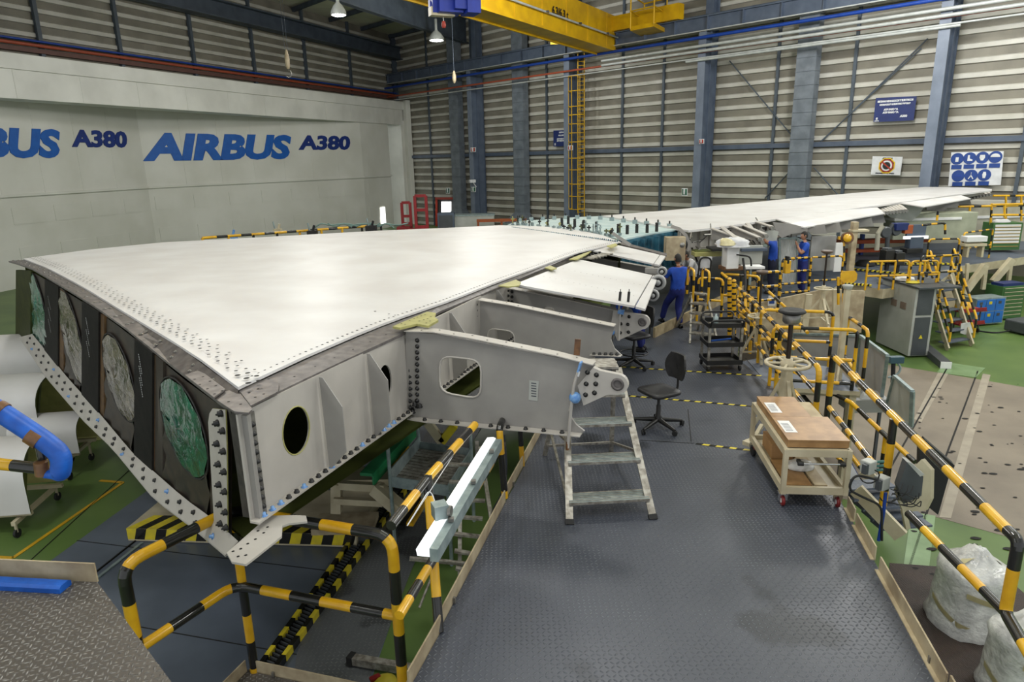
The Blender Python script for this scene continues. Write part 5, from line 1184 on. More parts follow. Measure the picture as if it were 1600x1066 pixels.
# ================================================================ overhead crane
def PL(px, py, a, off=0): return V(px, py, a, a+dC, off)
E = BW(962, 50, 1.35); n_c = Vector((-dC.y, dC.x, 0)); n_c = n_c if n_c.x < 0 else -n_c       # left side of the girder
ztop = PL(966, 27, E).z; zfe = PL(962, 62, E).z; zbo = PL(958, 82, E).z; LG = 46
crane = thing('overhead_crane', 'yellow overhead travelling crane spanning the hall', 'crane', (E.x, E.y, zbo))
mb = MB(); mb.frame(Vector((E.x, E.y, zbo+.25)), -dC, n_c, up, LG, .7, ztop-zbo-.25, CRNY); gir = mb.build('girder', crane)
mb = MB(); mb.frame(Vector((E.x, E.y, zbo+.1))-n_c*.12, -dC, n_c, up, LG, 1.5, .12, CRNY); mb.frame(Vector((E.x, E.y, zbo))+n_c*1.25, -dC, n_c, up, LG, .12, .9, CRNY); mb.build('lower_flange', gir)
mb = MB(); p = Vector((E.x, E.y, zfe+.1))-n_c*.2; mb.cyl(p, p-dC*LG, .06, PIPEW, 8)
for k in range(10): mb.box(p-dC*(2+k*4.2), (.3, .3, .1), RBLK)
mb.build('festoon_rail', gir)
for k in range(14): mb = MB(); q = Vector((E.x, E.y, zbo+.25))-dC*(k*3+1.5)-n_c*.03; mb.frame(q, -dC, n_c, up, .04, .04, ztop-zbo-.25, CRNY); mb.build('web_stiffener', gir)
mb = MB(); q = Vector((E.x, E.y, zt+.02)); mb.frame(q-dB*2.2-n_c*0, dB, nB, up, 7.5, .6, .9, CRNY); mb.build('end_carriage', crane)
a_, b_ = PL(863, 22, E, 0), PL(887, 26, E, 0); xd = Vector((b_.x-a_.x, b_.y-a_.y, 0))
off_ = -n_c*.02 if (Vector((a_.x, a_.y, 0))-Vector((E.x, E.y, 0))).dot(n_c) > -1 else Vector()
side = n_c*.72
p_ = V(863, 24, E+side, E+side+dC); p2_ = V(887, 28, E+side, E+side+dC)
side = -n_c*.02; p_ = V(863, 21, E+side, E+side+dC); p2_ = V(887, 25, E+side, E+side+dC)
side = -n_c*.06; p_ = V(863, 21, E+side, E+side+dC); p2_ = V(888, 26, E+side, E+side+dC); h_ = V(863, 7, E+side, E+side+dC).z-p_.z
xd = Vector((p2_.x-p_.x, p2_.y-p_.y, 0)); put_text('6,3/6,3 t', gir, 'lettering', p_, xd, up, h_/.75, RBLK, fit=xd.length, offset=.02*h_, extrude=.01)
bk = thing('crane_basket', 'yellow service basket hanging on the crane beside the runway beam', 'basket', DY(1012, 48, 46))
c0 = [DY(985, 45, 46), DY(1021, 52, 44.6), DY(1041, 46, 47), DY(1006, 40, 48.5)]
for q in c0: q.z = c0[0].z
mb = MB(); mb.prism([q-up*.12 for q in c0], up*.24, CRNY); mb.build('floor_plate', bk)
for i, q in enumerate(c0):
    mb = MB(); mb.cyl(q, q+up*1.9, .05, CRNY, 6); mb.build('post', bk); r_ = c0[(i+1) % 4]
    for h in (1.0, 1.9): mb = MB(); mb.cyl(q+up*h, r_+up*h, .05, CRNY, 6); mb.build('rail', bk)
lo = thing('crane_flood_light', 'small square light glowing under the crane girder', 'lamp', DY(873, 63, 50)); mb = MB(); c = DY(873, 62, 50); mb.box(c, (1.1, .5, .5), mat('lamp_warm', (255, 226, 110), .4, emit=((255, 214, 70), 1.2))); mb.build('lens', lo); mb = MB(); mb.box(c+up*.3, (1.2, .6, .12), CRNY); mb.build('housing', lo)
tr_ = thing('crane_trolley', 'deep blue crane hoist trolley at the top of the picture', 'hoist', DY(708, 8, 40)); BLH = mat('hoist_blue', (22, 48, 150), .45)
for (x, y, sx, sy, sz, m_, nm) in ((725, 4, 1.7, .9, .9, BLH, 'motor'), (700, 10, 1.6, .9, .8, BLH, 'drum'), (735, 8, .9, .9, 1.0, BLH, 'gearbox'), (682, 10, .8, .6, .8, BLH, 'end_box'), (690, 19, 1.6, .4, .45, CREAM, 'hook_block')):
    mb = MB(); c = DY(x, y, 30); mb.box(c, (sx*.62, sy, sz*.7), m_, rz=.4)
    if nm in ('motor', 'drum'): mb.lathe(c-Vector((.7, 0, 0)), [(.25, 0), (.3, .1), (.3, 1.0), (.2, 1.1)], m_, 12, ax=(1, 0, 0))
    mb.build(nm, tr_)
mb = MB(); c = DY(693, 33, 30); mb.cyl(c+up*.7, c, .02, STEELM, 5); mb.lathe(c-up*.25, [(.06, 0), (.1, .1), (.06, .25)], SIGNO, 8); mb.build('hook', tr_)
hk = thing('hoist_hook', 'pale chain hoist hook hanging in front of the left wall', 'hook', DY(450, 108, 34)); c = DY(450, 108, 34)
mb = MB(); mb.lathe(c, [(.05, 0), (.1, .12), (.11, .45), (.06, .75), (.03, .85)], CREAMD, 10); mb.build('block', hk)
mb = MB(); mb.tube([c+Vector((.14*math.cos(t), 0, -.2+.16*math.sin(t))) for t in [math.pi*.5-k*.45 for k in range(10)]], .03, STEELM, 6); mb.build('hook', hk)
for x in (-.06, .06): mb = MB(); mb.cyl(c+Vector((x, 0, .8)), c+Vector((x, 0, 12)), .008, STEELD, 4); mb.build('chain', hk)
hk = thing('hoist_hook', 'small pale hook hanging before the left air duct', 'hook', DY(710, 130, 50)); c = DY(710, 130, 50); mb = MB(); mb.lathe(c, [(.05, 0), (.14, .2), (.14, .5), (.05, .8)], CREAMD, 10); mb.build('block', hk); mb = MB(); mb.cyl(c+up*.8, c+up*9, .02, STEELD, 4); mb.build('chain', hk)
for x, y, Y, lab in ((529, 22, 43, 'round glowing hall lamp under the roof at the upper left'), (682, 62, 54, 'round glowing hall lamp left of the crane')):
    c = DY(x, y, Y); l = thing('hall_lamp', lab, 'lamp', c); s = .9*Y/43/1.0*.5
    mb = MB(); mb.lathe(c, [(s, -.05), (s*.96, .15), (s*.6, .45), (s*.25, .6), (.1, .7), (.1, 1.4), (0, 1.4)], PIPEW, 20); mb.build('reflector', l)
    mb = MB(); mb.lathe(c, [(0, -.12), (s*.6, -.1), (s*.95, -.04)], LAMPON, 20); mb.build('lens', l)
    mb = MB(); mb.cyl(c+up*1.2, c+up*(TOP-c.z-.2), .03, STEELD, 6); mb.build('hanger', l)
# ---------------------------------------------------------------- yellow caged ladder
cl_ = thing('caged_ladder', 'tall yellow ladder with safety cage on the right wall behind the wing', 'ladder', BW(910, 335, 1.0))
def BL(px, py, o=1.0): return BW(px, py, o)
for x0, x1 in ((902, 902), (912, 912)): mb = MB(); mb.cyl(BL(x0+1, 338), BL(x1+1, 82), .05, CRNY, 6); mb.build('stile', cl_)
for k in range(40): y = 90+k*6.2; mb = MB(); mb.cyl(BL(903, y), BL(913, y-.4), .025, CRNY, 5); mb.build('rung', cl_)
for k, y in enumerate([120, 143, 167, 180, 194, 208, 222, 247, 265, 287, 306, 326]):
    c = (BL(907.5, y)); r = .62; mb = MB(); mb.tube([c+nB*(.45+r*.9*math.sin(t))+dB*r*math.cos(t) for t in [math.pi*q/8-.5+.0 for q in range(11)]], .035, CRNY, 5); mb.build('cage_hoop', cl_)
for a in (-.3, .5, 1.57, 2.6, 3.4):
    c0_, c1_ = BL(907.5, 326), BL(907.5, 120); o_ = nB*(.45+.56*math.sin(a))+dB*.62*math.cos(a); mb = MB(); mb.cyl(c0_+o_, c1_+o_, .025, CRNY, 5); mb.build('cage_bar', cl_)
# ---------------------------------------------------------------- signs
def sign(name, label, pts, m, off=.35, cat='sign', lines=(), tm=None):
    P = [BW(x, y, off) for x, y in pts]; t = thing(name, label, cat, P[3]); mb = MB(); mb.prism(P, nB*.03, m); mb.build('panel', t)
    for (body, u, v, uw, vh, mm) in lines:
        o = P[3]+(P[2]-P[3])*u+(P[0]-P[3])*v+nB*.035; me = put_text(body, t, 'lettering', o, P[2]-P[3], P[0]-P[3], (P[0]-P[3]).length*vh/.7, mm, fit=(P[2]-P[3]).length*uw, extrude=.004, offset=.01)
    return t, P
sign('wall_sign', 'navy blue sign with white lettering at the upper right of the right wall', [(1369, 153), (1433, 150), (1428, 188), (1365, 191)], NAVY, lines=[('SISTEMAS HIDRAULICOS Y ELECTRICOS', .06, .80, .88, .07, SIGNW), ('HYDRAULICS & ELECTRIC SYSTEMS', .12, .67, .76, .06, SIGNW), ('ATP PASO 9A', .24, .46, .36, .07, SIGNW), ('ATP PASO 9A', .22, .34, .40, .07, SIGNW), ('A380', .66, .16, .18, .08, SIGNW), ('S', .06, .10, .05, .08, SIGNW), ('AIRBUS', .03, .03, .12, .03, SIGNW)])
sign('wall_sign', 'small navy blue sign left of the yellow ladder', [(865, 204), (888, 203), (888, 228), (865, 229)], NAVY, off=.4, lines=[('SISTEMAS', .4, .82, .4, .08, SIGNW), ('FUEL SYSTEM', .35, .64, .5, .07, SIGNW), ('ATP PASO 9', .25, .42, .5, .08, SIGNW), ('ATP PASO 9A', .25, .30, .5, .08, SIGNW), ('S', .08, .08, .1, .12, SIGNW), ('A', .86, .2, .08, .08, SIGNW)])
t, P = sign('no_entry_sign', 'white sign with a red barred circle in a yellow frame, low on the right wall', [(1364, 244), (1411, 245), (1407, 274), (1361, 273)], SIGNW, lines=[('ATENCION', .35, .86, .35, .06, INK), ('PROHIBIDO EL PASO', .16, .06, .64, .06, INK)])
def on(P, u, v, o=.04): return P[3]+(P[2]-P[3])*u+(P[0]-P[3])*v+nB*o
W_, H_ = (P[2]-P[3]).length, (P[0]-P[3]).length
def disc(P, t, u, v, r, m, n=20, o=.04, name='disc'):
    W_, H_ = (P[2]-P[3]).length, (P[0]-P[3]).length; c = on(P, u, v, o); mb = MB(); mb.prism([c+dB*math.cos(q*2*math.pi/n+math.pi/n)*r+up*math.sin(q*2*math.pi/n+math.pi/n)*r for q in range(n)], nB*.008, m); return mb.build(name, t)
disc(P, t, .52, .50, .44*H_, mat('sign_yellow', (232, 190, 30), .5), 8, .04, 'frame'); disc(P, t, .52, .50, .38*H_, RBLK, 8, .05, 'inner_frame'); disc(P, t, .52, .50, .34*H_, SIGNO, 24, .06, 'ring'); disc(P, t, .52, .50, .28*H_, SIGNW, 24, .07, 'disc'); disc(P, t, .52, .50, .2*H_, RBLK, 24, .08, 'figure')
mb = MB(); c = on(P, .52, .5, .095); mb.bar(c-dB*.27*H_+up*.27*H_*.8, c+dB*.27*H_-up*.27*H_*.8, .01, .07*H_, SIGNO, up=nB.cross(dB-up)); mb.bar(c-dB*.2*H_+up*.18*H_, c+dB*.2*H_-up*.18*H_, .02, .06*H_, SIGNO, up=(0, 0, 1)); mb.build('bar', t)
t, P = sign('safety_sign', 'white safety board with seven round blue symbols at the right end', [(1487, 238), (1569, 236), (1564, 289), (1482, 291)], SIGNW)
for i in range(7):
    row = 0 if i < 4 else 1; u = (.13+.24*i) if row == 0 else (.18+.25*(i-4)); v = .80 if row == 0 else .30; H_ = (P[0]-P[3]).length
    disc(P, t, u, v, .17*H_, SIGNB, 20, .045, 'symbol_disc')
    c = on(P, u, v, .06); mb = MB(); s = .1*H_
    if i == 0: mb.box(c-up*s*.2, (s*.8, .01, s*1.3), SIGNW, rz=math.atan2(dB.y, dB.x))
    elif i == 1: mb.prism([c+dB*x*s+up*z*s for x, z in [(-.5, .9), (0, .9), (.05, -.1), (.8, -.4), (.8, -.8), (-.5, -.8)]], nB*.01, SIGNW)
    elif i == 2: mb.prism([c+dB*x*s+up*z*s for x, z in [(-.6, .8), (.6, .8), (.7, 0), (.3, -.8), (-.3, -.8), (-.7, 0)]], nB*.01, SIGNW)
    elif i == 3: mb.prism([c+dB*math.cos(q)*s*1.2+up*(math.sin(q)*s*1.0) for q in [math.pi*k/8 for k in range(9)]], nB*.01, SIGNW)
    elif i == 4: mb.bar(c-dB*s, c+dB*s, .01, s*.5, PIPEB)
    elif i == 5:
        mb.bar(c+up*s*.9, c-up*s*.1, .01, s*.5, SIGNW, up=nB); mb.bar(c, c-up*s-dB*s*.6, .02, s*.25, SIGNW); mb.bar(c, c-up*s+dB*s*.6, .02, s*.25, SIGNW)
    else: mb.prism([c+dB*x*s+up*z*s for x, z in [(-.3, .9), (.3, .9), (.5, .1), (.3, -.9), (-.3, -.9), (-.5, .1)]], nB*.01, SIGNW)
    mb.build('symbol', t)
    c = on(P, u, v-.24, .05); mb = MB(); mb.box(c, (.2*(P[2]-P[3]).length, .02, .12*H_), SIGNB, rz=math.atan2(dB.y, dB.x)); mb.build('caption', t)
for x, y, lab in ((739, 234, 'left'), (891, 231, 'middle'), (1096, 221, 'right')):
    P = [BW(x-3.5, y-3.5, 1.8), BW(x+4.5, y-4, 1.8), BW(x+4.5, y+3.5, 1.8), BW(x-3.5, y+4, 1.8)]
    t = thing('extinguisher_sign', {'left': 'small red extinguisher sign on the blue column beside the left duct', 'middle': 'small red extinguisher sign on the column beside the yellow ladder', 'right': 'small red extinguisher sign on the column above the outer wing'}[lab], 'sign', P[3], 'extinguisher signs')
    mb = MB(); mb.prism(P, nB*.02, SIGNW); mb.build('panel', t); c = (P[0]+P[2])/2+nB*.03; s = (P[1]-P[0]).length
    mb = MB(); mb.prism([p.lerp(c, .25)+nB*.03 for p in P], nB*.01, SIGNO); mb.build('field', t); mb = MB(); mb.bar(c-up*s*.2+nB*.03, c+up*s*.25+nB*.03, s*.18, s*.18, SIGNW, up=nB); mb.build('symbol', t)
for x, y, w_, h_, lab in ((740, 296, 7, 8, 'small green exit sign on the column beside the left duct'), (700, 298, 6, 9, 'small white and green sign above the lit doorway'), (1070, 300, 9, 12, 'green sign hanging just above the outer wing root')):
    P = [BW(x-w_/2, y-h_/2, 1.8), BW(x+w_/2, y-h_/2, 1.8), BW(x+w_/2, y+h_/2, 1.8), BW(x-w_/2, y+h_/2, 1.8)]; t = thing('exit_sign', lab, 'sign', P[3]); mb = MB(); mb.prism(P, nB*.02, SIGNW); mb.build('panel', t); c = (P[0]+P[2])/2
    mb = MB(); mb.prism([p.lerp(c, .2)+nB*.025 for p in P], nB*.01, SIGNG); mb.build('field', t); mb = MB(); mb.bar(c-up*.15+nB*.04, c+up*.2+nB*.04, .1, .1, SIGNW, up=nB); mb.build('symbol', t)
t = thing('camera_lamp', 'small white wall camera on the blue column above the green sign', 'camera', BW(737, 283, 1.9)); mb = MB(); c = BW(738, 283, 1.9); mb.box(c, (.5, .3, .25), SIGNW, rz=.5); mb.build('housing', t); mb = MB(); mb.cyl(c, c-up*.5-nB*.4, .05, SIGNW, 6); mb.build('bracket', t)
# ---------------------------------------------------------------- lit doorway and small things at the foot of the back wall
t = MB(); P = [BW(x, y, .3) for x, y in [(690, 315), (705, 315), (705, 336), (690, 336)]]; t.prism(P, nB*.04, DAYLT); dd = struct(t, 'window_1', 'bright daylight doorway at the foot of the back wall')
mb = MB()
for a_, b_ in (((681, 310), (712, 310)), ((682, 310), (682, 356)), ((711, 310), (711, 356))): mb.bar(BW(*a_, .4), BW(*b_, .4), .2, .2, SIGNO)
mb.build('door_frame', dd); mb = MB(); P = [BW(x, y, .25) for x, y in [(683, 312), (712, 312), (712, 356), (683, 356)]]; mb.prism(P, nB*.02, GREYD); mb.build('door_leaf', dd)
t = MB(); t.frame(LWs(sLo(596, F-.2), F-.22, LW(594, 350, F-.2).z), dL, nL, (0, 0, 1), sLo(589, F-.2)-sLo(596, F-.2), .05, 1.5, DAYLT); 
dd = struct(t, 'window_2', 'small bright door pane in the hangar door')
for x, Y, s, lab in ((659, 50, 1.0, 'tall red forklift mast at the left end of the back wall'), (636, 52, .7, 'lower red forklift mast left of the tall one')):
    g_ = G(x, 366, GZ); t = thing('forklift_mast', lab, 'forklift', g_); c = DY(x, 350, Y); w_ = .3*s+.1; z1 = c.z+1.4*s+.6
    for dx in (-w_, w_): mb = MB(); mb.bar(Vector((c.x+dx, Y, GZ)), Vector((c.x+dx, Y, z1)), .2, .2, RED); mb.build('upright', t)
    for z in (z1, z1-1.0, z1-2.2*s): mb = MB(); mb.bar(Vector((c.x-w_, Y, z)), Vector((c.x+w_, Y, z)), .18, .2, RED); mb.build('cross_bar', t)
    mb = MB(); mb.box((c.x-.2*s, Y-.5, GZ+.7), (1.4*s, 1.2, 1.4), RED); mb.build('body', t)
g_ = DY(727, 352, 52); t = thing('grey_bin', 'long grey bin standing at the foot of the left air duct', 'bin', g_); mb = MB(); mb.box((g_.x+.6, 52, g_.z), (3.2, 1.4, 1.5), GREYC); mb.build('body', t); mb = MB(); mb.box((g_.x+.6, 52, g_.z+.78), (3.3, 1.5, .08), GALV); mb.build('lid', t)
g_ = DY(698, 356, 51); t = thing('blue_grey_cabinet', 'small blue grey cabinet below the lit doorway', 'cabinet', g_); mb = MB(); mb.box((g_.x, 51, g_.z), (1.2, 1, 2.2), STEELB); mb.build('body', t); mb = MB(); mb.box((g_.x, 50.48, g_.z), (1.0, .04, 1.9), GREYD); mb.build('door', t)
RKO = mat('rack_orange', (156, 78, 34), .6); g_ = DY(784, 355, 50); t = thing('orange_rack', 'long orange rack along the foot of the back wall', 'rack', g_)
mb = MB(); mb.box((g_.x, 50, g_.z+.5), (3.6, .3, .2), RKO); mb.build('beam', t)
for dx in (-1.7, 0, 1.7): mb = MB(); mb.box((g_.x+dx, 50, g_.z-.8), (.15, .2, 2.6), RKO); mb.build('upright', t)
# things beyond the leading edge, left
rnd = random.Random(21)
for x, y, w_, h_, m_, nm, lab in ((363, 371, 12, 5, BLUEC, 'tool_case', 'blue case lying on the guard rail beyond the wing'), (434, 362, 10, 9, CREAM, 'machine', 'small cream machine beyond the leading edge'), (488, 364, 14, 7, BLK, 'machine', 'black machine among cables beyond the leading edge'), (580, 357, 16, 9, BLK, 'machine', 'black machine beyond the leading edge near the hangar door edge')):
    c = DY(x, y, 27.5); t = thing(nm, lab, 'machine' if nm == 'machine' else 'case', c); mb = MB(); mb.box(c, (w_*.026, .3, h_*.026), m_); mb.build('body', t); mb = MB(); mb.cyl(c, c+Vector((.1, 0, .3)), .05, m_, 6); mb.build('knob', t)
    if nm == 'machine': mb = MB(); mb.cyl(c+Vector((-.1, 0, .1)), c+Vector((-.15, 0, .4)), .03, GALV, 6); mb.build('lever', t)
mb = MB()
for k in range(5):
    x = 490+k*22; pts = [DY(x+q*12, 357-abs(math.sin(k*2+q*1.3))*9, 29) for q in range(6)]; mb.tube(fillet(pts, .2, 3), .03, mat('cable_green', (120, 148, 140), .5) if k == 0 else MC['cable_green'], 5)
tag(mb.build('cable_bundle'), 'tangle of pale green cables beyond the leading edge near the door', 'cables')['kind'] = 'stuff'
# ================================================================ main step ladder
sl = thing('step_ladder', 'worn aluminium step ladder standing under the nearest rib lug', 'step ladder', G(955, 780, 0))
F1_, F2_ = G(890, 820, 0), G(1021, 812, 0); T1_ = DY(884, 560, 8.55); T2_ = DY(966, 575, 8.55); R1_, R2_ = G(851, 712, 0), G(955, 706, 0)
T1_.z = T2_.z = min(T1_.z, T2_.z)
for a_, b_ in ((F1_, T1_), (F2_, T2_)): mb = MB(); mb.bar(a_, b_, .03, .085, ALU, up=(1, 0, 0)); mb.bar(a_, a_+(b_-a_).normalized()*.06, .045, .1, RUBR, up=(1, 0, 0)); mb.build('stile', sl)
for a_, b_ in ((R1_, T1_+Vector((0, .3, 0))), (R2_, T2_+Vector((0, .3, 0)))): mb = MB(); mb.bar(a_, b_, .03, .06, ALU, up=(1, 0, 0)); mb.build('rear_leg', sl)
for u in (.12, .36, .60, .80):
    a_, b_ = F1_.lerp(T1_, u), F2_.lerp(T2_, u); d_ = (b_-a_).normalized(); bk_ = Vector((-d_.y, d_.x, 0)); mb = MB(); mb.frame(a_-bk_*.05, d_, bk_, up, (b_-a_).length, .26, .03, ALU)
    for k in range(6): mb.frame(a_-bk_*.04+bk_*k*.04+up*.03, d_, bk_, up, (b_-a_).length, .012, .005, GALV)
    mb.build('step', sl)
mb = MB(); d_ = (T2_-T1_).normalized(); mb.frame(T1_+Vector((0, -.05, 0)), d_, Vector((0, 1, 0)), up, (T2_-T1_).length, .4, .03, ALU); mb.build('top_platform', sl)
for a_, b_ in ((F1_.lerp(T1_, .5), R1_.lerp(T1_, .35)), (F2_.lerp(T2_, .42), R2_.lerp(T2_, .12)), (R1_.lerp(T1_, .12), R2_.lerp(T2_, .12)), (F1_.lerp(T1_, .1), R1_.lerp(T1_, .3))): mb = MB(); mb.bar(a_, b_, .03, .03, ALU); mb.build('brace', sl)
# ================================================================ stools with five-star bases
def swivel_chair(name, label, loc, face, back_ang, ring=False, sh=.52):
    t = thing(name, label, 'chair', (0, 0, 0)); Z = 0
    for k in range(5):
        a_ = k*2*math.pi/5+.35; e = Vector((math.cos(a_)*.34, math.sin(a_)*.34, .07)); mb = MB(); mb.tube([Vector((0, 0, .12)), e*.5+up*.06, e], [.035, .028, .02], BLK, 6); lg = mb.build('base_arm', t)
        mb = MB(); tn = Vector((-math.sin(a_+.8), math.cos(a_+.8), 0)); c = Vector((e.x, e.y, .035))
        for s_ in (-.022, .008): mb.lathe(c+tn*s_, [(.034, 0), (.036, .004), (.034, .014)], RUBR, 12, ax=tn)
        mb.cyl(c, e, .01, BLK, 6); mb.build('castor', lg)
    mb = MB(); mb.lathe((0, 0, .1), [(.05, 0), (.05, .05), (.032, .07), (.03, sh-.3), (.02, sh-.29), (.02, sh-.12)], BLK, 12); mb.build('column', t)
    if ring:
        mb = MB(); mb.tube([Vector((math.cos(q)*.24, math.sin(q)*.24, .24)) for q in [k*math.pi/10 for k in range(20)]], .012, BLK, 6, closed=True)
        for q in range(3): mb.cyl(Vector((0, 0, .22)), Vector((math.cos(q*2.1)*.24, math.sin(q*2.1)*.24, .24)), .009, BLK, 5)
        mb.build('foot_ring', t)
    P = rounded([Vector((-.23, -.22, sh)), Vector((.22, -.24, sh)), Vector((.22, .24, sh)), Vector((-.23, .22, sh))], .22, 5)
    mb = MB(); c = Vector((0, 0, sh)); rings = [[c+(p-c)*k+up*z for p in P] for k, z in ((.92, -.035), (1.0, -.02), (1.0, .005), (.94, .022), (.6, .016), (.0, .008))]
    mb.grid([r+[r[0]] for r in rings], SEATM, flip=False); mb.add(rings[0], [tuple(range(len(P)))[::-1]], BLK); mb.build('seat', t)
    mb = MB(); mb.box((-.02, 0, sh-.06), (.22, .14, .05), BLK); mb.cyl((0, -.1, sh-.07), (0.02, -.28, sh-.08), .008, BLK, 6); mb.tube(fillet([Vector((-.1, 0, sh-.06)), Vector((-.30, 0, sh-.06)), Vector((-.31, 0, sh+.1)), Vector((-.29, 0, sh+.32))], .08), .016, BLK, 6)
    mb.build('mechanism', t)
    rows_ = []
    for i in range(9):
        v = i/8; z = sh+.13+v*.34; wv = .2*math.sin(math.pi*(.14+.72*v))**.5; rows_.append([Vector((-.27-.03*v+.05*(y/.2)**2, y, z)) for y in [wv*(-1+k/4) for k in range(9)]])
    mb = MB(); mb.grid(rows_, SEATM, flip=True); mb.grid([[p-Vector((.03, 0, 0)) for p in r] for r in rows_], BLK)
    per = rows_[0]+[r[-1] for r in rows_[1:]]+rows_[-1][::-1][1:]+[r[0] for r in rows_[::-1][1:-1]]; q = len(per)
    mb.add(per+[p-Vector((.03, 0, 0)) for p in per], [(i, i+q, (i+1) % q+q, (i+1) % q) for i in range(q)], BLK); mb.build('backrest', t)
    t.location = loc; t.rotation_euler = (0, 0, face); t.scale = (1.16,)*3; return t
swivel_chair('swivel_chair', 'black swivel chair standing alone on the open walkway', G(1028, 668, 0), math.radians(205), 0)
swivel_chair('swivel_chair', 'black swivel chair with a foot ring beside the rib under the white flap', G(990, 572, 0), math.radians(200), 0, ring=True, sh=.56)
# ================================================================ cream cart with wooden boxes
ct = thing('tool_cart', 'cream four-wheeled cart carrying two plywood boxes', 'cart', G(1262, 770, 0))
a_ = G(1229, 702, .75); b_ = G(1328, 704, .75); cb = G(1189, 630, .75); ex = (b_-a_); ex.z = 0; Wc = ex.length; ex.normalize(); ey = (cb-a_); ey.z = 0; Lc = ey.length; ey.normalize()
ey = (ey-ex*ey.dot(ex)*1.0).normalized() if abs(ey.dot(ex)) < .35 else ey
O = Vector((a_.x, a_.y, 0))
def cp_(x, y, z): return O+ex*x*Wc+ey*y*Lc+up*z
zb0, zt0 = .2, .75; lw = .055
for x in (0, 1):
    for y in (0, 1): mb = MB(); mb.bar(cp_(x, y, zb0-.02), cp_(x, y, zt0), lw, lw, CREAM, up=ex); mb.build('leg', ct)
for z, h, nm in ((zt0-.04, .09, 'top_frame'), (zb0+.03, .09, 'bottom_frame')):
    for p_, q_ in (((0, 0), (1, 0)), ((1, 0), (1, 1)), ((1, 1), (0, 1)), ((0, 1), (0, 0))): mb = MB(); mb.bar(cp_(*p_, z), cp_(*q_, z), .045, h, CREAM); mb.build(nm, ct)
mb = MB(); mb.prism([cp_(0, 0, zb0), cp_(1, 0, zb0), cp_(1, 1, zb0), cp_(0, 1, zb0)], up*.02, CREAM); mb.build('shelf', ct)
mb = MB(); mb.prism([cp_(0, 0, zt0-.02), cp_(1, 0, zt0-.02), cp_(1, 1, zt0-.02), cp_(0, 1, zt0-.02)], up*.015, CREAM); mb.build('shelf', ct)
for x, y in ((.03, .03), (.92, .03), (.03, .95), (.92, .95)):
    c = cp_(x, y, .065); mb = MB(); mb.lathe(c-ex*.018, [(.055, 0), (.065, .004), (.065, .032), (.055, .036)], REDW, 14, ax=ex); mb.lathe(c-ex*.022, [(.03, 0), (.03, .044)], PAPER, 10, ax=ex); wh = mb.build('castor', ct)
    mb = MB(); mb.box(c+up*.105, (.11, .1, .012), CHROME, rz=math.atan2(ex.y, ex.x))
    for s_ in (-.03, .03): mb.bar(c+ex*s_, c+ex*s_+up*.1, .006, .05, CHROME, up=ex)
    mb.build('castor_fork', wh)
mb = MB(); h0, h1 = cp_(.2, 0, .615)-ey*.10, cp_(.86, 0, .615)-ey*.10; mb.cyl(h0, h1, .013, CHROME, 10)
hd = mb.build('push_handle', ct, label='chrome bar handle with black ends')
for p_ in (h0, h1): mb = MB(); mb.cyl(p_-ex*.03, p_+ex*.03, .026, BLK, 10); mb.bar(p_, p_+ey*.1, .04, .035, BLK); mb.build('handle_end', hd)
def wbox(name, label, x0, x1, y0, y1, z0, z1, m, grp=None):
    t = thing(name, label, 'box', cp_(x0, y0, z0), grp); mb = MB(); mb.prism([cp_(x0, y0, z0), cp_(x1, y0, z0), cp_(x1, y1, z0), cp_(x0, y1, z0)], up*(z1-z0-.02), m); mb.build('body', t)
    mb = MB(); e = .004; mb.prism([cp_(x0-e, y0-e, z1-.018), cp_(x1+e, y0-e, z1-.018), cp_(x1+e, y1+e, z1-.018), cp_(x0-e, y1+e, z1-.018)], up*.018, m); return t, mb.build('lid', t)
zt1 = zt0+.012; zx = zt1+.095
b1_, _ = wbox('plywood_box', 'nearer flat plywood box on the cart, wider and with a paper label', .03, 1.0, .02, .50, zt1, zx, WOOD)
b2_, _ = wbox('plywood_box', 'further flat plywood box on the cart, behind the nearer one', .03, .72, .505, .98, zt1, zx, WOOD)
for t_, x0, y0 in ((b1_, .07, .2), (b2_, .07, .62)):
    P = [cp_(x0, y0, zx+.001), cp_(x0+.24, y0, zx+.001), cp_(x0+.24, y0+.22, zx+.001), cp_(x0, y0+.22, zx+.001)]
    P = [cp_(x0+.0, y0-.04, zx+.001), cp_(x0+.2, y0-.04, zx+.001), cp_(x0+.2, y0+.2, zx+.001), cp_(x0, y0+.2, zx+.001)]
    mb = MB(); mb.prism(P, up*.002, PAPER); pl = mb.build('paper_label', t_); mb = MB()
    for k in range(7): mb.prism([P[0].lerp(P[1], .15).lerp(P[3].lerp(P[2], .15), .15+k*.1)+up*.0025, P[0].lerp(P[1], .15+.6).lerp(P[3].lerp(P[2], .75), .15+k*.1)+up*.0025, P[0].lerp(P[1], .75).lerp(P[3].lerp(P[2], .75), .18+k*.1)+up*.0025, P[0].lerp(P[1], .15).lerp(P[3].lerp(P[2], .15), .18+k*.1)+up*.0025], up*.0005, INK)
    mb.build('printed_lines', pl)
t, _ = wbox('wood_tray', 'pale wooden strip tray beside the further plywood box', .74, .96, .505, .90, zt1, zx-.03, WOODL)
wbox('cardboard_box', 'cardboard box on the lower shelf of the cart at the far end', .12, .5, .55, .85, zb0+.03, zb0+.23, CARDB)
wbox('wood_board', 'brown plywood board lying on the lower shelf of the cart', .08, .5, .05, .5, zb0+.025, zb0+.06, WOOD)
wbox('wood_board', 'narrow pale board lying on the lower shelf of the cart', .55, .75, .06, .8, zb0+.025, zb0+.06, WOODL)
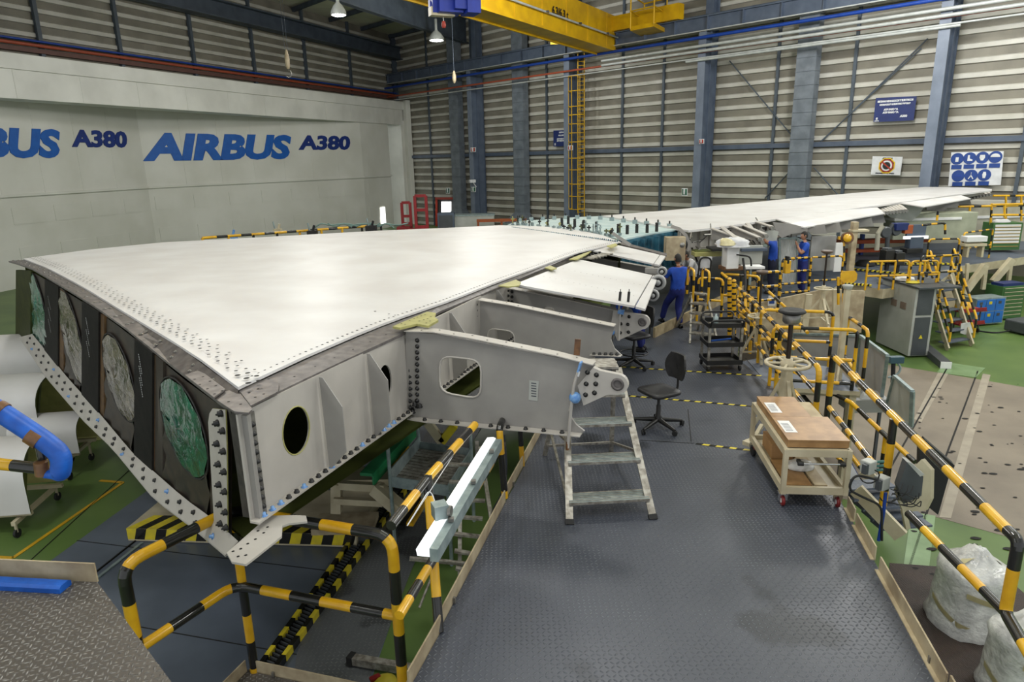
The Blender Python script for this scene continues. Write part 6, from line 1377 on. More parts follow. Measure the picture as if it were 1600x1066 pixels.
def blob(name, label, c, sx, sy, sz, m, cat, seed=1, n=10, rough=.25, rz=0):
    r_ = random.Random(seed); mb = MB(); rows_ = []; R = Matrix.Rotation(rz, 3, 'Z'); K = 14; off = [[r_.uniform(1-rough, 1+rough) for _ in range(K)] for _ in range(n)]
    for i in range(n):
        ph = math.pi/2*(i/(n-1)); r = []
        for k in range(K):
            a = 2*math.pi*k/K; q = off[i][k] if 0 < i < n-1 else 1; rr = math.cos(ph)**.6
            r.append(Vector(c)+R @ Vector((math.cos(a)*sx*rr*q, math.sin(a)*sy*rr*q, 0))+up*(math.sin(ph)**1.1*sz*(q*.5+.5)))
        rows_.append(r+[r[0]])
    mb.grid(rows_, m, smooth=True); o = mb.build(name); tag(o, label, cat); return o
blob('plastic_bag', 'crumpled clear plastic bag on the lower shelf of the cart', cp_(.5, .35, zb0+.065), .17, .12, .1, WRAPM, 'bag', 4, 6, .2)
# little trolley foot behind the cart
t = thing('pallet_truck', 'cream low trolley foot with a castor poking out behind the cart', 'trolley', G(1175, 700, 0)); mb = MB(); c = G(1176, 690, .12); mb.box(c, (.3, .12, .06), CREAM, rz=.6); mb.bar(c, c+Vector((.25, .35, .1)), .05, .05, CREAM); mb.build('frame', t)
mb = MB(); mb.lathe(G(1175, 706, .06), [(.055, 0), (.06, .03), (.055, .04)], RUBR, 12, ax=(1, 0, 0)); mb.build('castor', t)
# ================================================================ black service trolley
bt = thing('service_trolley', 'three-shelf black plastic trolley with aluminium posts on the walkway', 'trolley', G(1131, 578, 0)); c = G(1131, 580, 0)+Vector((0, .25, 0)); wx, wy = .31, .24
for x in (-1, 1):
    for y in (-1, 1): mb = MB(); mb.bar(c+Vector((x*wx, y*wy, .1)), c+Vector((x*wx, y*wy, .98)), .045, .045, ALU, up=(1, 0, 0)); mb.build('post', bt); mb = MB(); q = c+Vector((x*wx-.02, y*wy, .055)); mb.lathe(q, [(.05, 0), (.055, .004), (.055, .036), (.05, .04)], RUBR, 12, ax=(1, 0, 0)); mb.cyl(q+Vector((.02, 0, 0)), q+Vector((.02, 0, .06)), .012, STEELM, 6); mb.build('castor', bt)
for z in (.14, .5, .88):
    mb = MB(); mb.box(c+up*z, (2*wx+.06, 2*wy+.06, .02), BLK)
    for s_ in (-1, 1): mb.box(c+Vector((s_*(wx+.03), 0, z+.04)), (.02, 2*wy+.08, .08), BLK); mb.box(c+Vector((0, s_*(wy+.03), z+.04)), (2*wx+.08, .02, .08), BLK)
    mb.build('shelf', bt)
mb = MB(); mb.tube(fillet([c+Vector((-wx, -wy-.03, .9)), c+Vector((-wx, -wy-.12, 1.04)), c+Vector((wx, -wy-.12, 1.04)), c+Vector((wx, -wy-.03, .9))], .08), .02, BLK, 8); mb.build('handle', bt); mb = MB(); mb.tube(fillet([c+Vector((-wx, wy+.03, .9)), c+Vector((-wx, wy+.1, 1.06)), c+Vector((wx, wy+.1, 1.06)), c+Vector((wx, wy+.03, .9))], .08), .02, BLK, 8); mb.build('handle', bt)
mb = MB(); mb.cyl(c+Vector((-.2, 0, .55)), c+Vector((.2, .05, .57)), .02, HOSE, 8); tag(mb.build('blue_tube'), 'blue tube lying on the middle shelf of the black trolley', 'tube')
mb = MB(); mb.lathe(c+Vector((-.12, .05, .9)), [(.05, 0), (.05, .12), (.02, .14), (.02, .18), (0, .18)], GALV, 10); tag(mb.build('tin'), 'small grey tin on top of the black trolley', 'tin')
# ================================================================ small grey step ladder with yellow hand rails
s2 = thing('step_ladder', 'small grey step ladder with yellow loop hand rails behind the black trolley', 'step ladder', G(1100, 530, 0))
fa, fb_ = G(1078, 537, 0), G(1122, 541, 0); ta, tb_ = fa+Vector((.2, .75, 1.0)), fb_+Vector((-.08, .75, 1.0))
for p_, q_ in ((fa, ta), (fb_, tb_), (fa+Vector((.05, 1.5, 0)), ta), (fb_+Vector((-.05, 1.5, 0)), tb_)): mb = MB(); mb.bar(p_, q_, .04, .06, ALU); mb.build('stile', s2)
for k in range(5): u = (k+1)/5; p_, q_ = fa.lerp(ta, u), fb_.lerp(tb_, u); mb = MB(); mb.bar(p_+Vector((0, .06, 0)), q_+Vector((0, .06, 0)), .2, .035, ALU); mb.build('step', s2)
for p_ in (ta, tb_): mb = MB(); striped(mb, [p_+Vector((0, -.1, -.3)), p_+Vector((0, -.1, .55)), p_+Vector((0, .45, .55)), p_+Vector((0, .45, -.1))], .028, .5, .12, .12, 8); mb.build('hand_rail', s2)
# ================================================================ hand wheel jacks
def jack(label, wx, wy, wpx, Y, ztop, dpx, zbase, dark=True, glass=False, brown=False, tri=True, legs=.35, dt=.05):
    c = DY(wx, wy, Y); Rw = wpx*Y/1067/2; t = thing('wheel_jack', label, 'jack', (c.x, c.y, zbase)); ax = Vector((c.x, c.y, 0)); zw = c.z
    mb = MB(); mb.tube([ax+Vector((math.cos(q)*Rw, math.sin(q)*Rw, zw)) for q in [k*math.pi/12 for k in range(24)]], Rw*.09, CREAM, 8, closed=True); hw = mb.build('hand_wheel', t)
    for k in range(5): a = k*1.2566+.4; mb = MB(); mb.tube([ax+up*(zw), ax+Vector((math.cos(a)*Rw*.95, math.sin(a)*Rw*.95, zw))], Rw*.07, CREAM, 6); mb.build('spoke', hw)
    mb = MB(); mb.lathe(ax+up*(zw-.04), [(Rw*.34, 0), (Rw*.34, .06), (Rw*.22, .08), (Rw*.22, .12), (0, .12)], CREAM, 16); mb.build('hub', hw)
    rs = max(.02, Rw*.11); mb = MB(); mb.cyl(ax+up*zw, ax+up*(ztop-.02), rs, mat('dark_spindle', (52, 42, 36), .4, metal=.4) if 'dark_spindle' not in MC else MC['dark_spindle'], 10); mb.build('spindle', t)
    rd_ = dpx*Y/1067/2; mb = MB(); mb.lathe(ax+up*ztop, [(rd_*.5, -dt), (rd_*.96, -dt*.3), (rd_, 0), (rd_*.9, dt*.5), (rd_*.45, dt*.1), (0, dt*.05)], BRWND if brown else RUBR, 24); mb.build('pad', t)
    if glass: mb = MB(); mb.lathe(ax+up*(ztop-dt-.13), [(rd_*.5, 0), (rd_*.64, .03), (rd_*.64, .13), (rd_*.5, .16)], STEELM, 20); mb.build('collar', t)
    zl = zbase+(zw-zbase)*.3
    mb = MB(); mb.lathe(ax+up*zl, [(Rw*.3, 0), (Rw*.32, (zw-zl)*.55), (Rw*.26, (zw-zl)*.8), (Rw*.3, (zw-zl)-.05)], CREAM, 14); mb.build('body', t)
    for k in range(3):
        a = k*2.094+.5; e = ax+Vector((math.cos(a)*legs, math.sin(a)*legs, zbase)); mb = MB(); mb.bar(ax+up*(zw-.25)+Vector((math.cos(a)*Rw*.2, math.sin(a)*Rw*.2, 0)), e, .05, .05, CREAM); mb.bar(ax+up*(zbase+.18), e+up*.12, .03, .03, CREAM); mb.build('leg', t)
    return t
BRWND = mat('brown_pad', (92, 74, 62), .5)
jack('large hand wheel jack with a black round pad behind the cart', 1231, 568, 68, 9.7, 1.86, 43, 0, glass=True, legs=.42, dt=.05)
jack('small hand wheel jack with a brown pad right of the black trolley', 1186, 494, 33, 13.4, G(1191, 425, 1.7).z if False else DY(1191, 425, 13.4).z, 19, 0, brown=True)
jack('small hand wheel jack standing beyond the guarded opening below the yellow board', 1287, 451, 27, 16.3, DY(1294, 393, 16.3).z, 18, -.02, brown=True, legs=.5)
t = thing('round_stand', 'tall cream post stand with a grey round top left of the grey cabinet', 'stand', G(1320, 600, 0)); c = DY(1325, 447, 12.0)
mb = MB(); mb.lathe(c, [(.07, -.05), (.09, 0), (.09, .02), (0, .025)], GREYC, 16); mb.build('pad', t); mb = MB(); mb.bar(Vector((c.x, c.y, 0)), c-up*.05, .09, .09, CREAM); mb.build('post', t)
for k in range(3): a = k*2.094; mb = MB(); mb.bar(Vector((c.x, c.y, .35)), Vector((c.x+math.cos(a)*.25, c.y+math.sin(a)*.25, 0)), .035, .035, CREAM); mb.build('leg', t)
t = thing('yellow_board', 'solid yellow octagonal board on posts at the edge of the far deck', 'board', DY(1327, 470, 17)); P = [DY(x, y, 17) for x, y in [(1317, 424), (1336, 423), (1340, 428), (1339, 437), (1334, 442), (1318, 442), (1314, 437), (1314, 429)]]; mb = MB(); mb.prism(P, (0, .03, 0), YEL); mb.build('board', t)
for x in (1310, 1318): mb = MB(); striped(mb, [DY(x, 476, 17.05), DY(x, 433, 17.05)], .035, .3, .2, 0, 8); mb.build('post', t)
# ================================================================ electrical boxes on the long guard rail
t = thing('display_unit', 'dark box with exposed cables on a cream mounting plate, seen from behind', 'display', DY(1440, 830, 6.9)); Yd = 6.9
P = [DY(x, y, Yd+.12) for x, y in [(1440, 718), (1455, 735), (1454, 780), (1445, 798), (1420, 800), (1404, 785), (1396, 765), (1412, 745)]]; mb = MB(); mb.prism(P, (.05, .02, 0), CREAM); mb.build('mounting_plate', t)
a_ = DY(1410, 780, Yd-.02); mb = MB(); mb.prism([DY(x, y, Yd) for x, y in [(1417, 723), (1443, 745), (1440, 775), (1412, 788), (1404, 762)]], (.02, .12, 0), GREYD); mb.prism([DY(x, y, Yd-.005) for x, y in [(1417, 722), (1424, 724), (1445, 742), (1438, 745)]], (.02, .14, .0), GREYC); mb.build('casing', t)
P = [DY(x, y, Yd+.25) for x, y in [(1437, 700), (1446, 688), (1492, 728), (1483, 745), (1466, 805), (1450, 792), (1435, 780)]]; mb = MB(); mb.prism(P, (.04, .12, 0), RUBR); mb.build('screen_shell', t, label='black plastic screen shell')
mb = MB(); rnd = random.Random(2)
for k in range(9): s0 = DY(1415+rnd.uniform(-5, 25), 770+rnd.uniform(-15, 15), Yd-.05); mb.tube(fillet([s0, s0+Vector((rnd.uniform(-.1, .05), -.03, -.06)), DY(1395+rnd.uniform(-6, 6), 770+rnd.uniform(-6, 20), Yd-.05)], .05, 3), .006, BLK, 5)
mb.build('cables', t); mb = MB(); mb.bar(DY(1405, 775, Yd+.1), DY(1417, 805, Yd+.1), .04, .06, CREAM); mb.bar(DY(1412, 797, Yd+.1), DY(1418, 826, Yd+.1), .05, .05, CREAM); mb.build('bracket', t)
for x, y, lab in ((1357, 729, 'upper grey junction box with green plugs on the long guard rail post'), (1378, 754, 'lower grey junction box with hanging cables on the long guard rail post')):
    c = DY(x, y, 7.0); t = thing('junction_box', lab, 'electric box', c); mb = MB(); mb.box(c, (.13, .12, .15), GREYC, rz=.5); mb.build('casing', t, bevel=.01); mb = MB(); mb.box(c+Vector((-.055, -.055, 0)), (.08, .05, .11), GREYD, rz=.5); mb.build('socket_cover', t)
    if y < 740:
        for k in range(3): mb = MB(); mb.cyl(c+Vector((.04, 0, .05-.05*k)), c+Vector((.18, .03, .04-.05*k)), .018, mat('plug_teal', (58, 106, 98), .4) if 'plug_teal' not in MC else MC['plug_teal'], 8); mb.build('plug', t)
mb = MB(); mb.tube(fillet([DY(1372, 750, 6.95), DY(1335, 742, 6.95), DY(1325, 765, 6.95), DY(1350, 778, 6.95), DY(1378, 790, 6.95), DY(1378, 845, 6.95)], .2, 6), .014, RUBR, 7); tag(mb.build('black_cable'), 'thick black cable looping from the junction boxes', 'cable')
mb = MB(); mb.tube(fillet([DY(1384, 770, 6.98), DY(1381, 800, 6.98), DY(1373, 845, 6.98)], .2, 4), .02, PIPEB, 8); tag(mb.build('blue_hose'), 'upright blue hose below the junction boxes', 'hose')
for (k, (x, y)) in enumerate(((1360, 745), (1390, 775))): mb = MB(); c = DY(x, y, 6.97); mb.tube([c+Vector((.1*math.cos(q), -.01*q, .09*math.sin(q))) for q in [j*.5-2.8 for j in range(9)]], .008, BLK, 5); tag(mb.build('cable_loop'), ('upper' if k == 0 else 'lower')+' thin black cable loop at the junction boxes', 'cable')
mb = MB(); mb.prism([DY(x, y, 9.0) for x, y in [(1325, 715), (1346, 752), (1322, 748)]], (0, .01, 0), PAPER); mb.prism([DY(x, y, 9.02) for x, y in [(1325, 712), (1349, 756), (1321, 752)]], (0, .01, 0), PIPEB); tag(mb.build('paper_chart'), 'white paper chart with a blue edge behind the cart', 'paper')
# ramp of the ground stair at the right: cream stringers and blue grey tread strip
t = thing('ground_stair', 'cream stair stringers with blue grey treads below the junction boxes', 'stair', G(1400, 830, GZ))
mb = MB(); mb.bar(DY(1338, 765, 8.6), DY(1408, 838, 8.2), .06, .2, CREAM); mb.build('stringer', t); mb = MB(); mb.bar(DY(1350, 735, 9.2), DY(1425, 815, 8.8), .05, .16, CREAM); mb.build('stringer', t)
for k in range(5): mb = MB(); p_ = DY(1352+k*14, 758+k*15, 8.75-.05*k); mb.box(p_, (.75, .26, .03), DECKB, rz=.1); mb.build('tread', t)
# ================================================================ wrapped packages on the brown mat
def wrapped(label, pcx, pcy, wpx, top, seed):
    c = G(pcx, pcy, GZ+.015); t = thing('wrapped_package', label, 'package', c, 'film-wrapped packages'); r_ = random.Random(seed); R = wpx*(c.y)/1067/2*.92; Ht = top; rows_ = []; K = 28
    prof = [(1.08, .0), (1.1, .08), (1.0, .2), (.95, .45), (.93, .7), (.97, .82), (.9, .9), (.66, .94), (.5, 1.0), (.25, 1.12), (0, 1.16)]
    for i, (pr, h) in enumerate(prof):
        rr = []
        for k in range(K):
            a = 2*math.pi*k/K; sq = 1/max(abs(math.cos(a)), abs(math.sin(a)))**.35; j = 1+r_.uniform(-.03, .03); rr.append(c+Vector((math.cos(a)*R*pr*sq*j, math.sin(a)*R*pr*sq*j, h*Ht*(1+r_.uniform(-.02, .02)*(pr > 0)))))
        rows_.append(rr+[rr[0]])
    mb = MB(); mb.grid(rows_, WRAPM); mb.build('film', t)
    for h, a0 in ((.32, 2.8), (.62, 4.0)):
        mb = MB(); rr = []
        for k in range(9): a = a0+k*.22; sq = 1/max(abs(math.cos(a)), abs(math.sin(a)))**.35; rr.append([c+Vector((math.cos(a)*R*1.01*sq, math.sin(a)*R*1.01*sq, h*Ht+dz-.03*k)) for dz in (0, .07)])
        mb.grid(rr, TAPEY, smooth=False); mb.grid(rr, TAPEY, smooth=False, flip=True); mb.build('tape_strip', t)
    mb = MB(); mb.grid([[c+Vector((-R*.7+R*1.4*k/8, -.3*R+dy, Ht*(.93+.16*math.sin(math.pi*k/8)))) for k in range(9)] for dy in (0, .09)], TAPEY, smooth=False); mb.build('tape_strip', t)
wrapped('further film-wrapped white package on the brown mat behind the rail', 1508, 972, 122, .98, 3)
wrapped('nearer film-wrapped white package at the bottom right corner', 1590, 1085, 130, .95, 8)
# ================================================================ white framed screens and tables right of the walkway
def screen(label, pix, Y0, Y1, m=PANELG):
    xs_ = [p[0] for p in pix]; x0, x1 = min(xs_), max(xs_)
    P = [DY(x, y, Y0+(Y1-Y0)*(x-x0)/(x1-x0)) for x, y in pix]; t = thing('framed_screen', label, 'screen', P[-1]); n_ = (P[1]-P[0]).cross(P[2]-P[1]).normalized()
    mb = MB(); mb.prism(P, n_*.02, m); mb.build('sheet', t)
    for i in range(len(P)): mb = MB(); mb.bar(P[i], P[(i+1) % len(P)], .06, .05, GALV); mb.build('frame_bar', t)
    return t
screen('pale grey framed screen at the back of the guarded opening', [(1240, 522), (1344, 525), (1336, 574), (1236, 572)], 15.5, 14.2)
screen('tall pale grey framed screen right of the guarded opening', [(1345, 525), (1387, 556), (1375, 642), (1336, 640)], 14.0, 11.5)
screen('darker grey framed screen leaning at the right of the opening', [(1398, 588), (1426, 612), (1424, 666), (1384, 640)], 11.8, 10.4, GREYC)
t = thing('white_work_table', 'grey wheeled table with loose papers between the framed screens', 'table', G(1352, 668, GZ)); c = DY(1350, 628, 12.0)
mb = MB(); mb.box(c, (.7, .5, .25), PANELG); mb.build('top', t)
for dx in (-.32, .32): mb = MB(); mb.bar(c+Vector((dx, 0, -.1)), Vector((c.x+dx, c.y, GZ)), .05, .05, GREYD); mb.build('leg', t)
mb = MB(); mb.prism([DY(x, y, 11.8) for x, y in [(1351, 618), (1366, 619), (1372, 632), (1344, 629)]], (0, .06, .06), PAPER); tag(mb.build('paper_sheet'), 'loose white paper lying on the grey wheeled table', 'paper')
t = thing('tool_pole', 'black pole with a grey handle between the two framed screens', 'pole', DY(1395, 625, 12.2)); mb = MB(); mb.cyl(DY(1394, 640, 12.2), DY(1396, 568, 12.2), .04, RUBR, 8); mb.build('pole', t); mb = MB(); mb.tube(fillet([DY(1388, 590, 12.2), DY(1404, 584, 12.2), DY(1408, 575, 12.2), DY(1402, 566, 12.2)], .1), .02, GALV, 6); mb.box(DY(1400, 562, 12.2), (.25, .12, .12), mat('teal_grey', (54, 84, 96), .5)); mb.build('handle', t)
# deck plate table leg
for x, y0 in ((1331, 615), (1215, 606)): mb = MB(); p_ = G(x, y0, -.1); mb.box((p_.x, p_.y, (GZ-.1)/2), (.12, .12, -GZ-.12), CREAM); mb.build('support_leg', bpy.data.objects['side_deck'])
mb = MB(); mb.bar(G(1207, 607, -.16), G(1344, 614, -.16), .04, .18, CREAM); mb.build('edge_beam', bpy.data.objects['side_deck'])
# ================================================================ grey cabinet, far stair, coloured cabinets
def cab(name, label, cx, cy, w_, d_, h, rz, m, z0=GZ, cat='cabinet'):
    c = G(cx, cy, z0); t = thing(name, label, cat, c); R = Matrix.Rotation(rz, 3, 'Z')
    def L(x, y, z): return c+R @ Vector((x, y, z))
    mb = MB(); mb.frame(L(-w_/2, 0, .06), R.col[0], R.col[1], up, w_, d_, h-.06, m); mb.build('body', t); return t, L, R
qa, qb = G(1367, 536, GZ), G(1417, 559, GZ)
t, L, R = cab('grey_cabinet', 'large grey steel cabinet with two small vents, standing on the ground', 1392, 547.5, (qb-qa).length, .62, 2.12, math.atan2(qb.y-qa.y, qb.x-qa.x), GREYC); wc = (qb-qa).length
mb = MB(); mb.frame(L(-wc/2-.3, -.05, 2.14), R.col[0], R.col[1], up, wc+.5, 1.3, .05, GREYD); mb.build('top_shelf', t)
for x in (-.25, .22): mb = MB(); mb.frame(L(x, -.03, 1.42), R.col[0], R.col[1], up, .26, .04, .2, mat('vent_brown', (128, 112, 100), .6) if 'vent_brown' not in MC else MC['vent_brown']); mb.build('vent', t)
for z0_, z1_ in ((.08, 1.25), (1.32, 2.1)): mb = MB(); mb.frame(L(wc/2, .08, z0_), R.col[0], R.col[1], up, .02, .46, z1_-z0_, GREYD); mb.build('side_door', t)
mb = MB(); mb.prism([L(wc/2+.022, .25, .6), L(wc/2+.022, .37, .6), L(wc/2+.022, .31, .72)], R.col[0]*.004, YEL2); mb.build('warning_triangle', t)
for x in (-.45, .45): mb = MB(); mb.box(L(x, .3, .03), (.1, .4, .06), RUBR, rz=math.atan2(qb.y-qa.y, qb.x-qa.x)); mb.build('foot', t)
blob('paper_pile', 'crumpled white papers on top of the grey cabinet', L(-.15, .25, 2.215), .3, .22, .12, PAPER, 'papers', 6, 5, .25); blob('yellow_sheet', 'yellow crumpled sheet on top of the grey cabinet', L(.35, .2, 2.215), .2, .14, .06, YLIGHT, 'paper', 7, 4, .2)
t = thing('floor_beam', 'grey concrete beam lying on the floor right of the grey cabinet', 'beam', G(1455, 550, GZ)); mb = MB(); A, B = G(1434, 534, GZ+.1), G(1478, 571, GZ+.1); mb.bar(A, B, .28, .2, GREYD); mb.build('beam', t); mb = MB(); mb.bar(B, B+(B-A).normalized()*.03, .28, .2, PAPER); mb.build('end_label', t)
st_ = thing('platform_stair', 'cream stair with dark treads rising from the green floor to the far deck', 'stair', G(1500, 545, GZ))
s0, s1 = G(1481, 549, GZ), G(1519, 542, GZ); e0 = DY(1444, 462, s0.y+1.9); dvec = Vector((s0.x-e0.x, s0.y-e0.y, 0)); e0 = Vector((e0.x, e0.y, -.05)); e1 = e0+(s1-s0)
for p_, q_ in ((s0, e0), (s1, e1)): mb = MB(); mb.bar(p_+up*.05, q_, .05, .2, CREAM); mb.build('stringer', st_)
for k in range(7): u = (k+.6)/7.2; a_, b_ = s0.lerp(e0, u), s1.lerp(e1, u); mb = MB(); d_ = (b_-a_).normalized(); mb.frame(a_+up*.02, d_, Vector((-d_.y, d_.x, 0)), up, (b_-a_).length, .26, .035, DECKB); mb.build('tread', st_)
for p_, q_, nm in ((s0, e0, 'near'), (s1, e1, 'far')):
    for h in (.95, .5): mb = MB(); striped(mb, [p_+up*h, q_+up*h] if h < .9 else [p_+up*.3, p_+up*h, q_+up*h, q_], .036, .32, .28, .08, 8); mb.build('hand_rail', st_)
    mb = MB(); m_ = p_.lerp(q_, .5); striped(mb, [m_, m_+up*.95], .034, .3, .25, 0, 8); mb.build('post', st_)
t, L, R = cab('drawer_cabinet', 'blue cabinet with a grey top and two rows of square blue doors', 1543, 509, 1.25, .6, 1.0, .22, GALV)
for i in range(3):
    for j in range(2): mb = MB(); mb.frame(L(-.6+i*.4, -.02, .1+j*.44), R.col[0], R.col[1], up, .37, .025, .41, BLUED); d_ = mb.build('door', t); mb = MB(); mb.frame(L(-.5+i*.4, -.03, .34+j*.44), R.col[0], R.col[1], up, .12, .012, .1, YEL2 if i == 1 else GREYD); mb.build('label_holder', d_)
t, L, R = cab('tool_cabinet', 'dark green drawer cabinet right of the blue cabinet', 1577, 500, 1.0, .7, 1.25, .22, GREENC)
for j in range(8): mb = MB(); mb.frame(L(-.45, -.02, .1+j*.14), R.col[0], R.col[1], up, .9, .025, .12, GREENC); d_ = mb.build('drawer', t); mb = MB(); mb.frame(L(-.42, -.035, .19+j*.14), R.col[0], R.col[1], up, .84, .015, .025, CREAM); mb.build('handle', d_)
mb = MB(); mb.box(L(0, .3, 1.3), (.9, .5, .1), NAVY, rz=.22); tag(mb.build('blue_tray'), 'dark blue tray on top of the dark green drawer cabinet', 'tray')
t, L, R = cab('tool_cabinet', 'green drawer cabinet with white drawers on the far deck', 1569, 393, 1.15, .7, 1.15, -.06, GREENC, z0=0)
for j in range(7): mb = MB(); mb.frame(L(-.5, -.02, .2+j*.13), R.col[0], R.col[1], up, 1.0, .02, .11, PAPER if j != 0 else GREENC); d_ = mb.build('drawer', t); mb = MB(); mb.frame(L(-.5, -.035, .2+j*.13), R.col[0], R.col[1], up, 1.0, .014, .022, mat('brass_handle', (190, 160, 90), .4) if 'brass_handle' not in MC else MC['brass_handle']); mb.build('handle', d_)  # white drawers above one green one
blob('cloth_bundle', 'pale cloth bundle on the white-fronted drawer cabinet', L(-.1, .3, 1.16), .35, .2, .12, SHIRTW, 'cloth', 9, 5, .2)
rc = thing('red_cart', 'small red two-tray cart beside the far stair', 'cart', G(1508, 520, GZ)); c = G(1508, 520, GZ)
for z in (.35, .8): mb = MB(); mb.box(c+up*z, (1.0, .5, .05), RED, rz=.2); mb.box(c+up*(z+.06)+Vector((0, -.26, 0)), (1.0, .03, .1), RED, rz=.2); mb.build('tray', rc)
for x in (-.42, .42):
    mb = MB(); mb.cyl(c+Vector((x, 0, .1)), c+Vector((x, 0, .95)), .025, GREYD, 6); mb.build('post', rc); mb = MB(); mb.lathe(c+Vector((x-.02, 0, .08)), [(.08, 0), (.08, .04)], RUBR, 12, ax=(1, 0, 0)); mb.build('castor', rc)
mb = MB(); mb.prism([DY(x, y, 21.2) for x, y in [(1502, 506), (1520, 503), (1525, 519), (1508, 523), (1501, 521)]], (0, .02, 0), PAPER); tag(mb.build('white_bag'), 'white sheet bag hanging from the red cart', 'bag')
blob('orange_heap', 'yellow orange tool bag on the red cart', c+Vector((-.2, 0, .84)), .3, .2, .25, YEL, 'bag', 12, 5, .2)
t = thing('floor_machine', 'dark machine with a cable at the right edge of the green floor', 'machine', G(1598, 520, GZ)); c = G(1600, 520, GZ); mb = MB(); mb.box(c+up*.25, (.9, .8, .4), GREYD, rz=.3); mb.build('body', t, bevel=.05); mb = MB(); mb.tube(fillet([c+Vector((-.4, 0, .1)), c+Vector((-1.0, -.1, .03)), c+Vector((-1.4, .3, .03))], .3), .025, RUBR, 6); mb.build('hose', t)
# beams under the far deck
def beamset(label, items):
    t = thing('deck_support', label, 'support frame', DY(1500, 470, 23)); 
    for a, b, Y, wd in items: mb = MB(); mb.bar(DY(*a, Y), DY(*b, Y), wd, wd, CREAM); mb.build('brace', t)
beamset('cream diagonal props below the far deck behind the stair', [((1506, 459), (1540, 414), 24, .2), ((1552, 440), (1582, 405), 25, .2), ((1536, 452), (1541, 412), 24.5, .12), ((1576, 440), (1580, 405), 25.5, .12), ((1508, 462), (1512, 412), 24.2, .1)])
mb = MB(); P = [G(1290, 452, -.05), G(1380, 462, -.05)]; mb.prism([DY(x, y, 23.3) for x, y in [(1462, 425), (1496, 420), (1492, 486), (1458, 470)]], (0, .05, 0), CREAM); o = mb.build('trim_3'); o['kind'] = 'structure'; o['label'] = 'cream board closing the space below the far deck'
mb = MB(); mb.prism([DY(x, y, 18.2) for x, y in [(1165, 478), (1290, 452), (1352, 455), (1346, 520), (1168, 520)]], (0, .08, 0), CREAMD); o = mb.build('trim_4'); o['kind'] = 'structure'; o['label'] = 'cream boards closing the space below the workers\' deck'
mb = MB(); p_ = DY(1206, 470, 18.0); mb.box(p_, (.2, .02, .28), SIGNW); mb.box(p_+Vector((0, -.012, -.03)), (.14, .01, .1), SIGNB); tag(mb.build('small_notice'), 'small white and blue notice on the cream boards behind the rails', 'notice')
for a, b in (((1306, 452), (1306, 540)), ((1264, 460), (1250, 560))): mb = MB(); mb.bar(DY(*a, 17.5), DY(*b, 17.5), .16, .1, CREAM); mb.build('trim_post', bpy.data.objects['trim_4'])
# hazard stripes along the far deck edge
def hz_edge(a, b, n, z=.03):
    A, B = G(*a, z), G(*b, z); 
    mb = MB()
    for k in range(n): p_, q_ = A.lerp(B, k/n), A.lerp(B, (k+1)/n); mb.bar(p_, q_, .16, .05, YEL2 if k % 2 else RBLK)
    mb.build('hazard_strip', bpy.data.objects['far_deck'])
hz_edge((1320, 412), (1498, 412), 46); hz_edge((1330, 420), (1430, 430), 26); hz_edge((1320, 443), (1362, 446), 14)
# ================================================================ things on and beyond the far deck
def gadget(name, label, cat, parts_, grp=None):
    t = thing(name, label, cat, parts_[0][1], grp)
    for nm, c, sz, m_, rz in parts_: mb = MB(); mb.box(c, sz, m_, rz=rz); mb.build(nm, t, bevel=min(.02, min(sz)*.1))
    return t
gadget('pale_green_bench', 'pale green bench unit under the wing tip behind the far deck rails', 'bench', [('body', DY(1452, 352, 27), (3.2, .8, 1.0), mat('pale_green', (168, 172, 150), .5), 0), ('top', DY(1440, 341, 27), (2.6, .9, .1), PAPER, 0)])
gadget('far_partition', 'pale partition boards behind the far deck', 'partition', [('board', DY(1540, 352, 31), (6.5, .1, 1.8), mat('pale_board', (178, 174, 156), .6), 0), ('cap', DY(1540, 339, 31), (6.6, .2, .12), PAPER, 0)])
gadget('monitor_stand', 'blue monitor on a stand with two bright bars on the far deck', 'monitor', [('screen', DY(1431, 362, 24), (.7, .1, .5), STEELB, .1), ('lit_bar', DY(1431, 371, 23.9), (.9, .08, .1), TUBEON, .1), ('stand', DY(1428, 382, 24), (.5, .3, .55), STEELB, .1), ('base', DY(1424, 391, 23.9), (.6, .4, .15), BLK, .1)])
gadget('blue_drill_unit', 'navy blue and orange tool hanging left of the monitor', 'tool', [('motor', DY(1406, 354, 24), (.5, .3, .25), NAVY, .2), ('clamp', DY(1418, 358, 24), (.3, .2, .3), mat('rust_orange', (170, 84, 40), .6), .1)])
gadget('padded_bench', 'white padded bench seat on a cream frame on the far deck', 'seat', [('cushion', DY(1522, 373, 25), (.75, .4, .2), PAPER, 0), ('frame', DY(1520, 382, 25), (.8, .4, .1), CREAM, 0), ('leg', DY(1509, 392, 25), (.08, .3, .45), CREAM, 0), ('leg', DY(1532, 392, 25), (.08, .3, .45), CREAM, 0)])
gadget('orange_bench', 'long orange shelf in the shade beyond the far deck', 'shelf', [('board', DY(1380, 376, 28), (3.6, .6, .15), mat('shelf_orange', (186, 84, 40), .6), 0), ('board', DY(1350, 391, 28), (2.0, .5, .12), MC['shelf_orange'], 0), ('post', DY(1346, 385, 28), (.12, .2, 1.0), PIPEB, 0)])
gadget('cream_locker', 'cream machine post with a round reel under the outer flap', 'machine', [('post', DY(1332, 385, 21), (.17, .2, 1.5), CREAMD, 0), ('shelf', DY(1342, 360, 21), (.5, .3, .06), CREAM, 0), ('arm', DY(1320, 372, 21), (.4, .1, .1), YEL, 0)])
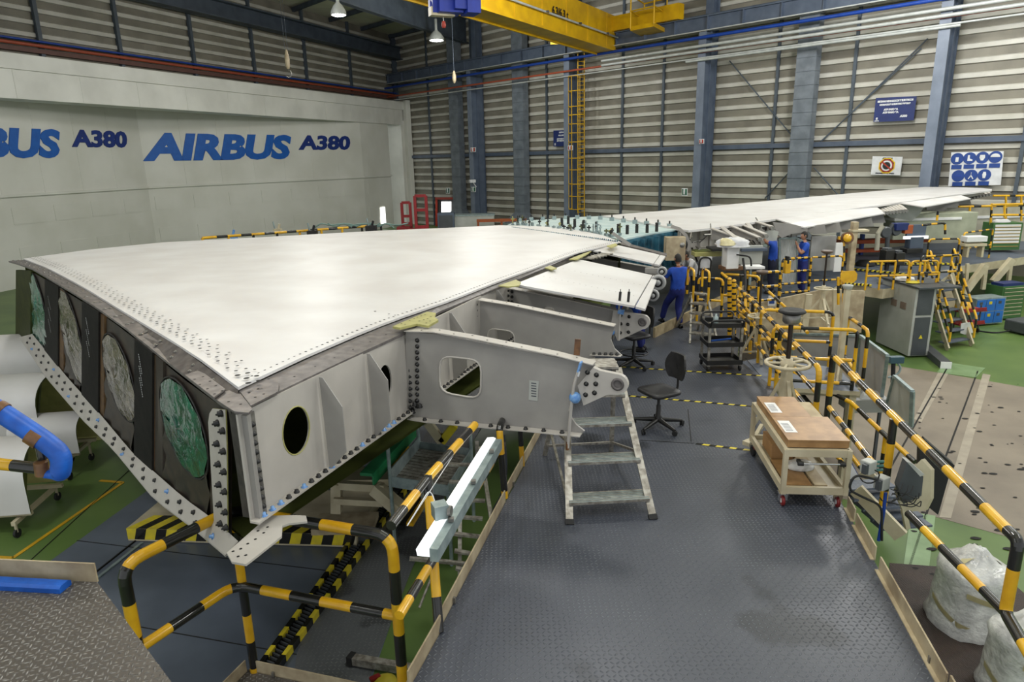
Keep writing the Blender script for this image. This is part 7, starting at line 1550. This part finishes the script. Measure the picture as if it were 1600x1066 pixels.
t = thing('cable_reel', 'yellow and brown round reel on a striped post under the outer flap', 'reel', DY(1322, 410, 20)); mb = MB(); mb.lathe(DY(1324, 372, 20), [(.17, -.06), (.17, -.04), (.1, -.03), (.1, .03), (.17, .04), (.17, .06)], TAPE, 18, ax=(0, -1, .2)); mb.build('reel', t); mb = MB(); mb.lathe(DY(1324, 372, 19.9), [(.12, 0), (.12, .02), (0, .03)], YEL, 18, ax=(0, -1, .2)); mb.build('disc', t); mb = MB(); striped(mb, [DY(1319, 408, 20), DY(1319, 375, 20)], .03, .25, .2, 0, 8); mb.build('post', t)
t = thing('round_stand', 'thin dark stand with a brown disc right of the worker with the raised hand', 'stand', DY(1293, 450, 16.3)) if False else None
for x, y, lab in ((1386, 400, 'left one of two dark machines on the far deck among yellow rails'), (1402, 404, 'right one of two dark machines on the far deck among yellow rails')): gadget('dark_machine', lab, 'machine', [('body', DY(x, y, 21.5), (.32, .3, .4), BLK, .2), ('head', DY(x, y-9, 21.5), (.22, .22, .16), GREYD, .5), ('leg', DY(x, y+14, 21.5), (.1, .1, .35), RUBR, .2)])
for x, y, Y, h, lab in ((1374, 365, 23, .9, 'grey upright arm robot behind the far deck rails'), (1390, 362, 24, .6, 'dark bracket machine left of the blue monitor')):
    t = thing('arm_machine', lab, 'machine', DY(x, y+25, Y)); mb = MB(); mb.tube([DY(x-4, y+26, Y), DY(x-2, y, Y), DY(x+6, y-12, Y)], .08, MC['pale_board'] if x < 1380 else GREYD, 8); mb.build('arm', t); mb = MB(); mb.lathe(DY(x+10, y-2, Y), [(.16, -.1), (.2, 0), (.16, .1)], GREYD, 12, ax=(0, 1, 0)); mb.build('joint', t)
blob('tire_ring', 'black round pad stack on the far deck beside the dark machines', G(1352, 414, .0), .35, .3, .2, RUBR, 'pad', 14, 4, .05)
# things between the walking worker and the outer wing
gadget('document_box', 'tall white box on a stand heaped with crumpled cloth behind the walking worker', 'box', [('box', DY(1142, 397, 17.2), (.32, .3, .72), PAPER, .1), ('stand', DY(1142, 418, 17.3), (.5, .4, .1), TAPE, .1), ('side', DY(1134, 395, 17.35), (.08, .3, .66), GREYC, .1)])
blob('crumpled_cloth', 'white and yellow crumpled cloth heaped on the tall white box', DY(1146, 385, 17.1), .42, .25, .22, SHIRTW, 'cloth', 15, 6, .25); blob('yellow_cloth', 'yellow crumpled cloth on the tall white box', DY(1137, 383, 17.0), .2, .16, .17, TAPEY, 'cloth', 16, 5, .25)
gadget('grey_bench', 'grey bench with a black mat behind the tall white box', 'bench', [('top', DY(1172, 388, 18.6), (.7, .7, .08), STEELB, 0), ('front', DY(1172, 398, 18.4), (.65, .1, .5), GREYC, 0), ('mat', DY(1128, 388, 18.6), (.7, .6, .06), BLK, 0)])
gadget('white_table', 'low white table top among the yellow rails', 'table', [('top', DY(1176, 417, 17.4), (.5, .4, .06), PAPER, 0), ('leg', DY(1172, 432, 17.4), (.06, .06, .45), GALV, 0), ('leg', DY(1188, 432, 17.4), (.06, .06, .45), GALV, 0)])
gadget('yellow_case', 'olive and yellow flat case on the bench behind the walking worker', 'case', [('case', DY(1108, 396, 19), (.9, .4, .12), KHAKI, 0), ('lid', DY(1106, 392, 19.1), (.8, .4, .06), OLIVE, 0)])
t = thing('dark_chair', 'dark curved chair frame behind the walking worker', 'chair', DY(1105, 440, 18.2)); mb = MB(); mb.tube(fillet([DY(1090, 440, 18.2), DY(1094, 402, 18.2), DY(1112, 403, 18.2), DY(1108, 440, 18.2)], .2), .025, RUBR, 6); mb.build('frame', t); mb = MB(); mb.box(DY(1103, 410, 18.3), (.3, .08, .3), SHIRTW); mb.build('backrest', t)
mb = MB(); mb.tube(fillet([DY(1151, 398, 17), DY(1173, 401, 17), DY(1174, 416, 17)], .15), .022, RUBR, 6); mb.tube(fillet([DY(1161, 404, 17), DY(1166, 440, 16.5), DY(1162, 470, 16)], .4), .03, RUBR, 6); tag(mb.build('bent_rail'), 'dark bent rail right of the tall white box', 'rail')
screen('white ribbed board standing under the outer wing behind the workers', [(1218, 372), (1246, 372), (1246, 448), (1218, 452)], 21.8, 21.8, mat('ribbed_white', (206, 208, 204), .5, bump=.8, wave=6))
gadget('white_door_panel', 'white upright panel right of the worker with the raised hand', 'panel', [('panel', DY(1285, 396, 21.5), (.8, .06, 1.1), PANELG, .05)])
gadget('white_door_panel', 'narrow white upright panel behind the round brown stand', 'panel', [('panel', DY(1310, 402, 21.0), (.25, .06, .9), PAPER, .05)])
gadget('orange_vest', 'orange yellow backpack hanging on the rail left of the worker with the raised hand', 'bag', [('body', DY(1230, 417, 18.9), (.16, .14, .36), YEL, .1), ('strap', DY(1230, 406, 18.9), (.06, .16, .2), RUBR, .1)])
# ================================================================ people
def person(label, base, facing, joints, radii, cloth, head, parts_=(), cat='person'):
    """one continuous skinned body. joints: name -> (x forward? no: right, forward, up) in body axes"""
    t = thing('person', label, cat, base); R = Matrix.Rotation(facing, 3, 'Z'); B = Vector(base)
    return t, R, B
EDG = [('pelvis', 'spine'), ('spine', 'chest'), ('chest', 'neck'), ('neck', 'head0'), ('chest', 'shL'), ('shL', 'elL'), ('elL', 'wrL'), ('chest', 'shR'), ('shR', 'elR'), ('elR', 'wrR'), ('pelvis', 'hipL'), ('hipL', 'knL'), ('knL', 'anL'), ('pelvis', 'hipR'), ('hipR', 'knR'), ('knR', 'anR')]
BASEJ = dict(pelvis=(0, 0, .95), spine=(0, .01, 1.12), chest=(0, 0, 1.33), neck=(0, .0, 1.50), head0=(0, .02, 1.58), shL=(-.19, 0, 1.42), elL=(-.25, 0, 1.14), wrL=(-.25, .08, .90), shR=(.19, 0, 1.42), elR=(.25, 0, 1.14), wrR=(.25, .08, .90), hipL=(-.09, 0, .88), knL=(-.10, .02, .48), anL=(-.10, -.02, .09), hipR=(.09, 0, .88), knR=(.10, .02, .48), anR=(.10, -.02, .09))
RADJ = dict(pelvis=(.185, .14), spine=(.17, .125), chest=(.20, .14), neck=(.058, .058), head0=(.055, .055), shL=(.09, .085), elL=(.055, .055), wrL=(.033, .03), shR=(.09, .085), elR=(.055, .055), wrR=(.033, .03), hipL=(.125, .12), knL=(.09, .09), anL=(.072, .072), hipR=(.125, .12), knR=(.09, .09), anR=(.072, .072))
def skin_obj(name, nodes, edges, rad, mats_f, parent, lvl=2, root=None, off=Vector()):
    me = bpy.data.meshes.new(name); nm = list(nodes); me.from_pydata([Vector(nodes[n]) for n in nm], [(nm.index(a), nm.index(b)) for a, b in edges], [])
    o = bpy.data.objects.new(name, me); C.objects.link(o); sm_ = o.modifiers.new('skin', 'SKIN'); sm_.use_smooth_shade = True
    for i, n in enumerate(nm): v = me.skin_vertices[0].data[i]; v.radius = rad[n]; v.use_root = (n == (root or nm[0]))
    ss_ = o.modifiers.new('sub', 'SUBSURF'); ss_.levels = ss_.render_levels = lvl
    dg = bpy.context.evaluated_depsgraph_get(); m2 = bpy.data.meshes.new_from_object(o.evaluated_get(dg)); bpy.data.objects.remove(o)
    m2.name = name; o = bpy.data.objects.new(name, m2); C.objects.link(o)
    for m_ in mats_f[0]: m2.materials.append(m_)
    for p_ in m2.polygons: p_.use_smooth = True; p_.material_index = mats_f[1](p_.center)
    o.parent = parent; ORG[o.name] = Vector(); return o
def make_person(label, loc, facing, J={}, shirt=SHIRT, trou=TROU, scale=1.0, head_turn=0, head_pitch=0, head=True, hair=HAIR, bare_arm=True):
    t = thing('person', label, 'person', (0, 0, 0)); N = dict(BASEJ); N.update(J); waist = N['pelvis'][2]+.06
    def mf(c):
        if (Vector(c)-Vector(N['head0'])).length < .12 and c[2] > N['neck'][2]-.01: return 2
        for s in 'LR':
            a, b = Vector(N['el'+s]), Vector(N['wr'+s]); ab = b-a; u = (Vector(c)-a).dot(ab)/ab.length_squared; dd_ = (Vector(c)-(a+ab*max(0, min(1, u)))).length
            sh_ = Vector(N['sh'+s]); ab2 = a-sh_; u2 = (Vector(c)-sh_).dot(ab2)/ab2.length_squared; d2_ = (Vector(c)-(sh_+ab2*max(0, min(1, u2)))).length
            if bare_arm and ((dd_ < .085 and u > -.1) or (d2_ < .09 and u2 > .62)): return 2
            for p_, q_ in (('hip', 'kn'), ('kn', 'an')):
                a3, b3 = Vector(N[p_+s]), Vector(N[q_+s]); ab3 = b3-a3; u3 = (Vector(c)-a3).dot(ab3)/ab3.length_squared
                if (Vector(c)-(a3+ab3*max(0, min(1, u3)))).length < .12 and u3 > .08: return 1
        pv, sp_ = Vector(N['pelvis']), Vector(N['spine']); return 1 if (Vector(c)-pv).dot((sp_-pv).normalized()) < .03 else 0
    body = skin_obj('body', N, EDG, RADJ, ([shirt, trou, SKIN], mf), t, root='pelvis')
    for s, sg in (('L', -1), ('R', 1)):
        w_ = Vector(N['wr'+s]); e_ = Vector(N['el'+s]); d_ = (w_-e_).normalized(); sd_ = d_.cross(Vector((0, 1, .2))).normalized()
        nodes = {'a': w_-d_*.02, 'b': w_+d_*.05}; ed = [('a', 'b')]; rad = {'a': (.028, .022), 'b': (.036, .016)}
        fw = d_.cross(sd_).normalized()
        for k, (o_2, ln_) in enumerate(((-.027, .068), (-.009, .080), (.009, .076), (.026, .060))):
            r0 = w_+d_*.075+sd_*o_2; nodes['f%d' % k] = r0; nodes['g%d' % k] = r0+d_*ln_*.5+fw*.008; nodes['h%d' % k] = r0+d_*ln_*.88+fw*.026; ed += [('b', 'f%d' % k), ('f%d' % k, 'g%d' % k), ('g%d' % k, 'h%d' % k)]
            for q in 'fgh': rad[q+'%d' % k] = (.010, .010) if q != 'h' else (.008, .008)
        nodes['t1'] = w_+d_*.035-sd_*sg*.042+fw*.01; nodes['t2'] = w_+d_*.075-sd_*sg*.058+fw*.022; ed += [('a', 't1'), ('t1', 't2')]; rad['t1'] = (.013, .012); rad['t2'] = (.010, .010)
        skin_obj('hand', nodes, ed, rad, ([SKIN], lambda c: 0), t, lvl=1)
        an = Vector(N['an'+s]); kn = Vector(N['kn'+s]); mb = MB(); f_ = Vector((0, 1, 0)); zb_ = an.z-.085
        rr = []
        for (y, hw, h) in ((-.09, .03, .06), (-.075, .042, .085), (-.02, .046, .10), (.05, .048, .075), (.12, .05, .05), (.17, .04, .04), (.19, .015, .02)):
            rr.append([Vector((an.x+hw*math.cos(q), an.y+y, zb_+max(0, h*math.sin(q)) if math.sin(q) > 0 else zb_)) for q in [math.pi*k/8 for k in range(9)]]+[Vector((an.x+hw, an.y+y, zb_))])
        mb.grid(rr, SHOE, flip=True); mb.build('shoe', t, local=True)
    if head:
        hc = Vector(N['head0'])+Vector((0, .02, .105)); RH = Matrix.Rotation(head_turn, 3, 'Z') @ Matrix.Rotation(head_pitch, 3, 'X')
        def H(x, y, z): return hc+RH @ Vector((x, y, z))
        rows_ = []; K = 20
        for i in range(15):
            ph = -math.pi/2+math.pi*i/14; z = math.sin(ph)*.122; cr = math.cos(ph)**.85; r = []
            for k in range(K+1):
                a = 2*math.pi*k/K; x = math.sin(a)*.076*cr; y = math.cos(a)*(.094 if math.cos(a) > 0 else .098)*cr
                if math.cos(a) > 0 and z < -.02: y *= .96; x *= (1+z*2.2)
                if z < -.02 and math.cos(a) < 0: y *= (1+z*3.0)
                if abs(math.sin(a)) < .2 and math.cos(a) > 0: y += .016*math.exp(-((z+.015)/.02)**2)
                if math.cos(a) > .5 and .3 < abs(math.sin(a)) < .6: y -= .008*math.exp(-((z-.015)/.015)**2)
                r.append(H(x, y, z))
            rows_.append(r)
        mb = MB(); mb.grid(rows_, SKIN, flip=False); hd_ = mb.build('head', t, local=True)
        mb = MB(); rows_ = []
        for i in range(9):
            ph = math.pi/2*i/8; r = []
            for k in range(K+1):
                a = 2*math.pi*k/K; lo_ = .05 if math.cos(a) > .35 else (-.0 if math.cos(a) > -.2 else -.055); z = lo_+(.132-lo_)*math.sin(ph); cr = math.sqrt(max(0, 1-(max(z, 0)/.133)**2)) if z > 0 else 1.0
                r.append(H(math.sin(a)*.083*cr, math.cos(a)*.105*cr-.004, z))
            rows_.append(r)
        mb.grid(rows_, hair); mb.build('hair', hd_, local=True)
        for sx in (-1, 1):
            mb = MB(); mb.lathe(H(sx*.031, .082, .015), [(.012, -.004), (.011, .004), (0, .008)], PAPER, 10, ax=RH @ Vector((0, 1, 0))); mb.lathe(H(sx*.031, .088, .015), [(.006, 0), (0, .003)], DARK, 8, ax=RH @ Vector((0, 1, 0))); mb.build('eye', hd_, local=True)
            mb = MB(); mb.lathe(H(sx*.078, -.01, .0), [(.012, -.003), (.026, .0), (.022, .012), (.01, .008), (0, .006)], SKIN, 12, ax=RH @ Vector((sx, -.4, 0))); mb.build('ear', hd_, local=True)
        mb = MB(); mb.bar(H(-.022, .088, -.062), H(.022, .088, -.062), .008, .006, mat('lips', (150, 84, 72), .5) if 'lips' not in MC else MC['lips']); mb.build('mouth', hd_, local=True)
    t.location = loc; t.rotation_euler = (0, 0, facing); t.scale = (scale,)*3; return t
# facing: body forward is +y turned by the angle
make_person('man in blue polo and trousers, back to the camera, walking past the timber kerb', G(1056, 512, 0), math.radians(12), dict(anL=(-.14, .50, .13), knL=(-.12, .36, .52), anR=(.10, -.04, .09), knR=(.09, .1, .5), elL=(-.33, .12, 1.18), wrL=(-.30, .34, 1.08), elR=(.30, .05, 1.15), wrR=(.33, .22, .98)), scale=1.0)
make_person('man in blue polo on the far deck, facing left with one raised hand', G(1251, 458, 0), math.radians(88), dict(elL=(-.24, .18, 1.20), wrL=(-.12, .26, 1.42), elR=(.27, -.08, 1.16), wrR=(.2, .14, 1.02)), head_pitch=.05, scale=1.02)
make_person('person in blue polo, head hidden behind the grey rib plate of the outer wing', G(1204, 458, 0), math.radians(60), dict(shR=(.2, .05, 1.46), elR=(.30, .22, 1.55), wrR=(.18, .30, 1.70), elL=(-.27, .2, 1.5), wrL=(-.12, .3, 1.62)), trou=mat('trousers_dark', (26, 30, 56), .8), scale=1.05)
make_person('person in blue trousers stooping under the white flap beside the ringed chair', G(1001, 548, 0), math.radians(70), dict(spine=(0, .16, 1.06), chest=(0, .36, 1.12), neck=(0, .52, 1.16), head0=(0, .58, 1.18), shL=(-.18, .42, 1.1), elL=(-.22, .5, .85), wrL=(-.2, .68, .8), shR=(.18, .42, 1.1), elR=(.22, .5, .85), wrR=(.2, .68, .8)), scale=1.0)
make_person('person in a white shirt mostly hidden behind the walking worker', G(1086, 478, 0), math.radians(100), dict(spine=(0, .08, 1.1), chest=(0, .2, 1.26), neck=(0, .3, 1.38), head0=(0, .36, 1.42), shL=(-.18, .22, 1.33), elL=(-.25, .36, 1.1), wrL=(-.2, .55, 1.05), shR=(.18, .22, 1.33), elR=(.24, .36, 1.1), wrR=(.2, .56, 1.05)), shirt=SHIRTW, trou=MC['trousers_dark'], scale=.95)
